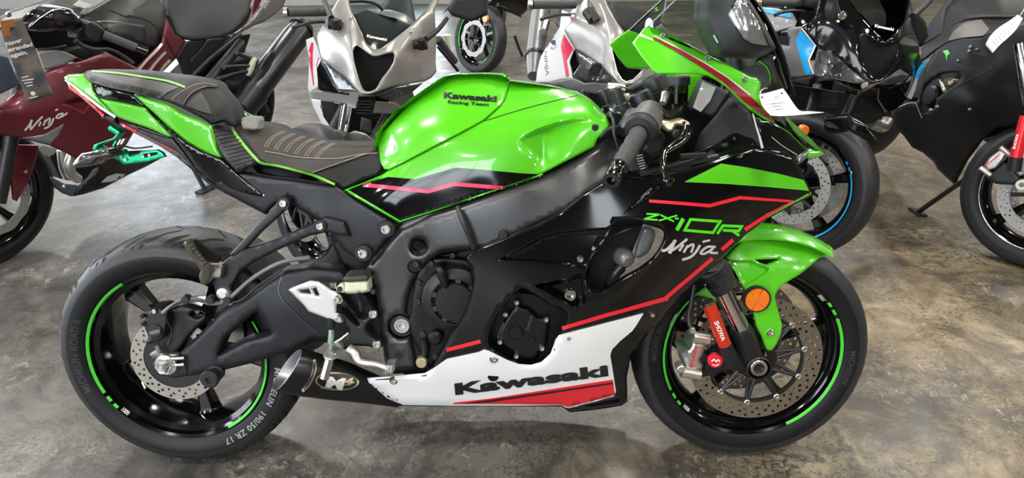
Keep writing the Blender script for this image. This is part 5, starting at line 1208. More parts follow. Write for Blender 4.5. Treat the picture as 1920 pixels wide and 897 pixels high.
panel(H, 'passenger_footpeg', mat('dull_peg_metal', (.30, .28, .25), .4, .9, 0, .15, 100), A2(683,165, 695,145, 712,155, 740,215, 800,275, 830,300, 820,345, 800,380, 775,370, 765,335, 775,300, 730,240), [(345,455,-.26),(390,520,-.19),(372,530,-.19)], pb_, th=.018, rnd=(3, .005), step=4)
for k in range(7): ribbon(H, 'footpeg_tooth', STEEL, A2(712 + k * 15, 172 + k * 18, 728 + k * 15, 166 + k * 18), 2.5, [(345,455,-.262),(390,520,-.192),(372,530,-.192)], pb_, .004, .006)
panel(H, 'footpeg_blade', BLACKM, A2(730,140, 740,138, 885,240, 870,262, 800,260, 760,200), [(362,450,-.22),(415,490,-.16),(380,490,-.18)], pb_, th=.006, rnd=(2, .003), step=4)
panel(H, 'footpeg_hinge', MATS['dull_peg_metal'], A2(790,290, 830,270, 885,285, 895,310, 880,350, 840,345, 800,385, 770,345), -.175, pb_, th=.03, rnd=(4, .008), step=4)
# side stand on the far side
stp = [Vector((.52, .10, .20)), Vector((.53, .17, .12)), Vector((.56, .235, .01))]
g_ = H.I @ Vector((0, 0, 0))
def ground_local(x, y):
    # local z where the leaned frame meets the floor
    p0 = H.M @ Vector((x, y, 0)); p1 = H.M @ Vector((x, y, 1)); return -p0.z / (p1.z - p0.z)
ft = Vector((.56, .24, ground_local(.56, .24) + .008))
MB().tube([Vector((.52, .10, .22)), Vector((.53, .16, .16)), ft], [.014, .012, .011], 10).done('side_stand', BLACKM, H.root)
for a, b in (((640,450), (700,540)),):
    MB().tube([H.P(640,430,0), H.P(700,600,0)], .034, 14).done('rear_shock', REDANOD if False else BLACKM, H.root)
# ------------------------------------------------------------------ other motorcycles on show
E1 = crop(0, 0, 300 / 1223); E2 = crop(0, 180, 300 / 868); E3 = crop(240, 0, 420 / 1570); E4 = crop(540, 0, 320 / 1025); E5 = crop(860, 0, 380 / 1704); E6 = crop(1420, 0, 320 / 1196); E7 = crop(1640, 0, 280 / 966); E8 = crop(1680, 220, 240 / 718)
SILVER = mat('satin_silver_paint', (.30, .29, .275), .34, .55, .3, .05, 4)
SILVERD = mat('satin_grey_paint', (.20, .205, .215), .38, .5, .2, .06, 4)
MAROON = mat('matte_maroon_paint', (.115, .012, .022), .38, .35, .2, .12, 4)
BLUE = mat('bright_blue_vinyl', (.01, .36, .80), .3, 0, .4, .05, 10)
CHARC = mat('satin_charcoal_paint', (.014, .0138, .0145), .36, .1, 0, .15, 6, spec=.35)
LAMPG = mat('headlamp_glass', (.075, .08, .085), .12, .5, .5, .9, 60, .12)
SEATG = mat('charcoal_seat_vinyl', (.016, .017, .021), .5, 0, 0, .2, 200, .12, spec=.3)
BLUEGREY = mat('blue_grey_plastic', (.05, .07, .10), .3, 0, .3, .1, 30)

def attach(o, root_fr, own_fr):
    o.parent = root_fr.root; o.matrix_local = root_fr.I @ own_fr.M
def sub_mesh(fr, own, o):
    """re-express an object built in another frame in this thing's frame"""
    o.parent = fr.root; o.matrix_local = fr.I @ own.M; return o
def yd(c, *a):
    return [(*c(a[i], a[i + 1])[0], a[i + 2]) for i in range(0, len(a), 3)]
def rear_body(fr, colour, seat=SEATG):
    """tank, seat, tail, rear wheel and frame behind the nose (y runs to the rear, z up)"""
    def loft(name, m, rings, n=16):
        b = MB(); v = []
        for y, hw, z0, z1 in rings:
            for i in range(n):
                a = 2 * PI * i / n; c_, s_ = math.cos(a), math.sin(a)
                v.append((hw * math.copysign(abs(c_) ** .7, c_), y, (z0 + z1) / 2 + (z1 - z0) / 2 * math.copysign(abs(s_) ** .8, s_)))
        k = len(rings); b.add(v, [(r * n + i, r * n + (i + 1) % n, (r + 1) * n + (i + 1) % n, (r + 1) * n + i) for r in range(k - 1) for i in range(n)] + [tuple(range(n)), tuple((k - 1) * n + i for i in range(n))])
        return b.done(name, m, fr.root)
    loft('fuel_tank', colour, [(.50, .08, .74, .82), (.56, .14, .70, .90), (.70, .16, .68, .94), (.85, .13, .68, .92), (.95, .08, .70, .83)])
    loft('seat', seat, [(.92, .07, .72, .80), (1.02, .12, .72, .80), (1.22, .13, .74, .80), (1.32, .11, .76, .86), (1.55, .07, .84, .91)])
    loft('tail', colour, [(1.15, .10, .70, .76), (1.35, .09, .74, .84), (1.62, .05, .84, .89)])
    loft('engine', ENGINE, [(.42, .14, .22, .62), (.60, .19, .18, .66), (.95, .16, .22, .60), (1.1, .10, .28, .5)])
    b = MB(); b.tube([(.13, 1.40, .31), (.13, .95, .42)], [.025, .04], 10); b.tube([(-.13, 1.40, .31), (-.13, .95, .42)], [.025, .04], 10); b.done('swingarm', SWING, fr.root)
    w_ = Fr((0, 0, 0)); rw, pf = wheel(w_, 'rear', (0, .311), .311, .09, .078, 5, .3, None, detail=False, parent=fr.root)
    rw.matrix_local = Matrix.Translation((0, 1.40, 0)) @ Matrix.Rotation(-PI / 2, 4, 'Z')
    g = -(fr.M @ Vector((.24, .80, 0))).z
    MB().tube([(.12, .75, .25), (.24, .80, g / math.cos(.17) + .01)], .011, 8).done('side_stand', BLACKM, fr.root)
def front_end(fr, loc, stripe, lean, steer_yaw, wave=0, fork=BLACKM, disc_m=DISC, stripe_spokes=0.4):
    wf = Fr((loc[0], loc[1], .001), steer_yaw, lean)
    fw, pf = wheel(wf, 'front', (0, .300), .300, .0605, .052, 5, stripe_spokes, stripe, detail=False, parent=None)
    attach(fw, fr, wf)
    for yy in (-.078, .073): disc_part(wf, 'brake_disc', (0, .300), yy, .115, .155, [(.124, 24, 0, .0036), (.134, 24, .5, .0036), (.146, 24, .25, .0036)], fw, disc_m, wave=wave)
    b = MB(); Mw = Matrix.Translation((0, 0, .300))
    for yy in (-.076, .075):
        b.lathe([(.03, yy), (.05, yy)], 24, Mw)
        for k in range(8):
            a = 2 * PI * k / 8; b.tube([(.045 * math.cos(a), yy, .3 + .045 * math.sin(a)), (.118 * math.cos(a + .2), yy, .3 + .118 * math.sin(a + .2))], .006, 5)
    b.done('disc_carrier', BLACKM, fw)
    gr = []
    for i in range(18):
        a = 2 * PI * i / 18
        for sg in (1, -1): gr.append((a, sg * .05, a + .13, sg * .02, .006))
    grooves(wf, (0, .300), pf, gr, fw)
    for sx in (-.1, .1):
        lo = fr.I @ (wf.M @ Vector((0, sx, .30))); hi = Vector((sx * .9, .26, .64))
        MB().tube([lo, lo.lerp(hi, .5)], [.026, .028], 14).done('fork_leg', BLACKM, fr.root)
        MB().tube([lo.lerp(hi, .45), hi], .021, 14).done('fork_tube', fork, fr.root)
    return wf, fw
def grip_lever(fr, c, g, l, y, mirror_side=1):
    pipe(fr, 'handlebar_grip', MATS['grey_rubber'], yd(c, *g), .017, None, 1, 16)
    pipe(fr, 'bar_end', STEEL, yd(c, *g[:3], g[0] * .985 + g[3] * .015 - (g[3] - g[0]) * .12, g[1], g[2]), .019, None, 1, 16)
    pipe(fr, 'brake_lever', BLACKM, yd(c, *l), .007)
YAW_ROW = R(4); LEAN_ROW = .165; STEER = R(-46)

# ---- silver and white bike beside the seat
B = Fr((-.651, 2.507, 0), YAW_ROW, 0, 'sport_motorcycle', LEAN_ROW)
tag(B.root, 'silver and white sport motorcycle with red streak standing behind the green tank', 'motorcycle', 'motorcycles parked in the back row')
front_end(B, (-.80, 2.49), None, LEAN_ROW, STEER)
rear_body(B, SILVER)
int_b = sp2(E4(390,305, 415,274, 455,302, 505,335, 545,337, 626,317, 637,350, 618,402, 565,470, 525,535, 470,552, 442,520, 415,440, 396,360), 2)
nb_d = yd(E4, 470,570,.0, 500,302,.13, 180,290,.33, 200,355,.28, 300,420,.17, 290,60,.36, 885,400,.34, 820,490,.27, 640,520,.11, 735,155,.27, 870,60,.42, 350,180,.22, 700,380,.17, 380,400,.08, 520,545,.03, 640,340,.13, 400,290,.12)
noseb, nbs = panel(B, 'nose_cowl', SILVER, E4(345,-40, 300,0, 252,80, 215,150, 168,218, 180,290, 197,357, 300,420, 360,480, 412,540, 440,565, 470,571, 520,560, 620,522, 720,505, 820,490, 860,470, 892,430, 886,370, 892,230, 884,130, 880,60, 925,-40, 880,-20, 830,60, 735,155, 640,232, 560,290, 512,298, 475,262, 430,190, 385,80, 362,0), nb_d, rnd=(3, .006), holes=[int_b], step=7)
panel(B, 'ram_air_intake', GROOVE, int_b, .16, noseb, th=.01, rnd=None, step=10)
ribbon(B, 'nose_crease', SILVERD, E4(365,80, 372,200, 385,330, 405,440, 440,535, 470,560), 1.5, nbs, noseb)
hl, _ = panel(B, 'headlight', LAMPG, E4(200,364, 240,382, 330,450, 420,545, 400,549, 300,545, 262,472, 228,400), yd(E4, 200,364,.30, 330,450,.16, 420,545,.05, 300,545,.14), noseb, rnd=(2, .004), step=5)
panel(B, 'headlight', LAMPG, E4(525,570, 640,527, 740,510, 812,498, 740,560, 640,602, 560,590), yd(E4, 525,570,.05, 640,530,.13, 812,498,.28, 640,600,.13), noseb, rnd=(2, .004), step=5)
panel(B, 'headlight_surround', BLACK, E4(172,410, 198,366, 228,402, 262,475, 300,545, 420,548, 428,580, 180,548, 178,480), yd(E4, 172,410,.34, 300,545,.17, 425,580,.08, 180,548,.30), noseb, rnd=(2, .003), step=7)
panel(B, 'lower_cheek', SILVER, E4(130,562, 178,545, 282,546, 425,552, 425,585, 405,655, 335,622, 205,602, 140,592), yd(E4, 130,562,.34, 282,546,.20, 425,560,.06, 405,655,.10, 205,602,.28), noseb, rnd=(3, .005), step=6)
sdb, sdbs = panel(B, 'side_fairing', WHITE, E4(108,240, 150,222, 178,288, 200,352, 176,420, 181,518, 136,550, 126,548, 118,530, 126,380), yd(E4, 108,240,.55, 178,288,.40, 200,352,.36, 181,518,.33, 126,548,.50, 120,400,.56), rnd=(3, .005), step=6)
ribbon(B, 'red_streak', PINK, E4(147,255, 134,320, 143,420, 154,512), [4, 9, 4, 2], sdbs, sdb)
ribbon(B, 'red_streak', PINK, E4(185,345, 168,400), [2, 2], sdbs, sdb)
panel(B, 'lower_side_fairing', WHITE, E4(124,548, 142,592, 205,606, 192,640, 215,700, 262,775, 272,862, 255,860, 200,740, 150,640), yd(E4, 124,548,.48, 205,606,.36, 262,775,.38, 200,740,.46, 255,860,.46), sdb, rnd=(2, .004), step=6)
panel(B, 'inner_duct', BLACKM, E4(196,606, 300,615, 405,655, 420,580, 520,580, 520,680, 600,690, 700,640, 640,760, 520,900, 272,900, 262,775, 212,700), .34, noseb, th=.03, rnd=None, step=12)
panel(B, 'radiator', ENGINE, E4(275,620, 400,640, 600,690, 560,860, 300,880), .30, noseb, th=.02, rnd=None, step=14)
for k in range(5): ribbon(B, 'radiator_fin', PLASTIC, E4(410,610 + k * 18, 510,612 + k * 18), 1.6, .24, noseb, .0, .004)
panel(B, 'intake_box', SILVER, E4(526,610, 640,616, 676,640, 652,686, 510,680), yd(E4, 526,610,.10, 676,640,.18, 510,680,.12), noseb, rnd=(3, .005), step=6)
panel(B, 'front_mudguard', SILVER, E4(335,812, 400,786, 462,802, 500,830, 545,862, 440,890, 345,880), yd(E4, 335,812,.10, 462,802,.02, 545,862,.06, 345,880,.08), rnd=(3, .006), step=6)
panel(B, 'fork_guard', PLASTIC, E4(440,705, 500,725, 505,810, 462,800, 432,780), .05, rnd=(2, .004), step=6)
pipe(B, 'fork_stanchion', CHROME, yd(E4, 352,650,.16, 325,800,.08), .024, None, 1, 16)
pipe(B, 'front_indicator', AMBER, yd(E4, 308,830,.02, 303,862,.02), .022, None, 1, 12)
scb, scs = panel(B, 'windscreen', SCREEN, E4(362,0, 385,80, 430,190, 475,262, 512,298, 560,290, 640,232, 735,155, 830,60, 880,-20, 820,-70, 420,-70), yd(E4, 512,298,.13, 385,80,.24, 830,60,.38, 600,60,.30, 600,-70,.42, 430,190,.17, 735,155,.27), th=.003, rnd=None, step=9)
lettering(B, 'screen_lettering', DECAL_WHITE, 'Kawasaki', E4(473,222)[0], E4(592,246)[0], 5.2, scs, scb, .03, 1., 0, .002)
panel(B, 'instrument_panel', PLASTIC, E4(395,90, 470,60, 660,120, 740,155, 640,235, 555,290, 510,297, 470,255), yd(E4, 395,90,.32, 740,155,.38, 510,297,.20, 560,120,.34), noseb, th=.02, rnd=(3, .004), step=8)
panel(B, 'instrument_screen', ENGINE, E4(470,65, 655,112, 655,125, 470,85), .36, noseb, th=.01, rnd=None)
pipe(B, 'clutch_hose', CABLE, yd(E4, 370,10,.40, 450,8,.42, 530,25,.42, 570,65,.42), .006, noseb)
for q in (E4(375,112)[0], E4(738,194)[0]): bolt(B, q, float(nbs(np.array([q]))[0]) - .002, .007, STEEL, noseb)
def mirror_b(fr, c, base, stalk, head, ys, parent):
    p = c(*base)[0]; mr = pipe(fr, 'mirror', BLACKM, [(p[0] - 12, p[1] + 3, ys[0]), (p[0] + 12, p[1] + 4, ys[0])], .020, None, 1, 14)
    pipe(fr, 'mirror_knuckle', BLACKM, [(p[0], p[1] - 6, ys[0] - .02), (p[0] + 2, p[1] + 12, ys[0] - .01)], .016, mr, 1, 12)
    pipe(fr, 'mirror_stalk', BLACKM, yd(c, *stalk), [.012, .010, .009], mr, 3)
    if head: panel(fr, 'mirror_housing', PLASTIC, c(*head), ys[1], mr, th=.05, rnd=(4, .012), step=6)
mirror_b(B, E4, (282,135), (262,110,.26, 225,20,.36, 200,-40,.42), None, (.26, .4), noseb)
mirror_b(B, E4, (800,255), (830,235,.24, 900,180,.30, 955,110,.36), (932,85, 958,58, 985,95, 1100,130, 1200,90, 1200,-40, 1000,-20), (.24, .38), noseb)
grip_lever(B, E4, (0,75,.36, 225,72,.44), (25,168,.30, 80,150,.32, 160,132,.36, 230,130,.42), 0)
pipe(B, 'handlebar_grip', MATS['grey_rubber'], yd(E4, 900,235,.42, 1000,370,.50), .017, None, 1, 14)
pipe(B, 'clutch_lever', BLACKM, yd(E4, 900,280,.40, 960,350,.42, 1020,425,.46), .007)
pipe(B, 'clutch_reservoir', CREAM, yd(E4, 950,210,.5, 955,290,.5), .022, None, 1, 14)

# ---- second silver and white bike, beside the green windscreen
C = Fr((.329, 2.627, 0), YAW_ROW, 0, 'sport_motorcycle', LEAN_ROW)
tag(C.root, 'silver and white sport motorcycle with broad red flash half hidden behind the green windscreen', 'motorcycle', 'motorcycles parked in the back row')
front_end(C, (.18, 2.61), None, LEAN_ROW, STEER)
rear_body(C, SILVER)
nc_d = yd(E5, 1400,715,.0, 1290,380,.12, 890,255,.40, 975,415,.33, 1200,560,.13, 1050,0,.40, 1390,260,.14, 1000,150,.36, 1150,300,.22, 1330,690,.03, 1540,690,.10, 1700,560,.25, 1230,0,.33, 1600,400,.22)
nosec, ncs = panel(C, 'nose_cowl', SILVER, E5(1060,-40, 1050,0, 990,110, 888,255, 930,340, 975,413, 1050,450, 1200,560, 1340,698, 1375,714, 1400,716, 1480,700, 1640,640, 1760,600, 1800,300, 1700,200, 1500,330, 1420,300, 1385,262, 1340,200, 1260,60, 1220,-40), nc_d, rnd=(3, .006), step=8, holes=[sp2(E5(1295,430, 1330,470, 1400,560, 1460,580, 1540,590, 1480,670, 1410,692, 1360,668, 1320,580), 2)])
panel(C, 'ram_air_intake', GROOVE, E5(1280,410, 1600,560, 1500,690, 1380,690, 1310,580), .17, nosec, th=.01, rnd=None, step=10)
ribbon(C, 'nose_crease', WHITE, E5(1185,30, 1225,120, 1262,260, 1290,440, 1330,600, 1372,670, 1410,690, 1470,670, 1540,600), 2.2, ncs, nosec)
panel(C, 'headlight', LAMPG, E5(985,425, 1060,462, 1200,565, 1330,692, 1240,685, 1150,688, 1060,680, 965,625, 1015,550), yd(E5, 985,425,.33, 1200,565,.14, 1330,692,.04, 965,625,.30, 1150,688,.14), nosec, rnd=(2, .004), step=5)
turned(C, 'headlight_projector', SMOKE, E5(1160,610)[0], .13, [(0, .01), (.022, .006), (.032, 0), (.038, .004)], nosec)
panel(C, 'headlight_surround', BLACK, E5(975,415, 1015,550, 962,628, 945,560, 935,520), .335, nosec, th=.01, rnd=None, step=5)
sdc, sdcs = panel(C, 'side_fairing', WHITE, E5(870,85, 985,130, 985,160, 888,255, 978,418, 932,520, 958,655, 860,668, 740,695, 650,690, 660,600, 690,480, 730,410, 800,310, 850,230), yd(E5, 880,100,.55, 985,145,.42, 888,255,.45, 978,418,.36, 958,655,.34, 740,695,.55, 650,690,.65, 730,410,.66, 800,310,.60), rnd=(3, .006), step=6)
decal(C, 'red_flash', PINK, E5(885,288, 965,412, 908,510, 930,642, 902,648, 858,380), sdcs, sdc)
ribbon(C, 'red_flash', PINK, E5(940,155, 980,155), 5, sdcs, sdc)
v_ = lettering(C, 'side_lettering', SILVERD, 'NINJA', E5(715,430)[0], E5(735,640)[0], 6, sdcs, sdc, .02)
decal(C, 'side_screen_insert', LAMPG, E5(770,330, 810,310, 820,400, 800,420, 740,400), sdcs, sdc)
panel(C, 'lower_cheek', SILVERD, E5(740,700, 960,656, 1060,700, 1150,692, 1300,716, 1250,790, 1160,790, 1000,765, 860,735), yd(E5, 740,700,.50, 960,656,.33, 1060,700,.22, 1300,716,.06, 1160,790,.16), nosec, rnd=(3, .005), step=6)
panel(C, 'inner_duct', BLACKM, E5(740,700, 1000,760, 1300,720, 1500,720, 1500,1100, 900,1100), .38, nosec, th=.03, rnd=None, step=16)
scc, sccs = panel(C, 'windscreen', SCREEN, E5(1220,-40, 1260,60, 1340,200, 1385,262, 1420,300, 1500,330, 1700,200, 1760,-60), yd(E5, 1220,-40,.36, 1385,262,.14, 1500,330,.12, 1700,200,.28, 1500,0,.32), th=.003, rnd=None, step=10)
panel(C, 'instrument_panel', PLASTIC, E5(1265,20, 1560,90, 1640,110, 1500,330, 1420,290, 1330,190), yd(E5, 1265,20,.40, 1640,110,.40, 1420,290,.20), nosec, th=.02, rnd=(3, .004), step=9)
pipe(C, 'mirror', BLACKM, yd(E5, 1080,95,.30, 1130,170,.26), .022, None, 1, 14)
pipe(C, 'mirror_knuckle', BLACKM, yd(E5, 1110,75,.28, 1160,180,.25), .018, nosec, 1, 12)
pipe(C, 'mirror_stalk', BLACKM, yd(E5, 1110,80,.30, 1100,20,.38, 1090,-40,.44), .010, nosec, 2)
grip_lever(C, E5, (620,42,.40, 975,40,.50), (690,165,.36, 760,140,.38, 850,125,.42, 985,125,.50), 0)
bolt(C, E5(1238,92)[0], .29, .008, STEEL, nosec)

# ---- black, silver and blue bike
F = Fr((1.289, 2.601, 0), YAW_ROW, 0, 'sport_motorcycle', LEAN_ROW)
tag(F.root, 'gloss black sport motorcycle with silver side and bright blue stripe and blue wheel tape', 'motorcycle', 'motorcycles parked in the back row')
BRIGHTDISC = mat('bright_disc_steel', (.34, .335, .33), .5, .7, 0, .1, 200)
wfF, fwF = front_end(F, (1.145, 2.60), BLUE, LEAN_ROW, STEER, disc_m=BRIGHTDISC)
rear_body(F, BLACK)
int_f = sp2(E6(718,272, 758,247, 830,292, 900,322, 972,297, 985,360, 930,480, 872,552, 822,552, 772,500, 732,400), 2)
nf_d = yd(E6, 830,580,.0, 900,310,.12, 310,190,.40, 410,325,.34, 560,400,.20, 700,520,.09, 430,0,.42, 790,580,.02, 1000,480,.14, 1110,470,.30, 1130,300,.36, 1100,150,.40, 720,110,.23, 1030,150,.26, 600,200,.24, 700,350,.13, 1000,300,.16)
nosef, nfs = panel(F, 'nose_cowl', BLACK, E6(440,-40, 430,0, 410,110, 360,160, 310,188, 360,250, 402,305, 424,332, 560,402, 640,465, 700,522, 760,570, 800,590, 850,578, 930,530, 1000,482, 1060,520, 1110,470, 1135,380, 1132,290, 1100,150, 1065,-40, 1060,0, 1030,150, 960,242, 900,282, 830,230, 720,110, 650,0, 640,-40), nf_d, rnd=(3, .006), holes=[int_f], step=7)
panel(F, 'ram_air_intake', GROOVE, int_f, .15, nosef, th=.01, rnd=None, step=10)
panel(F, 'headlight', LAMPG, E6(428,340, 480,358, 560,402, 640,468, 765,575, 700,588, 560,558, 480,548, 400,522, 398,470, 412,400), yd(E6, 428,340,.34, 560,402,.21, 765,575,.04, 400,522,.32, 560,558,.16), nosef, rnd=(2, .004), step=5)
for q in ((490,400), (445,488)): turned(F, 'headlight_reflector', LENS, E6(*q)[0], .24, [(0, .012), (.02, .006), (.028, 0)], nosef)
turned(F, 'headlight_projector', SMOKE, E6(565,490)[0], .15, [(0, .01), (.02, .006), (.028, 0), (.032, .004)], nosef)
panel(F, 'headlight', LAMPG, E6(850,590, 930,545, 1010,520, 1060,530, 1040,565, 960,590, 880,600), yd(E6, 850,590,.03, 1060,530,.2, 960,590,.12), nosef, rnd=(2, .004), step=5)
sdf, sdfs = panel(F, 'side_fairing', SILVERD, E6(215,200, 262,190, 310,186, 360,250, 412,312, 360,430, 378,490, 398,522, 290,535, 180,542, 140,510, 110,480, 96,400, 100,350, 130,305, 222,322), yd(E6, 215,200,.55, 310,186,.45, 412,312,.37, 360,430,.37, 398,522,.34, 180,542,.52, 100,380,.60), rnd=(3, .006), step=6)
decal(F, 'blue_stripe', BLUE, E6(300,210, 405,318, 355,415, 388,518, 335,520, 300,400, 272,290), sdfs, sdf)
ribbon(F, 'silver_edge', DECAL_WHITE, E6(312,200, 408,316, 360,425, 394,518), [1.5, 3, 2.5, 2.5], sdfs, sdf, .003)
panel(F, 'upper_side_fairing', SILVERD, E6(30,50, 150,60, 250,95, 278,150, 262,190, 215,200, 100,235, 60,200, 30,130), yd(E6, 30,50,.75, 278,150,.52, 100,235,.65, 250,95,.6), sdf, rnd=(3, .006), step=7)
panel(F, 'blue_flash', BLUE, E6(45,58, 130,72, 235,100, 240,125, 150,110, 45,80), yd(E6, 30,50,.74, 278,150,.51, 100,235,.64, 250,95,.59), sdf, th=.002, rnd=None, step=6)
panel(F, 'side_vent', GROOVE, E6(110,270, 150,262, 218,250, 222,320, 130,302), yd(E6, 110,270,.62, 222,250,.52, 222,320,.52), sdf, th=.004, rnd=None)
panel(F, 'lower_cheek', BLACK, E6(180,545, 290,536, 400,525, 545,562, 620,600, 705,640, 700,668, 620,652, 400,622, 205,595), yd(E6, 180,545,.50, 400,525,.33, 705,640,.12, 205,595,.50, 545,562,.2), nosef, rnd=(3, .005), step=6)
ribbon(F, 'cheek_edge', SILVERP, E6(210,598, 400,618, 615,650), 1.3, yd(E6, 205,595,.49, 400,622,.36, 620,652,.18), nosef, .006)
panel(F, 'inner_duct', BLACKM, E6(205,598, 400,622, 620,652, 705,668, 840,590, 1000,590, 1050,680, 940,780, 820,860, 600,900, 290,900, 230,760), .36, nosef, th=.03, rnd=None, step=14)
for k in range(9): ribbon(F, 'radiator_fin', PLASTIC, E6(235,625 + k * 15, 560,650 + k * 13), 1.3, .30, nosef, .0, .004)
sdl, _ = panel(F, 'side_fairing', BLACK, E6(1110,470, 1135,380, 1160,440, 1150,500, 1100,600, 1060,690, 980,760, 900,800, 840,700, 850,600, 930,620, 1020,580), yd(E6, 1110,470,.32, 1160,440,.45, 1060,690,.34, 900,800,.36, 840,650,.10), rnd=(3, .005), step=8)
ribbon(F, 'blue_edge', BLUE, E6(1180,430, 1135,500, 1112,560), [5, 7, 6], .33, sdl, .01, .003)
ribbon(F, 'silver_edge', SILVERP, E6(1118,545, 1095,620, 1065,690), [5, 8, 9], .32, sdl, .01, .003)
panel(F, 'front_mudguard', BLACK, C6(290,120, 300,60, 420,40, 520,100, 560,150, 585,200, 545,195, 500,170, 430,130, 330,140), yd(C6, 290,120,-.02, 420,60,-.10, 585,200,-.20, 430,130,-.12), rnd=(3, .006), step=5)
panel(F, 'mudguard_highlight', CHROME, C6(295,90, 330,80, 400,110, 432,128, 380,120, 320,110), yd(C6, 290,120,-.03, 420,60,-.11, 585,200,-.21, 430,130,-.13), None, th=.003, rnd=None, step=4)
turned(F, 'front_indicator', AMBER, C6(192,133)[0], -.02, [(0, 0), (.018, .003), (.024, .01), (.024, .02)], None)
pipe(F, 'exhaust_collector', ALU, [(*E7(88,775)[0], .42), (*E7(55,820)[0], .40), (*E6(800,860)[0], .38)], .026)
scf, scfs = panel(F, 'windscreen', SCREEN_SMOKE, E6(640,-40, 650,0, 720,110, 830,230, 900,282, 960,242, 1030,150, 1060,0, 1065,-50), yd(E6, 650,0,.32, 830,230,.15, 900,282,.12, 1030,150,.26, 1060,0,.36, 850,60,.26), th=.003, rnd=None, step=9)
lettering(F, 'screen_lettering', DECAL_WHITE, 'Kawasaki', E6(822,188)[0], E6(955,216)[0], 5.5, scfs, scf, .03, 1., 0, .002)
panel(F, 'instrument_panel', PLASTIC, E6(720,90, 800,60, 980,80, 1010,150, 950,235, 900,270, 830,220), yd(E6, 720,90,.36, 1010,150,.38, 890,265,.22), nosef, th=.02, rnd=(3, .004), step=8)
mf = panel(F, 'mirror', PLASTIC, E6(505,70, 520,20, 500,-30, 560,-30, 570,30, 590,90, 570,140, 530,150, 508,120), .24, None, th=.04, rnd=(4, .01), step=5)[0]
turned(F, 'mirror_bolt', CHROME, E6(600,110)[0], .21, [(0, .004), (.008, .004), (.010, 0), (.016, 0), (.017, .004), (.016, .015)], mf)
grip_lever(F, E6, (20,15,.55, 330,25,.66), (122,108,.52, 180,85,.54, 280,75,.58, 400,90,.64), 0)
panel(F, 'switch_housing', PLASTIC, E6(320,-20, 430,-20, 420,50, 380,60, 330,50), .60, None, th=.05, rnd=(4, .01))
panel(F, 'bar_controls', BLACKM, E6(1060,120, 1100,60, 1180,150, 1200,250, 1150,330, 1120,300, 1100,200), .42, None, th=.04, rnd=(3, .008), step=7)
pipe(F, 'mirror_stalk', PLASTIC, yd(E6, 1090,110,.40, 1150,60,.46, 1196,0,.52), [.012, .014, .02], None, 3)
for k in range(7):
    q = C6(548 - k * 3, 300 + k * 24)[0]

# ---- black bike with the red fork reservoir
G = Fr((2.075, 2.46, 0), R(-86), LEAN_ROW, 'sport_motorcycle')
tag(G.root, 'satin black sport motorcycle with red fork reservoir and a paper tag hanging over its tank', 'motorcycle', 'motorcycles parked in the back row')
gw = Fr((2.075, 2.46, .001), STEER, LEAN_ROW)
fwG, pfG = wheel(gw, 'front', (0, .300), .300, .0605, .052, 5, .2, None, detail=False, parent=None); attach(fwG, G, gw)
for yy in (-.078, .073): disc_part(gw, 'brake_disc', (0, .300), yy, .118, .16, [(.127, 26, 0, .0036), (.138, 26, .5, .0036), (.150, 26, .25, .0036)], fwG, BRIGHTDISC)
MB().lathe([(.2262, -.0556), (.2225, -.0540)], 96, Matrix.Translation((0, 0, .3))).done('rim_edge', STEEL, fwG)
b = MB()
for k in range(8):
    a = 2 * PI * k / 8
    for yy in (-.076,): b.tube([(.03 * math.cos(a), yy, .3 + .03 * math.sin(a)), (.12 * math.cos(a + .2), yy, .3 + .12 * math.sin(a + .2))], .009, 6)
b.done('disc_carrier', BLACKM, fwG)
for k in range(8):
    a = 2 * PI * k / 8 + .2; bolt(gw, (.121 * math.cos(a), -.080, .3 + .121 * math.sin(a)), 0, .009, STEEL, fwG, 'disc_button', .004)
def on_gw(o): o.parent = G.root; o.matrix_local = G.I @ gw.M; return o
class Tmp: pass
GW = Fr((2.075, 2.46, .001), STEER, LEAN_ROW); holder = Tmp()
fkG = on_gw(MB().tube([(0, -.105, .30), (-.05, -.108, .42), (-.10, -.11, .52)], [.026, .028, .027], 18).done('fork_leg', BLACKM, None))
on_gw(MB().tube([(-.10, -.11, .52), (-.24, -.11, .84)], .0225, 16).done('fork_stanchion', CHROME, None))
on_gw(MB().tube([(-.10, .11, .52), (-.24, .11, .84)], .0225, 16).done('fork_stanchion', CHROME, None))
on_gw(MB().tube([(0, .105, .30), (-.10, .11, .52)], [.026, .027], 18).done('fork_leg', BLACKM, None))
ra_ = gw.P(*E8(672,225)[0], -.15); rb2 = gw.P(*E8(718,40)[0], -.15); rb2 = ra_ + (rb2 - ra_) * 1.25
on_gw(MB().tube([ra_, rb2], .0205, 20).done('fork_reservoir', REDANOD if False else mat('bright_red_metal', (.75, .02, .03), .3, .3), None))
on_gw(MB().tube([gw.P(*E8(660,300)[0], -.145), ra_], [.024, .024], 20).done('reservoir_base', BLACKM, None))
o = lettering(gw, 'reservoir_lettering', DECAL_WHITE, 'SHOWA', E8(668,180)[0], E8(690,95)[0], 5, -.171, fkG, .03); o.parent = G.root; o.matrix_local = G.I @ gw.M
co, _ = panel(gw, 'front_brake_caliper', ALU, E8(492,275, 520,230, 560,200, 590,180, 620,205, 600,240, 560,285, 520,300), -.13, fkG, th=.06, rnd=(3, .008), step=4); on_gw(co)
for s in ((585,168, 640,210), (470,282, 530,325)): on_gw(pipe(gw, 'caliper_bolt', ALU, yd(E8, s[0], s[1], -.14, s[2], s[3], -.13), .010, fkG, 1, 12))
o = lettering(gw, 'caliper_lettering', RED, 'brembo', E8(505,278)[0], E8(585,208)[0], 4.5, -.132, fkG, .02); on_gw(o)
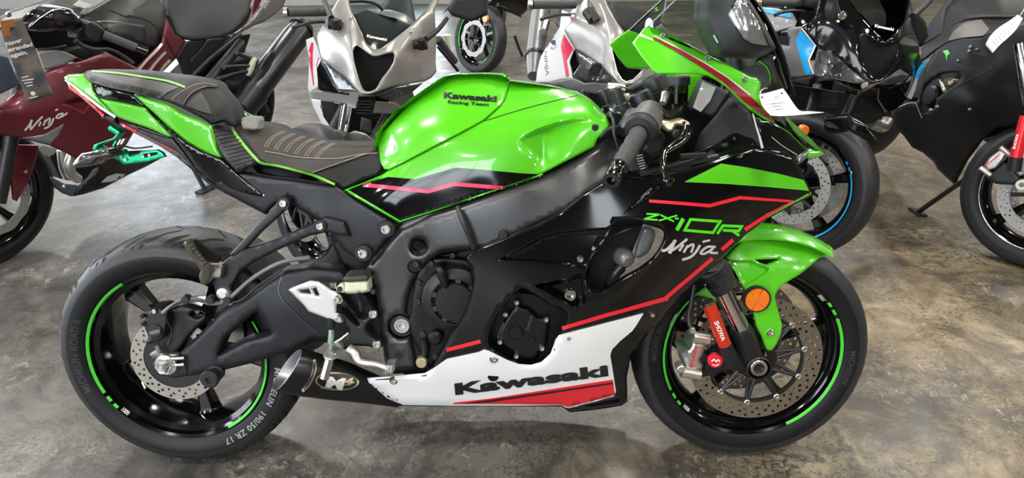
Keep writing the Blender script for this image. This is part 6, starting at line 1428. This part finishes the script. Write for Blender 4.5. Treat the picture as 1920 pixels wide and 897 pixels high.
o = panel(gw, 'caliper_carrier', BLACKM, E8(560,290, 600,255, 640,270, 700,350, 660,380, 560,375, 500,340), -.11, fkG, th=.03, rnd=(4, .006), step=5)[0]; on_gw(o)
o = turned(gw, 'front_axle', ALU, E8(705,380)[0], -.135, [(.008, .01), (.009, 0), (.020, 0), (.022, .003), (.022, .03)], fkG); on_gw(o)
gfo = [*E7(110,712, 215,655, 272,655, 300,600, 300,560, 330,430, 395,325, 470,275, 560,250, 690,240, 770,215, 1100,130, 1100,615, 1000,650, 880,735, 720,735, 655,770, 660,830), *E8(480,10, 440,20, 400,80, 375,95, 480,60, 430,170, 370,270, 332,382, 300,355, 232,292, 210,250, 150,200, 90,170, 40,100, 0,72), *E7(180,870, 110,800)]
gfo = [*E7(110,712, 215,655, 272,655, 300,600, 300,560, 330,430, 395,325, 470,275, 560,250, 690,240, 770,215, 1100,130, 1100,640), *E8(700,40, 560,60, 480,130, 400,240, 345,345, 332,384, 300,355, 232,292, 210,250, 150,200, 90,170, 40,100, 0,72), *E7(180,870, 110,800)]
gop = sp2(E7(300,640, 330,560, 420,490, 520,470, 560,500, 480,580, 400,640, 390,690, 320,730), 2)
gf, gfs = panel(G, 'side_fairing', CHARC if False else mat('satin_black_fairing', (.005, .005, .006), .32, 0, 0, .2, 8, spec=.3), gfo, yd(E7, 110,750,-.20, 300,600,-.22, 560,250,-.21, 770,230,-.20, 1000,150,-.20, 1000,600,-.22, 600,700,-.24, 400,850,-.20) + yd(E8, 332,384,-.15, 150,200,-.16), rnd=(3, .008), holes=[gop], step=9)
panel(G, 'engine', ENGINE, E7(290,600, 420,470, 600,460, 600,600, 420,720, 300,760), -.13, gf, th=.1, rnd=None, step=10)
turned(G, 'engine_cover', CLUTCH, E7(345,620)[0], -.16, [(0, 0), (.04, .002), (.05, .01), (.052, .03)], gf)
pipe(G, 'engine_bracket', STEEL, yd(E7, 415,480,-.20, 455,590,-.20), .010, gf, 1)
panel(G, 'engine_hose_end', GOLD, sp2(E7(445,520, 480,505, 515,515, 505,550, 475,560, 450,545), 2), -.19, gf, th=.03, rnd=(3, .01), step=4)
for q in ((403,690), (612,708), (360,712), (540,392), (622,302), (660,318), (612,330)): bolt(G, E7(*q)[0], float(gfs(np.array([E7(*q)[0]]))[0]) - .004, .007, STEEL, gf)
decal(G, 'green_mark', DECAL_GREEN, E7(440,330, 470,322, 486,345, 470,360, 466,395, 458,355), gfs, gf, .002, 4)
ribbon(G, 'fairing_edge', SILVERP, E7(130,702, 215,668, 265,665, 305,765), 1.2, gfs, gf)
ribbon(G, 'fairing_edge', PLASTIC, E7(400,640, 560,545, 760,440), 2, gfs, gf)
gt, gts = panel(G, 'tank_cover', CHARC, E7(300,400, 306,305, 380,255, 440,215, 500,160, 600,122, 700,112, 880,112, 1100,80, 1100,140, 770,215, 690,240, 560,250, 470,275, 395,325, 330,380), yd(E7, 306,305,-.18, 440,215,-.16, 600,122,-.13, 880,112,-.12, 560,250,-.20, 770,215,-.19, 1100,100,-.14, 330,390,-.2), rnd=(3, .006), step=7)
decal(G, 'grey_insert', mat('taupe_paint', (.16, .15, .145), .4, .3, .2), E7(470,265, 510,200, 590,140, 690,125, 740,190, 700,230, 560,245), gts, gt, .002, 6)
panel(G, 'fuel_tank', CHARC, E7(440,215, 450,60, 520,10, 620,-30, 1100,-60, 1100,80, 880,112, 700,112, 600,122, 500,160), yd(E7, 440,215,-.15, 450,60,-.06, 620,-20,-.03, 1000,-40,-.02, 880,110,-.13, 600,122,-.14, 800,40,-.10), rnd=(3, .006), step=8)
panel(G, 'seat', SEATG, E7(300,300, 310,220, 370,130, 440,40, 480,0, 560,-40, 470,40, 450,90, 440,215, 380,255), yd(E7, 300,300,-.13, 440,215,-.14, 480,0,-.05, 370,130,-.10), rnd=(3, .006), step=7)
panel(G, 'dark_frame_core', ENGINE, E7(300,450, 560,260, 1100,150, 1100,640, 700,800, 400,900, 200,860, 200,700), -.06, gf, th=.12, rnd=None, step=18)
panel(G, 'radiator', PLASTIC, E7(655,770, 720,738, 960,640, 1060,700, 900,840, 700,900, 560,870), -.14, gf, th=.03, rnd=None, step=10)
for k in range(10): ribbon(G, 'radiator_fin', ENGINE, E7(670 + k * 4, 780 + k * 11, 900 + k * 6, 745 + k * 10), 1.5, -.142, gf, .002, .003)
panel(G, 'front_mudguard', BLACK, E8(470,110, 520,60, 620,20, 718,-20, 718,60, 640,70, 560,100, 500,135), -.08, None, th=.06, rnd=(3, .006), step=6)
rwG, _p = wheel(Fr(), 'rear', (0, .311), .311, .095, .083, 5, .2, None, detail=False, parent=G.root); rwG.matrix_local = Matrix.Translation((-1.42, 0, 0))
MB().tube([(-1.42, -.13, .31), (-.85, -.12, .42)], [.03, .045], 10).done('swingarm', SWING, G.root)
ftw = Vector((1.885, 2.93, .0))
def gnd(px_, py_):
    d = R2 * ((px_ - 960) / FPX) + U2 * ((448.5 - py_) / FPX) + FW; t = -CAM.z / d.z; return CAM + d * t
fg = gnd(*E8(120,540)[0]); fgl = G.I @ (fg + Vector((0, 0, .006)))
tpl = G.P(*E8(325,392)[0], fgl.y - .06)
st = MB().tube([fgl, tpl, tpl + (tpl - fgl) * .8], [.012, .011, .011], 10); st.box(fgl, (.045, .02, .006)); st.done('side_stand', BLACKM, G.root)

# ---- maroon touring bike
A = Fr((-2.20, 2.62, 0), R(69.9), -.13, 'touring_motorcycle')
tag(A.root, 'maroon and black sport touring motorcycle with Ninja script standing behind the green tail', 'motorcycle')
fwA, _p = wheel(A, 'front', (0, .300), .300, .0605, .052, 5, .3, None, detail=False)
for yy in (-.078, .073): disc_part(A, 'brake_disc', (0, .300), yy, .115, .155, [(.124, 24, 0, .0036), (.134, 24, .5, .0036), (.146, 24, .25, .0036)], fwA, BRIGHTDISC, wave=.02)
rwA, _q = wheel(A, 'rear', (1.50, .311), .311, .095, .083, 5, .1, None, detail=False)
gr = [(2 * PI * i / 18 + e, sg * .07, 2 * PI * i / 18 + .15 + e, sg * .03, .008) for i in range(18) for sg in (1, -1) for e in (0, .1)]
grooves(A, (1.50, .311), _q, gr, rwA); grooves(A, (0, .300), _p, [(a, y * .6, b_, d * .6, w_) for a, y, b_, d, w_ in gr], fwA)
turned(A, 'axle_cap', STEEL, E3(960,800)[0], -.10, [(0, 0), (.015, 0), (.02, .004), (.02, .02)], rwA)
disc_part(A, 'brake_disc', (1.50, .311), -.10, .08, .12, [(.09, 18, 0, .0035), (.105, 18, .5, .0035)], rwA, BRIGHTDISC)
for sy in (-.105, .105): MB().tube([(0, sy, .30), (.12, sy, .56), (.22, sy, .80)], [.026, .028, .026], 14).done('fork_leg', BLACKM, A.root)
ma_d = yd(E2, 0,220,-.16, 110,230,-.20, 380,318,-.235, 560,240,-.25, 350,90,-.25, 0,60,-.20) + yd(E1, 0,800,-.18, 350,545,-.20, 640,460,-.22, 820,400,-.21, 1050,505,-.22) + yd(E3, 240,300,-.20, 270,130,-.15, 405,285,-.14, 230,520,-.20)
maf, mas = panel(A, 'side_fairing', MAROON, px(-25,212, 0,196, 45,163, 90,132, 127,121, 160,112, 200,98, 256,127, 304,80, 309,55, 312,35, 328,64, 348,76, 331,107, 301,139, 280,200, 235,275, 190,310, 150,303, 131,291, 93,273, 38,259, -25,250), ma_d, rnd=(4, .01), step=9, recess=((E1(450,790, 560,745, 690,720, 700,790, 640,870, 540,820), .03, 10),))
ribbon(A, 'fairing_crease', mat('maroon_dark', (.05, .008, .014), .4), E1(370,700, 450,640, 540,600, 650,560, 800,540), [3, 4, 4, 4, 3], mas, maf)
ribbon(A, 'fairing_crease', MATS['maroon_dark'], E1(0,830, 150,800, 330,780, 500,650), 2.5, mas, maf)
for L_ in ((80,490, 140,420, 200,360, 240,308), (148,510, 200,440, 240,395, 268,366), (222,522, 255,470, 300,425)): ribbon(A, 'chrome_fin', SILVERP, sp2(E3(*L_), 3, False), 3.2, mas, maf, .006, .005)
ribbon(A, 'panel_gap', GROOVE, E3(0,110, 150,150, 260,260, 330,390, 400,510), 2, mas, maf, .003)
nja = lambda *L_, w=3: ribbon(A, 'script_lettering', DECAL_SILVER, sp2(E2(*L_), 4, False), w, mas, maf, .003, .0008, 3)
nja(135,188, 155,165, 175,130, w=3.4); nja(172,132, 165,160, 168,185, w=4); nja(168,182, 195,150, 225,118, w=3.4)
nja(212,165, 222,140, w=3); nja(235,162, 248,130, w=3); nja(245,140, 268,122, 272,130, 262,155, w=3)
nja(292,120, 280,150, 262,168, 240,178, w=3.2); nja(225,118, 232,112, w=3); nja(300,80, 315,72, w=2.6)
nja(345,95, 320,100, 305,118, 325,118, 342,98, w=3); nja(342,98, 338,112, 366,92, w=3)
panel(A, 'front_indicator', LENS, E2(110,230, 240,210, 348,152, 322,210, 270,266, 200,250), lift(mas, .006), maf, th=.006, rnd=(2, .004), step=4)
fa_m, _ = panel(A, 'front_mudguard', MAROON, E2(-60,300, 0,285, 100,262, 212,268, 198,340, 180,400, 150,480, 92,572, 70,562, 64,500, 58,440, 0,410, -60,420), yd(E2, 0,290,-.06, 210,270,-.09, 90,570,-.125, 60,440,-.12, -60,350,-.05, 180,400,-.10), rnd=(3, .006), step=7)
bolt(A, E2(138,412)[0], -.115, .008, STEEL, fa_m)
bl, bls = panel(A, 'belly_fairing', BLACK, E2(470,320, 540,300, 650,300, 868,290, 868,342, 790,385, 700,427, 560,502, 450,536, 400,545, 430,500, 500,440, 535,390), yd(E2, 470,320,-.22, 868,320,-.20, 400,545,-.12, 560,500,-.16, 535,390,-.19), rnd=(3, .006), step=7)
decal(A, 'belly_accent', SILVERP, E2(548,472, 580,440, 630,422, 680,425, 650,452, 600,466), bls, bl)
panel(A, 'chin_spoiler', BLUEGREY, E2(244,430, 280,440, 350,478, 430,485, 480,440, 508,400, 538,388, 532,425, 500,470, 455,515, 420,540, 385,546, 340,530, 300,500), yd(E2, 244,430,-.05, 350,480,-.10, 430,485,-.13, 538,388,-.19, 385,546,-.10), bl, rnd=(3, .006), step=5)
bolt(A, E2(349,492)[0], -.115, .008, STEEL, bl)
for L_ in ((338,295,-.06, 342,340,-.06, 350,395,-.05, 370,440,-.04), (392,320,-.12, 378,370,-.12, 385,420,-.10, 420,450,-.06)): pipe(A, 'header_pipe', GOLD if False else ALU, yd(E2, *L_), .022, bl)
panel(A, 'engine', ENGINE, E2(270,330, 330,290, 480,300, 540,330, 530,420, 440,470, 330,450), .02, bl, th=.1, rnd=None, step=12)
panel(A, 'green_glimpse', GREEN, E2(268,290, 310,285, 320,355, 272,352), .10, bl, th=.01, rnd=None) if False else None
# upper: dash cowl, tank, seat
panel(A, 'upper_cowl', CHARC, E1(-60,180, 0,130, 80,80, 250,30, 420,-20, 560,-40, 640,60, 600,115, 450,150, 230,165, 110,190, 0,230), yd(E1, 0,130,-.10, 400,-20,-.02, 640,60,-.08, 230,165,-.15), rnd=(4, .008), step=8)
bolt(A, E1(65,110)[0], -.13, .010, STEEL, None)
panel(A, 'warning_label', PAPER, E1(560,38, 610,5, 705,38, 640,66), -.075, None, th=.002, rnd=None, step=6)
tka, tkas = panel(A, 'fuel_tank', CHARC, [*E1(600,112, 720,50, 850,-20, 1000,-60), *E3(200,-40, 235,0, 268,60, 264,130, 262,210, 330,380, 250,330, 150,330, 60,300, -60,260), *E1(830,245, 700,160, 620,165)], yd(E1, 600,112,-.08, 850,0,-.06, 830,245,-.17) + yd(E3, 235,0,-.02, 262,210,-.13, 330,380,-.17, 60,300,-.18, 0,110,-.12), rnd=(4, .01), step=8)
ribbon(A, 'tank_edge', GROOVE, [*E1(835,70, 870,90, 1000,140), *E3(0,108, 80,122, 150,152, 210,200, 262,250)], 2, tkas, tka, .002)
lettering(A, 'tank_lettering', PLASTIC, 'Kawasaki', E3(55,85)[0], E3(250,-45)[0], 8, tkas, tka, .03, 1., 0, .002)
panel(A, 'tank_lower_cover', BLUEGREY if False else CHARC, E1(640,165, 800,150, 960,165, 1110,190, 1120,330, 1000,330, 820,260, 760,200), lift(tkas, .006), tka, th=.004, rnd=(4, .01), step=7)  # charcoal cover panel over the lower tank
sta, stas = panel(A, 'seat', SEATG, sp2(E3(264,75, 290,-30, 560,-60, 850,-40, 856,40, 832,130, 720,238, 600,276, 460,287, 385,272, 335,232, 308,150), 3), yd(E3, 264,75,-.03, 290,-30,.02, 850,-30,-.02, 832,130,-.13, 600,270,-.16, 385,270,-.15, 450,60,-.06, 600,180,-.13), rnd=(5, .014), step=7, th=.03)
ribbon(A, 'seat_trim', BLACK, sp2(E3(860,60, 835,140, 760,215, 725,240), 3, False), 4, -.135, sta, .01, .004)
panel(A, 'tail_fairing', CHARC if False else mat('grey_tail_paint', (.12, .118, .115), .38, .4, .3, .05, 5), E3(722,242, 850,150, 875,130, 930,60, 1000,-40, 1120,-40, 1090,40, 1040,95, 960,152, 880,180, 760,248), yd(E3, 722,242,-.15, 930,60,-.12, 1090,-20,-.08, 960,152,-.14), rnd=(3, .006), step=6)
lettering(A, 'tail_lettering', DECAL_SILVER, 'ZX', E3(955,65)[0], E3(1000,5)[0], 8, -.135, None, .03)
panel(A, 'tail_maroon_inset', MAROON, E3(872,110, 878,40, 895,-30, 950,-30, 915,50), -.125, None, th=.004, rnd=(2, .003), step=5)
panel(A, 'side_cover', CHARC, E3(340,400, 405,290, 520,280, 720,248, 640,330, 430,530, 390,520), yd(E3, 340,400,-.16, 520,280,-.15, 720,248,-.14, 430,530,-.16), rnd=(3, .006), step=6)
panel(A, 'side_cover_panel', BLACKM, E3(440,420, 520,335, 560,275, 670,265, 560,380, 440,495), -.165, None, th=.006, rnd=(2, .003), step=6)
pipe(A, 'subframe_rail', BLACKM, yd(E3, 420,560,-.15, 560,420,-.15, 780,240,-.14), .016, None, 1)
pipe(A, 'subframe_rail', SWING, yd(E3, 560,580,-.12, 660,460,-.12, 800,300,-.12), .030, None, 1)
panel(A, 'rear_core', ENGINE, E3(420,540, 700,260, 860,240, 800,420, 860,520, 700,660, 560,600), -.05, None, th=.12, rnd=None, step=14)
s0 = A.P(*E3(815,735)[0], -.22); s1 = A.P(*E3(1215,205)[0], -.24)
sil = MB().tube([s0, s0.lerp(s1, .12), s0.lerp(s1, .9), s1], [.062, .076, .076, .066], 28).done('exhaust_silencer', mat('dark_brushed_silencer', (.06, .06, .065), .32, .85, 0, .1, 60), A.root)
MB().tube([s0 - (s1 - s0) * .06, s0.lerp(s1, .16)], [.074, .085], 28).done('silencer_collar', BLACKM, sil)
MB().tube([s1, s1 + (s1 - s0) * .05], [.078, .062], 28).done('silencer_end_cap', CHARC, sil)
panel(A, 'silencer_heat_shield', BLACKM, E3(925,480, 960,420, 1010,360, 1030,365, 1035,395, 1000,450, 965,490), -.31, sil, th=.01, rnd=(2, .003), step=5)
pipe(A, 'swingarm', SWING, yd(E3, 640,600,-.13, 860,640,-.13, 960,790,-.13), [.05, .04, .03], None)
panel(A, 'passenger_peg', CREAM, E3(885,415, 900,405, 905,420, 880,500, 888,525, 872,548, 845,530, 850,500, 865,460), -.20, None, th=.02, rnd=(2, .004), step=4)
pipe(A, 'peg_bracket', BLACKM, yd(E3, 620,560,-.17, 740,520,-.17, 850,500,-.18), [.014, .012, .012], None)
pipe(A, 'peg_bracket', BLACKM, yd(E3, 670,475,-.17, 760,465,-.17, 850,465,-.18), [.012, .011, .010], None)
pipe(A, 'peg_bracket', BLACKM, yd(E3, 760,370,-.16, 820,395,-.16, 890,415,-.17), [.012, .011, .010], None)
# controls
gA = pipe(A, 'handlebar_grip', MATS['grey_rubber'], yd(E1, 790,265,-.28, 1040,365,-.36), .018, None, 1, 16)
pipe(A, 'bar_end', mat('dark_chrome'), yd(E1, 1040,365,-.36, 1125,395,-.385), .019, gA, 1, 16)
panel(A, 'switch_housing', PLASTIC, sp2(E1(655,185, 690,160, 750,185, 800,230, 800,280, 760,320, 700,315, 660,270), 3), -.28, gA, th=.06, rnd=(4, .014), step=4)
panel(A, 'clutch_perch', BLACKM, sp2(E1(575,290, 590,235, 630,190, 660,210, 660,280, 620,310), 3), -.25, gA, th=.04, rnd=(4, .01), step=4)
pipe(A, 'clutch_lever', BLACKM, yd(E1, 575,310,-.27, 640,355,-.28, 730,378,-.30, 840,380,-.32, 940,430,-.34, 1018,488,-.36), [.010, .010, .009, .008, .008, .009], gA)
panel(A, 'inner_cowl', SILVERD, E1(278,385, 400,375, 500,395, 600,440, 500,500, 340,540), yd(E1, 278,385,-.18, 600,440,-.2, 340,540,-.2), None, th=.006, rnd=(3, .005), step=6)
panel(A, 'inner_core', ENGINE, px(150,40, 300,20, 330,110, 300,140, 230,140, 150,110), -.02, None, th=.04, rnd=None, step=14)
panel(A, 'dash_core', ENGINE, E1(100,190, 250,170, 600,235, 620,310, 830,420, 640,470, 520,480, 280,390), -.06, None, th=.05, rnd=None, step=12)
panel(A, 'duct_core', BLACKM, E1(500,400, 560,370, 640,360, 830,400, 820,470, 640,460), -.19, None, th=.03, rnd=(3, .005), step=8)
mrA, mrs = panel(A, 'mirror', BLACK, sp2(E1(188,215, 250,150, 320,95, 390,60, 450,52, 540,70, 605,125, 618,185, 580,235, 400,246, 240,236), 3), yd(E1, 188,215,-.25, 400,150,-.30, 600,180,-.26, 450,55,-.24, 400,245,-.25), th=.05, rnd=(8, .02), step=5)
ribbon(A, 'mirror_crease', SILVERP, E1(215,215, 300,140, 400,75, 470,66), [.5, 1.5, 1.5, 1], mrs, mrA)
pipe(A, 'mirror_stalk', BLACKM, yd(E1, 580,225,-.24, 620,200,-.22, 640,170,-.2), .010, mrA)
pipe(A, 'cable', CABLE, yd(E1, 280,380,-.17, 400,372,-.18, 500,352,-.16), .006, None)
panel(A, 'windscreen_edge', BLUEGREY, E1(-60,420, 0,420, 60,440, 150,650, 0,720, -60,730), -.16, None, th=.01, rnd=(3, .005), step=8)
gsA = A.I @ (gnd(385, 359) + Vector((0, 0, .006)))
tA = A.P(366, 322, gsA.y + .05)
st = MB().tube([gsA, tA, tA + (tA - gsA) * 1.2], [.011, .011, .012], 10); st.box(gsA, (.05, .022, .006)); st.done('side_stand', BLACKM, A.root)

# ---- far black bike with green-lined wheel
gd_ = gnd(905, 138)
D = Fr((gd_.x, gd_.y, 0), YAW_ROW, 0, 'sport_motorcycle', LEAN_ROW)
tag(D.root, 'far black motorcycle with green rim tape and wavy front disc beyond the green fuel tank', 'motorcycle')
wfD, fwD = front_end(D, (gd_.x - .05, gd_.y), GREEN_LINE, LEAN_ROW, STEER, wave=.03, disc_m=BRIGHTDISC)
rear_body(D, BLACK)
o = turned(wfD, 'side_reflector', AMBER, E5(218,155)[0], -.14, [(0, 0), (.03, .002), (.034, .008), (.034, .02)], fwD); o.parent = D.root; o.matrix_local = D.I @ wfD.M
dn, _ = panel(D, 'nose_cowl', BLACK, E5(120,-60, 120,60, 140,130, 170,60, 260,50, 300,0, 420,80, 530,130, 600,60, 640,-60), yd(E5, 120,0,.2, 300,0,-.05, 530,130,.15, 640,-60,.3), th=.02, rnd=(3, .01), step=7)
panel(D, 'front_mudguard', BLACKM, E5(300,60, 350,50, 440,90, 520,120, 530,150, 440,110, 370,85), yd(E5, 300,60,-.1, 530,150,-.02), None, th=.02, rnd=None, step=6)

gst = D.I @ gnd(*E5(535,480)[0]); MB().tube([gst + Vector((0, 0, .008)), D.P(*E5(505,400)[0], gst.y), D.P(*E5(470,300)[0], gst.y)], .014, 8).done('side_stand', BLACKM, D.root)
# silencer of the second silver bike, raised beside its tail
q0 = C.P(*E5(628,640)[0], 1.05); q1 = C.P(*E5(640,480)[0], 1.2); q2 = C.P(*E5(690,110)[0], 1.5)
esil = MB().tube([q0, q0.lerp(q1, .5), q1, q1.lerp(q2, .5), q2], [.030, .040, .050, .053, .053], 24).done('exhaust_silencer', SILVERD, C.root)
MB().tube([q2, q2.lerp(q2 + (q2 - q1), .10)], [.056, .050], 24).done('silencer_end_cap', ALU, esil)
MB().tube([q1.lerp(q2, -.02), q1.lerp(q2, .04)], [.055, .055], 24).done('silencer_band', BLACKM, esil)
pipe(C, 'passenger_peg', STEEL, [(*E5(745,170)[0], 1.3), (*E5(725,250)[0], 1.28), (*E5(710,280)[0], 1.26)], [.018, .018, .026])

# ------------------------------------------------------------------ paper tags
def sheet(fr, name, rows, m, th=.0006):
    """a bent paper from rows of points (left, right) in the frame"""
    v = []; f = []; k = len(rows)
    for a, b in rows:
        for j in range(7): v.append(Vector(a).lerp(Vector(b), j / 6))
    n = 7
    f = [(i * n + j, i * n + j + 1, (i + 1) * n + j + 1, (i + 1) * n + j) for i in range(k - 1) for j in range(n - 1)]
    o = finish(name, v, f, m, None, 60, recalc=True); md = o.modifiers.new('thick', 'SOLIDIFY'); md.thickness = th
    return o, v
T1 = Fr(H.M.to_translation(), HYAW, HLEAN)
def tagpts(c, L, ys): return [T1.P(*c(*L[i])[0], ys[i]) for i in range(len(L))]
Lp = [(240,215), (252,270), (275,320), (310,360), (340,388)]; Rp = [(440,160), (480,215), (520,275), (565,335), (600,355)]
yl = [-.27, -.275, -.28, -.29, -.30]; yr = [-.27, -.275, -.285, -.30, -.315]
rl = tagpts(D5, Lp, yl); rr = tagpts(D5, Rp, yr)
rl = spline(rl, 3); rr = spline(rr, 3)
tail_l = tagpts(D5, [(420,392), (540,385)], [-.325, -.355]); tail_r = tagpts(D5, [(650,352), (782,362)], [-.34, -.37])
rl += tail_l; rr += tail_r
tg, _v = sheet(T1, 'price_tag', list(zip(rl, rr)), PAPER); tg.matrix_world = T1.M
tag(tg, 'curled white handwritten price tag hanging from the green motorcycle mirror stalk', 'tag')
def ink(nm, L_, wd, dy=-.0035):
    def sf(Q):
        # interpolate lateral position on the sheet
        P_ = np.array([T1.pix(p) for p in rl[:-2] + rr[:-2]]); Y_ = np.array([p.y for p in rl[:-2] + rr[:-2]])
        d = ((np.asarray(Q)[:, None] - P_[None]) ** 2).sum(-1) + 4; wt = 1 / d ** 1.5; return (wt * Y_).sum(1) / wt.sum(1)
    o = ribbon(T1, nm, INK, D5(*L_), wd, sf, tg, -dy, .0002, 4); return o
for L_ in ((275,270, 445,238), (290,300, 470,278), (310,325, 490,300), (330,350, 515,325)): ink('ruled_line', L_, .5)
random.seed(3)
for (x, y, n) in ((365,240,3), (345,296,7), (360,320,5), (375,343,6), (430,372,6)):
    L_ = []
    for k in range(n * 2): L_ += [x + k * 8, y - k * 1.2 + random.uniform(-9, 3)]
    ink('handwriting', L_, .9)
for q in ((265,236), (430,202)):
    pq = D5(*q)[0]; ink('tag_hole', (q[0] - 7, q[1] + 2, q[0] + 7, q[1] - 2), 3.6, -.005)
ls = MB().tube(spline([T1.P(*D5(262,236)[0], -.272), T1.P(*D5(250,190)[0], -.262), T1.P(*D5(290,160)[0], -.25), T1.P(*D5(325,165)[0], -.24)], 4), .0012, 6).done('tag_string', DECAL_WHITE, tg)
# tag on the black bike
T2 = Fr(G.M.to_translation(), R(-86), LEAN_ROW)
L1 = [(925,95), (870,135), (800,180), (745,235), (715,290)]; R1_ = [(958,118), (915,190), (862,245), (815,285), (762,344)]
a_ = [T2.P(*E7(*q)[0], -.30) for q in L1]; b2 = [T2.P(*E7(*q)[0], -.31) for q in R1_]
tg2, _ = sheet(T2, 'price_tag', list(zip(spline(a_, 3), spline(b2, 3))), PAPER); tg2.matrix_world = T2.M
tag(tg2, 'slanted off white paper tag dangling beside the satin black motorcycle tank', 'tag')
for k in range(8):
    p = E7(880 - k * 17, 150 + k * 16)[0]; ribbon(T2, 'printed_line', TYREWHITE, [p, (p[0] + 8, p[1] + 9)], .9, -.306, tg2, .004, .0002, 3)
MB().tube(spline([T2.P(*E7(940,100)[0], -.30), T2.P(*E7(966,60)[0], -.29), T2.P(*E7(1000,-20)[0], -.27)], 4), .0012, 6).done('tag_string', DECAL_WHITE, tg2)
# printed hang tag on the maroon bike
T3 = Fr(A.M.to_translation(), R(69.9), -.13)
La = [(0,160), (20,270), (70,400), (130,580), (215,790)]; Ra = [(165,135), (215,250), (270,370), (330,530), (412,722)]
ya = [-.345] * 5
a_ = [T3.P(*E1(*q)[0], -.36) for q in La]; b2 = [T3.P(*E1(*q)[0], -.36) for q in Ra]
TAGP = bpy.data.materials.new('hang_tag_print'); TAGP.use_nodes = True; MATS['hang_tag_print'] = TAGP
nt = TAGP.node_tree; bs_ = nt.nodes['Principled BSDF']; nz = nt.nodes.new('ShaderNodeTexNoise'); nz.inputs['Scale'].default_value = 14; rp = nt.nodes.new('ShaderNodeValToRGB')
tcn = nt.nodes.new('ShaderNodeTexCoord'); nt.links.new(tcn.outputs['Object'], nz.inputs['Vector'])
for e_, (p_, c_) in zip(rp.color_ramp.elements, ((.38, (.06, .07, .085, 1)), (.68, (.22, .18, .145, 1)))): e_.position = p_; e_.color = c_
nt.links.new(nz.outputs['Fac'], rp.inputs[0]); nt.links.new(rp.outputs[0], bs_.inputs['Base Color']); bs_.inputs['Roughness'].default_value = .35
tg3, _ = sheet(T3, 'hang_tag', list(zip(spline(a_, 3), spline(b2, 3))), TAGP); tg3.matrix_world = T3.M
tag(tg3, 'printed hang tag reading Never stranded again hanging from the maroon motorcycle mirror', 'tag')
ORANGE = mat('orange_print', (.32, .12, .04), .4)
decal(T3, 'orange_corner', ORANGE, E1(2,165, 105,145, 118,200, 70,225, 85,270, 25,285), -.362, tg3, .001, 6, .0003)
for s_, p0_, p1_ in (('Never', (50,355), (170,318)), ('stranded', (66,398), (250,352)), ('again.', (84,442), (212,410))):
    lettering(T3, 'tag_lettering', DECAL_WHITE, s_, E1(*p0_)[0], E1(*p1_)[0], 8.2, -.362, tg3, .03, 1., -.0, .003)
for k, (x0_, x1_) in enumerate(((165,215), (168,258), (185,250), (205,250))):
    ribbon(T3, 'tag_small_print', DECAL_WHITE, E1(x0_, 595 + k * 22, x1_, 583 + k * 22), 2.0, -.362, tg3, .003, .0003)
decal(T3, 'tag_logo', DECAL_WHITE, E1(232,705, 258,698, 275,718, 262,732, 240,730), -.362, tg3, .003, 4, .0003)
ribbon(T3, 'tag_small_print', DECAL_WHITE, E1(222,752, 290,735), 2, -.362, tg3, .003, .0003)
MB().tube(spline([T3.P(*E1(85,215)[0], -.365), T3.P(*E1(150,190)[0], -.34), T3.P(*E1(215,178)[0], -.29)], 3), .004, 6).done('tag_strap', CABLE, tg3)
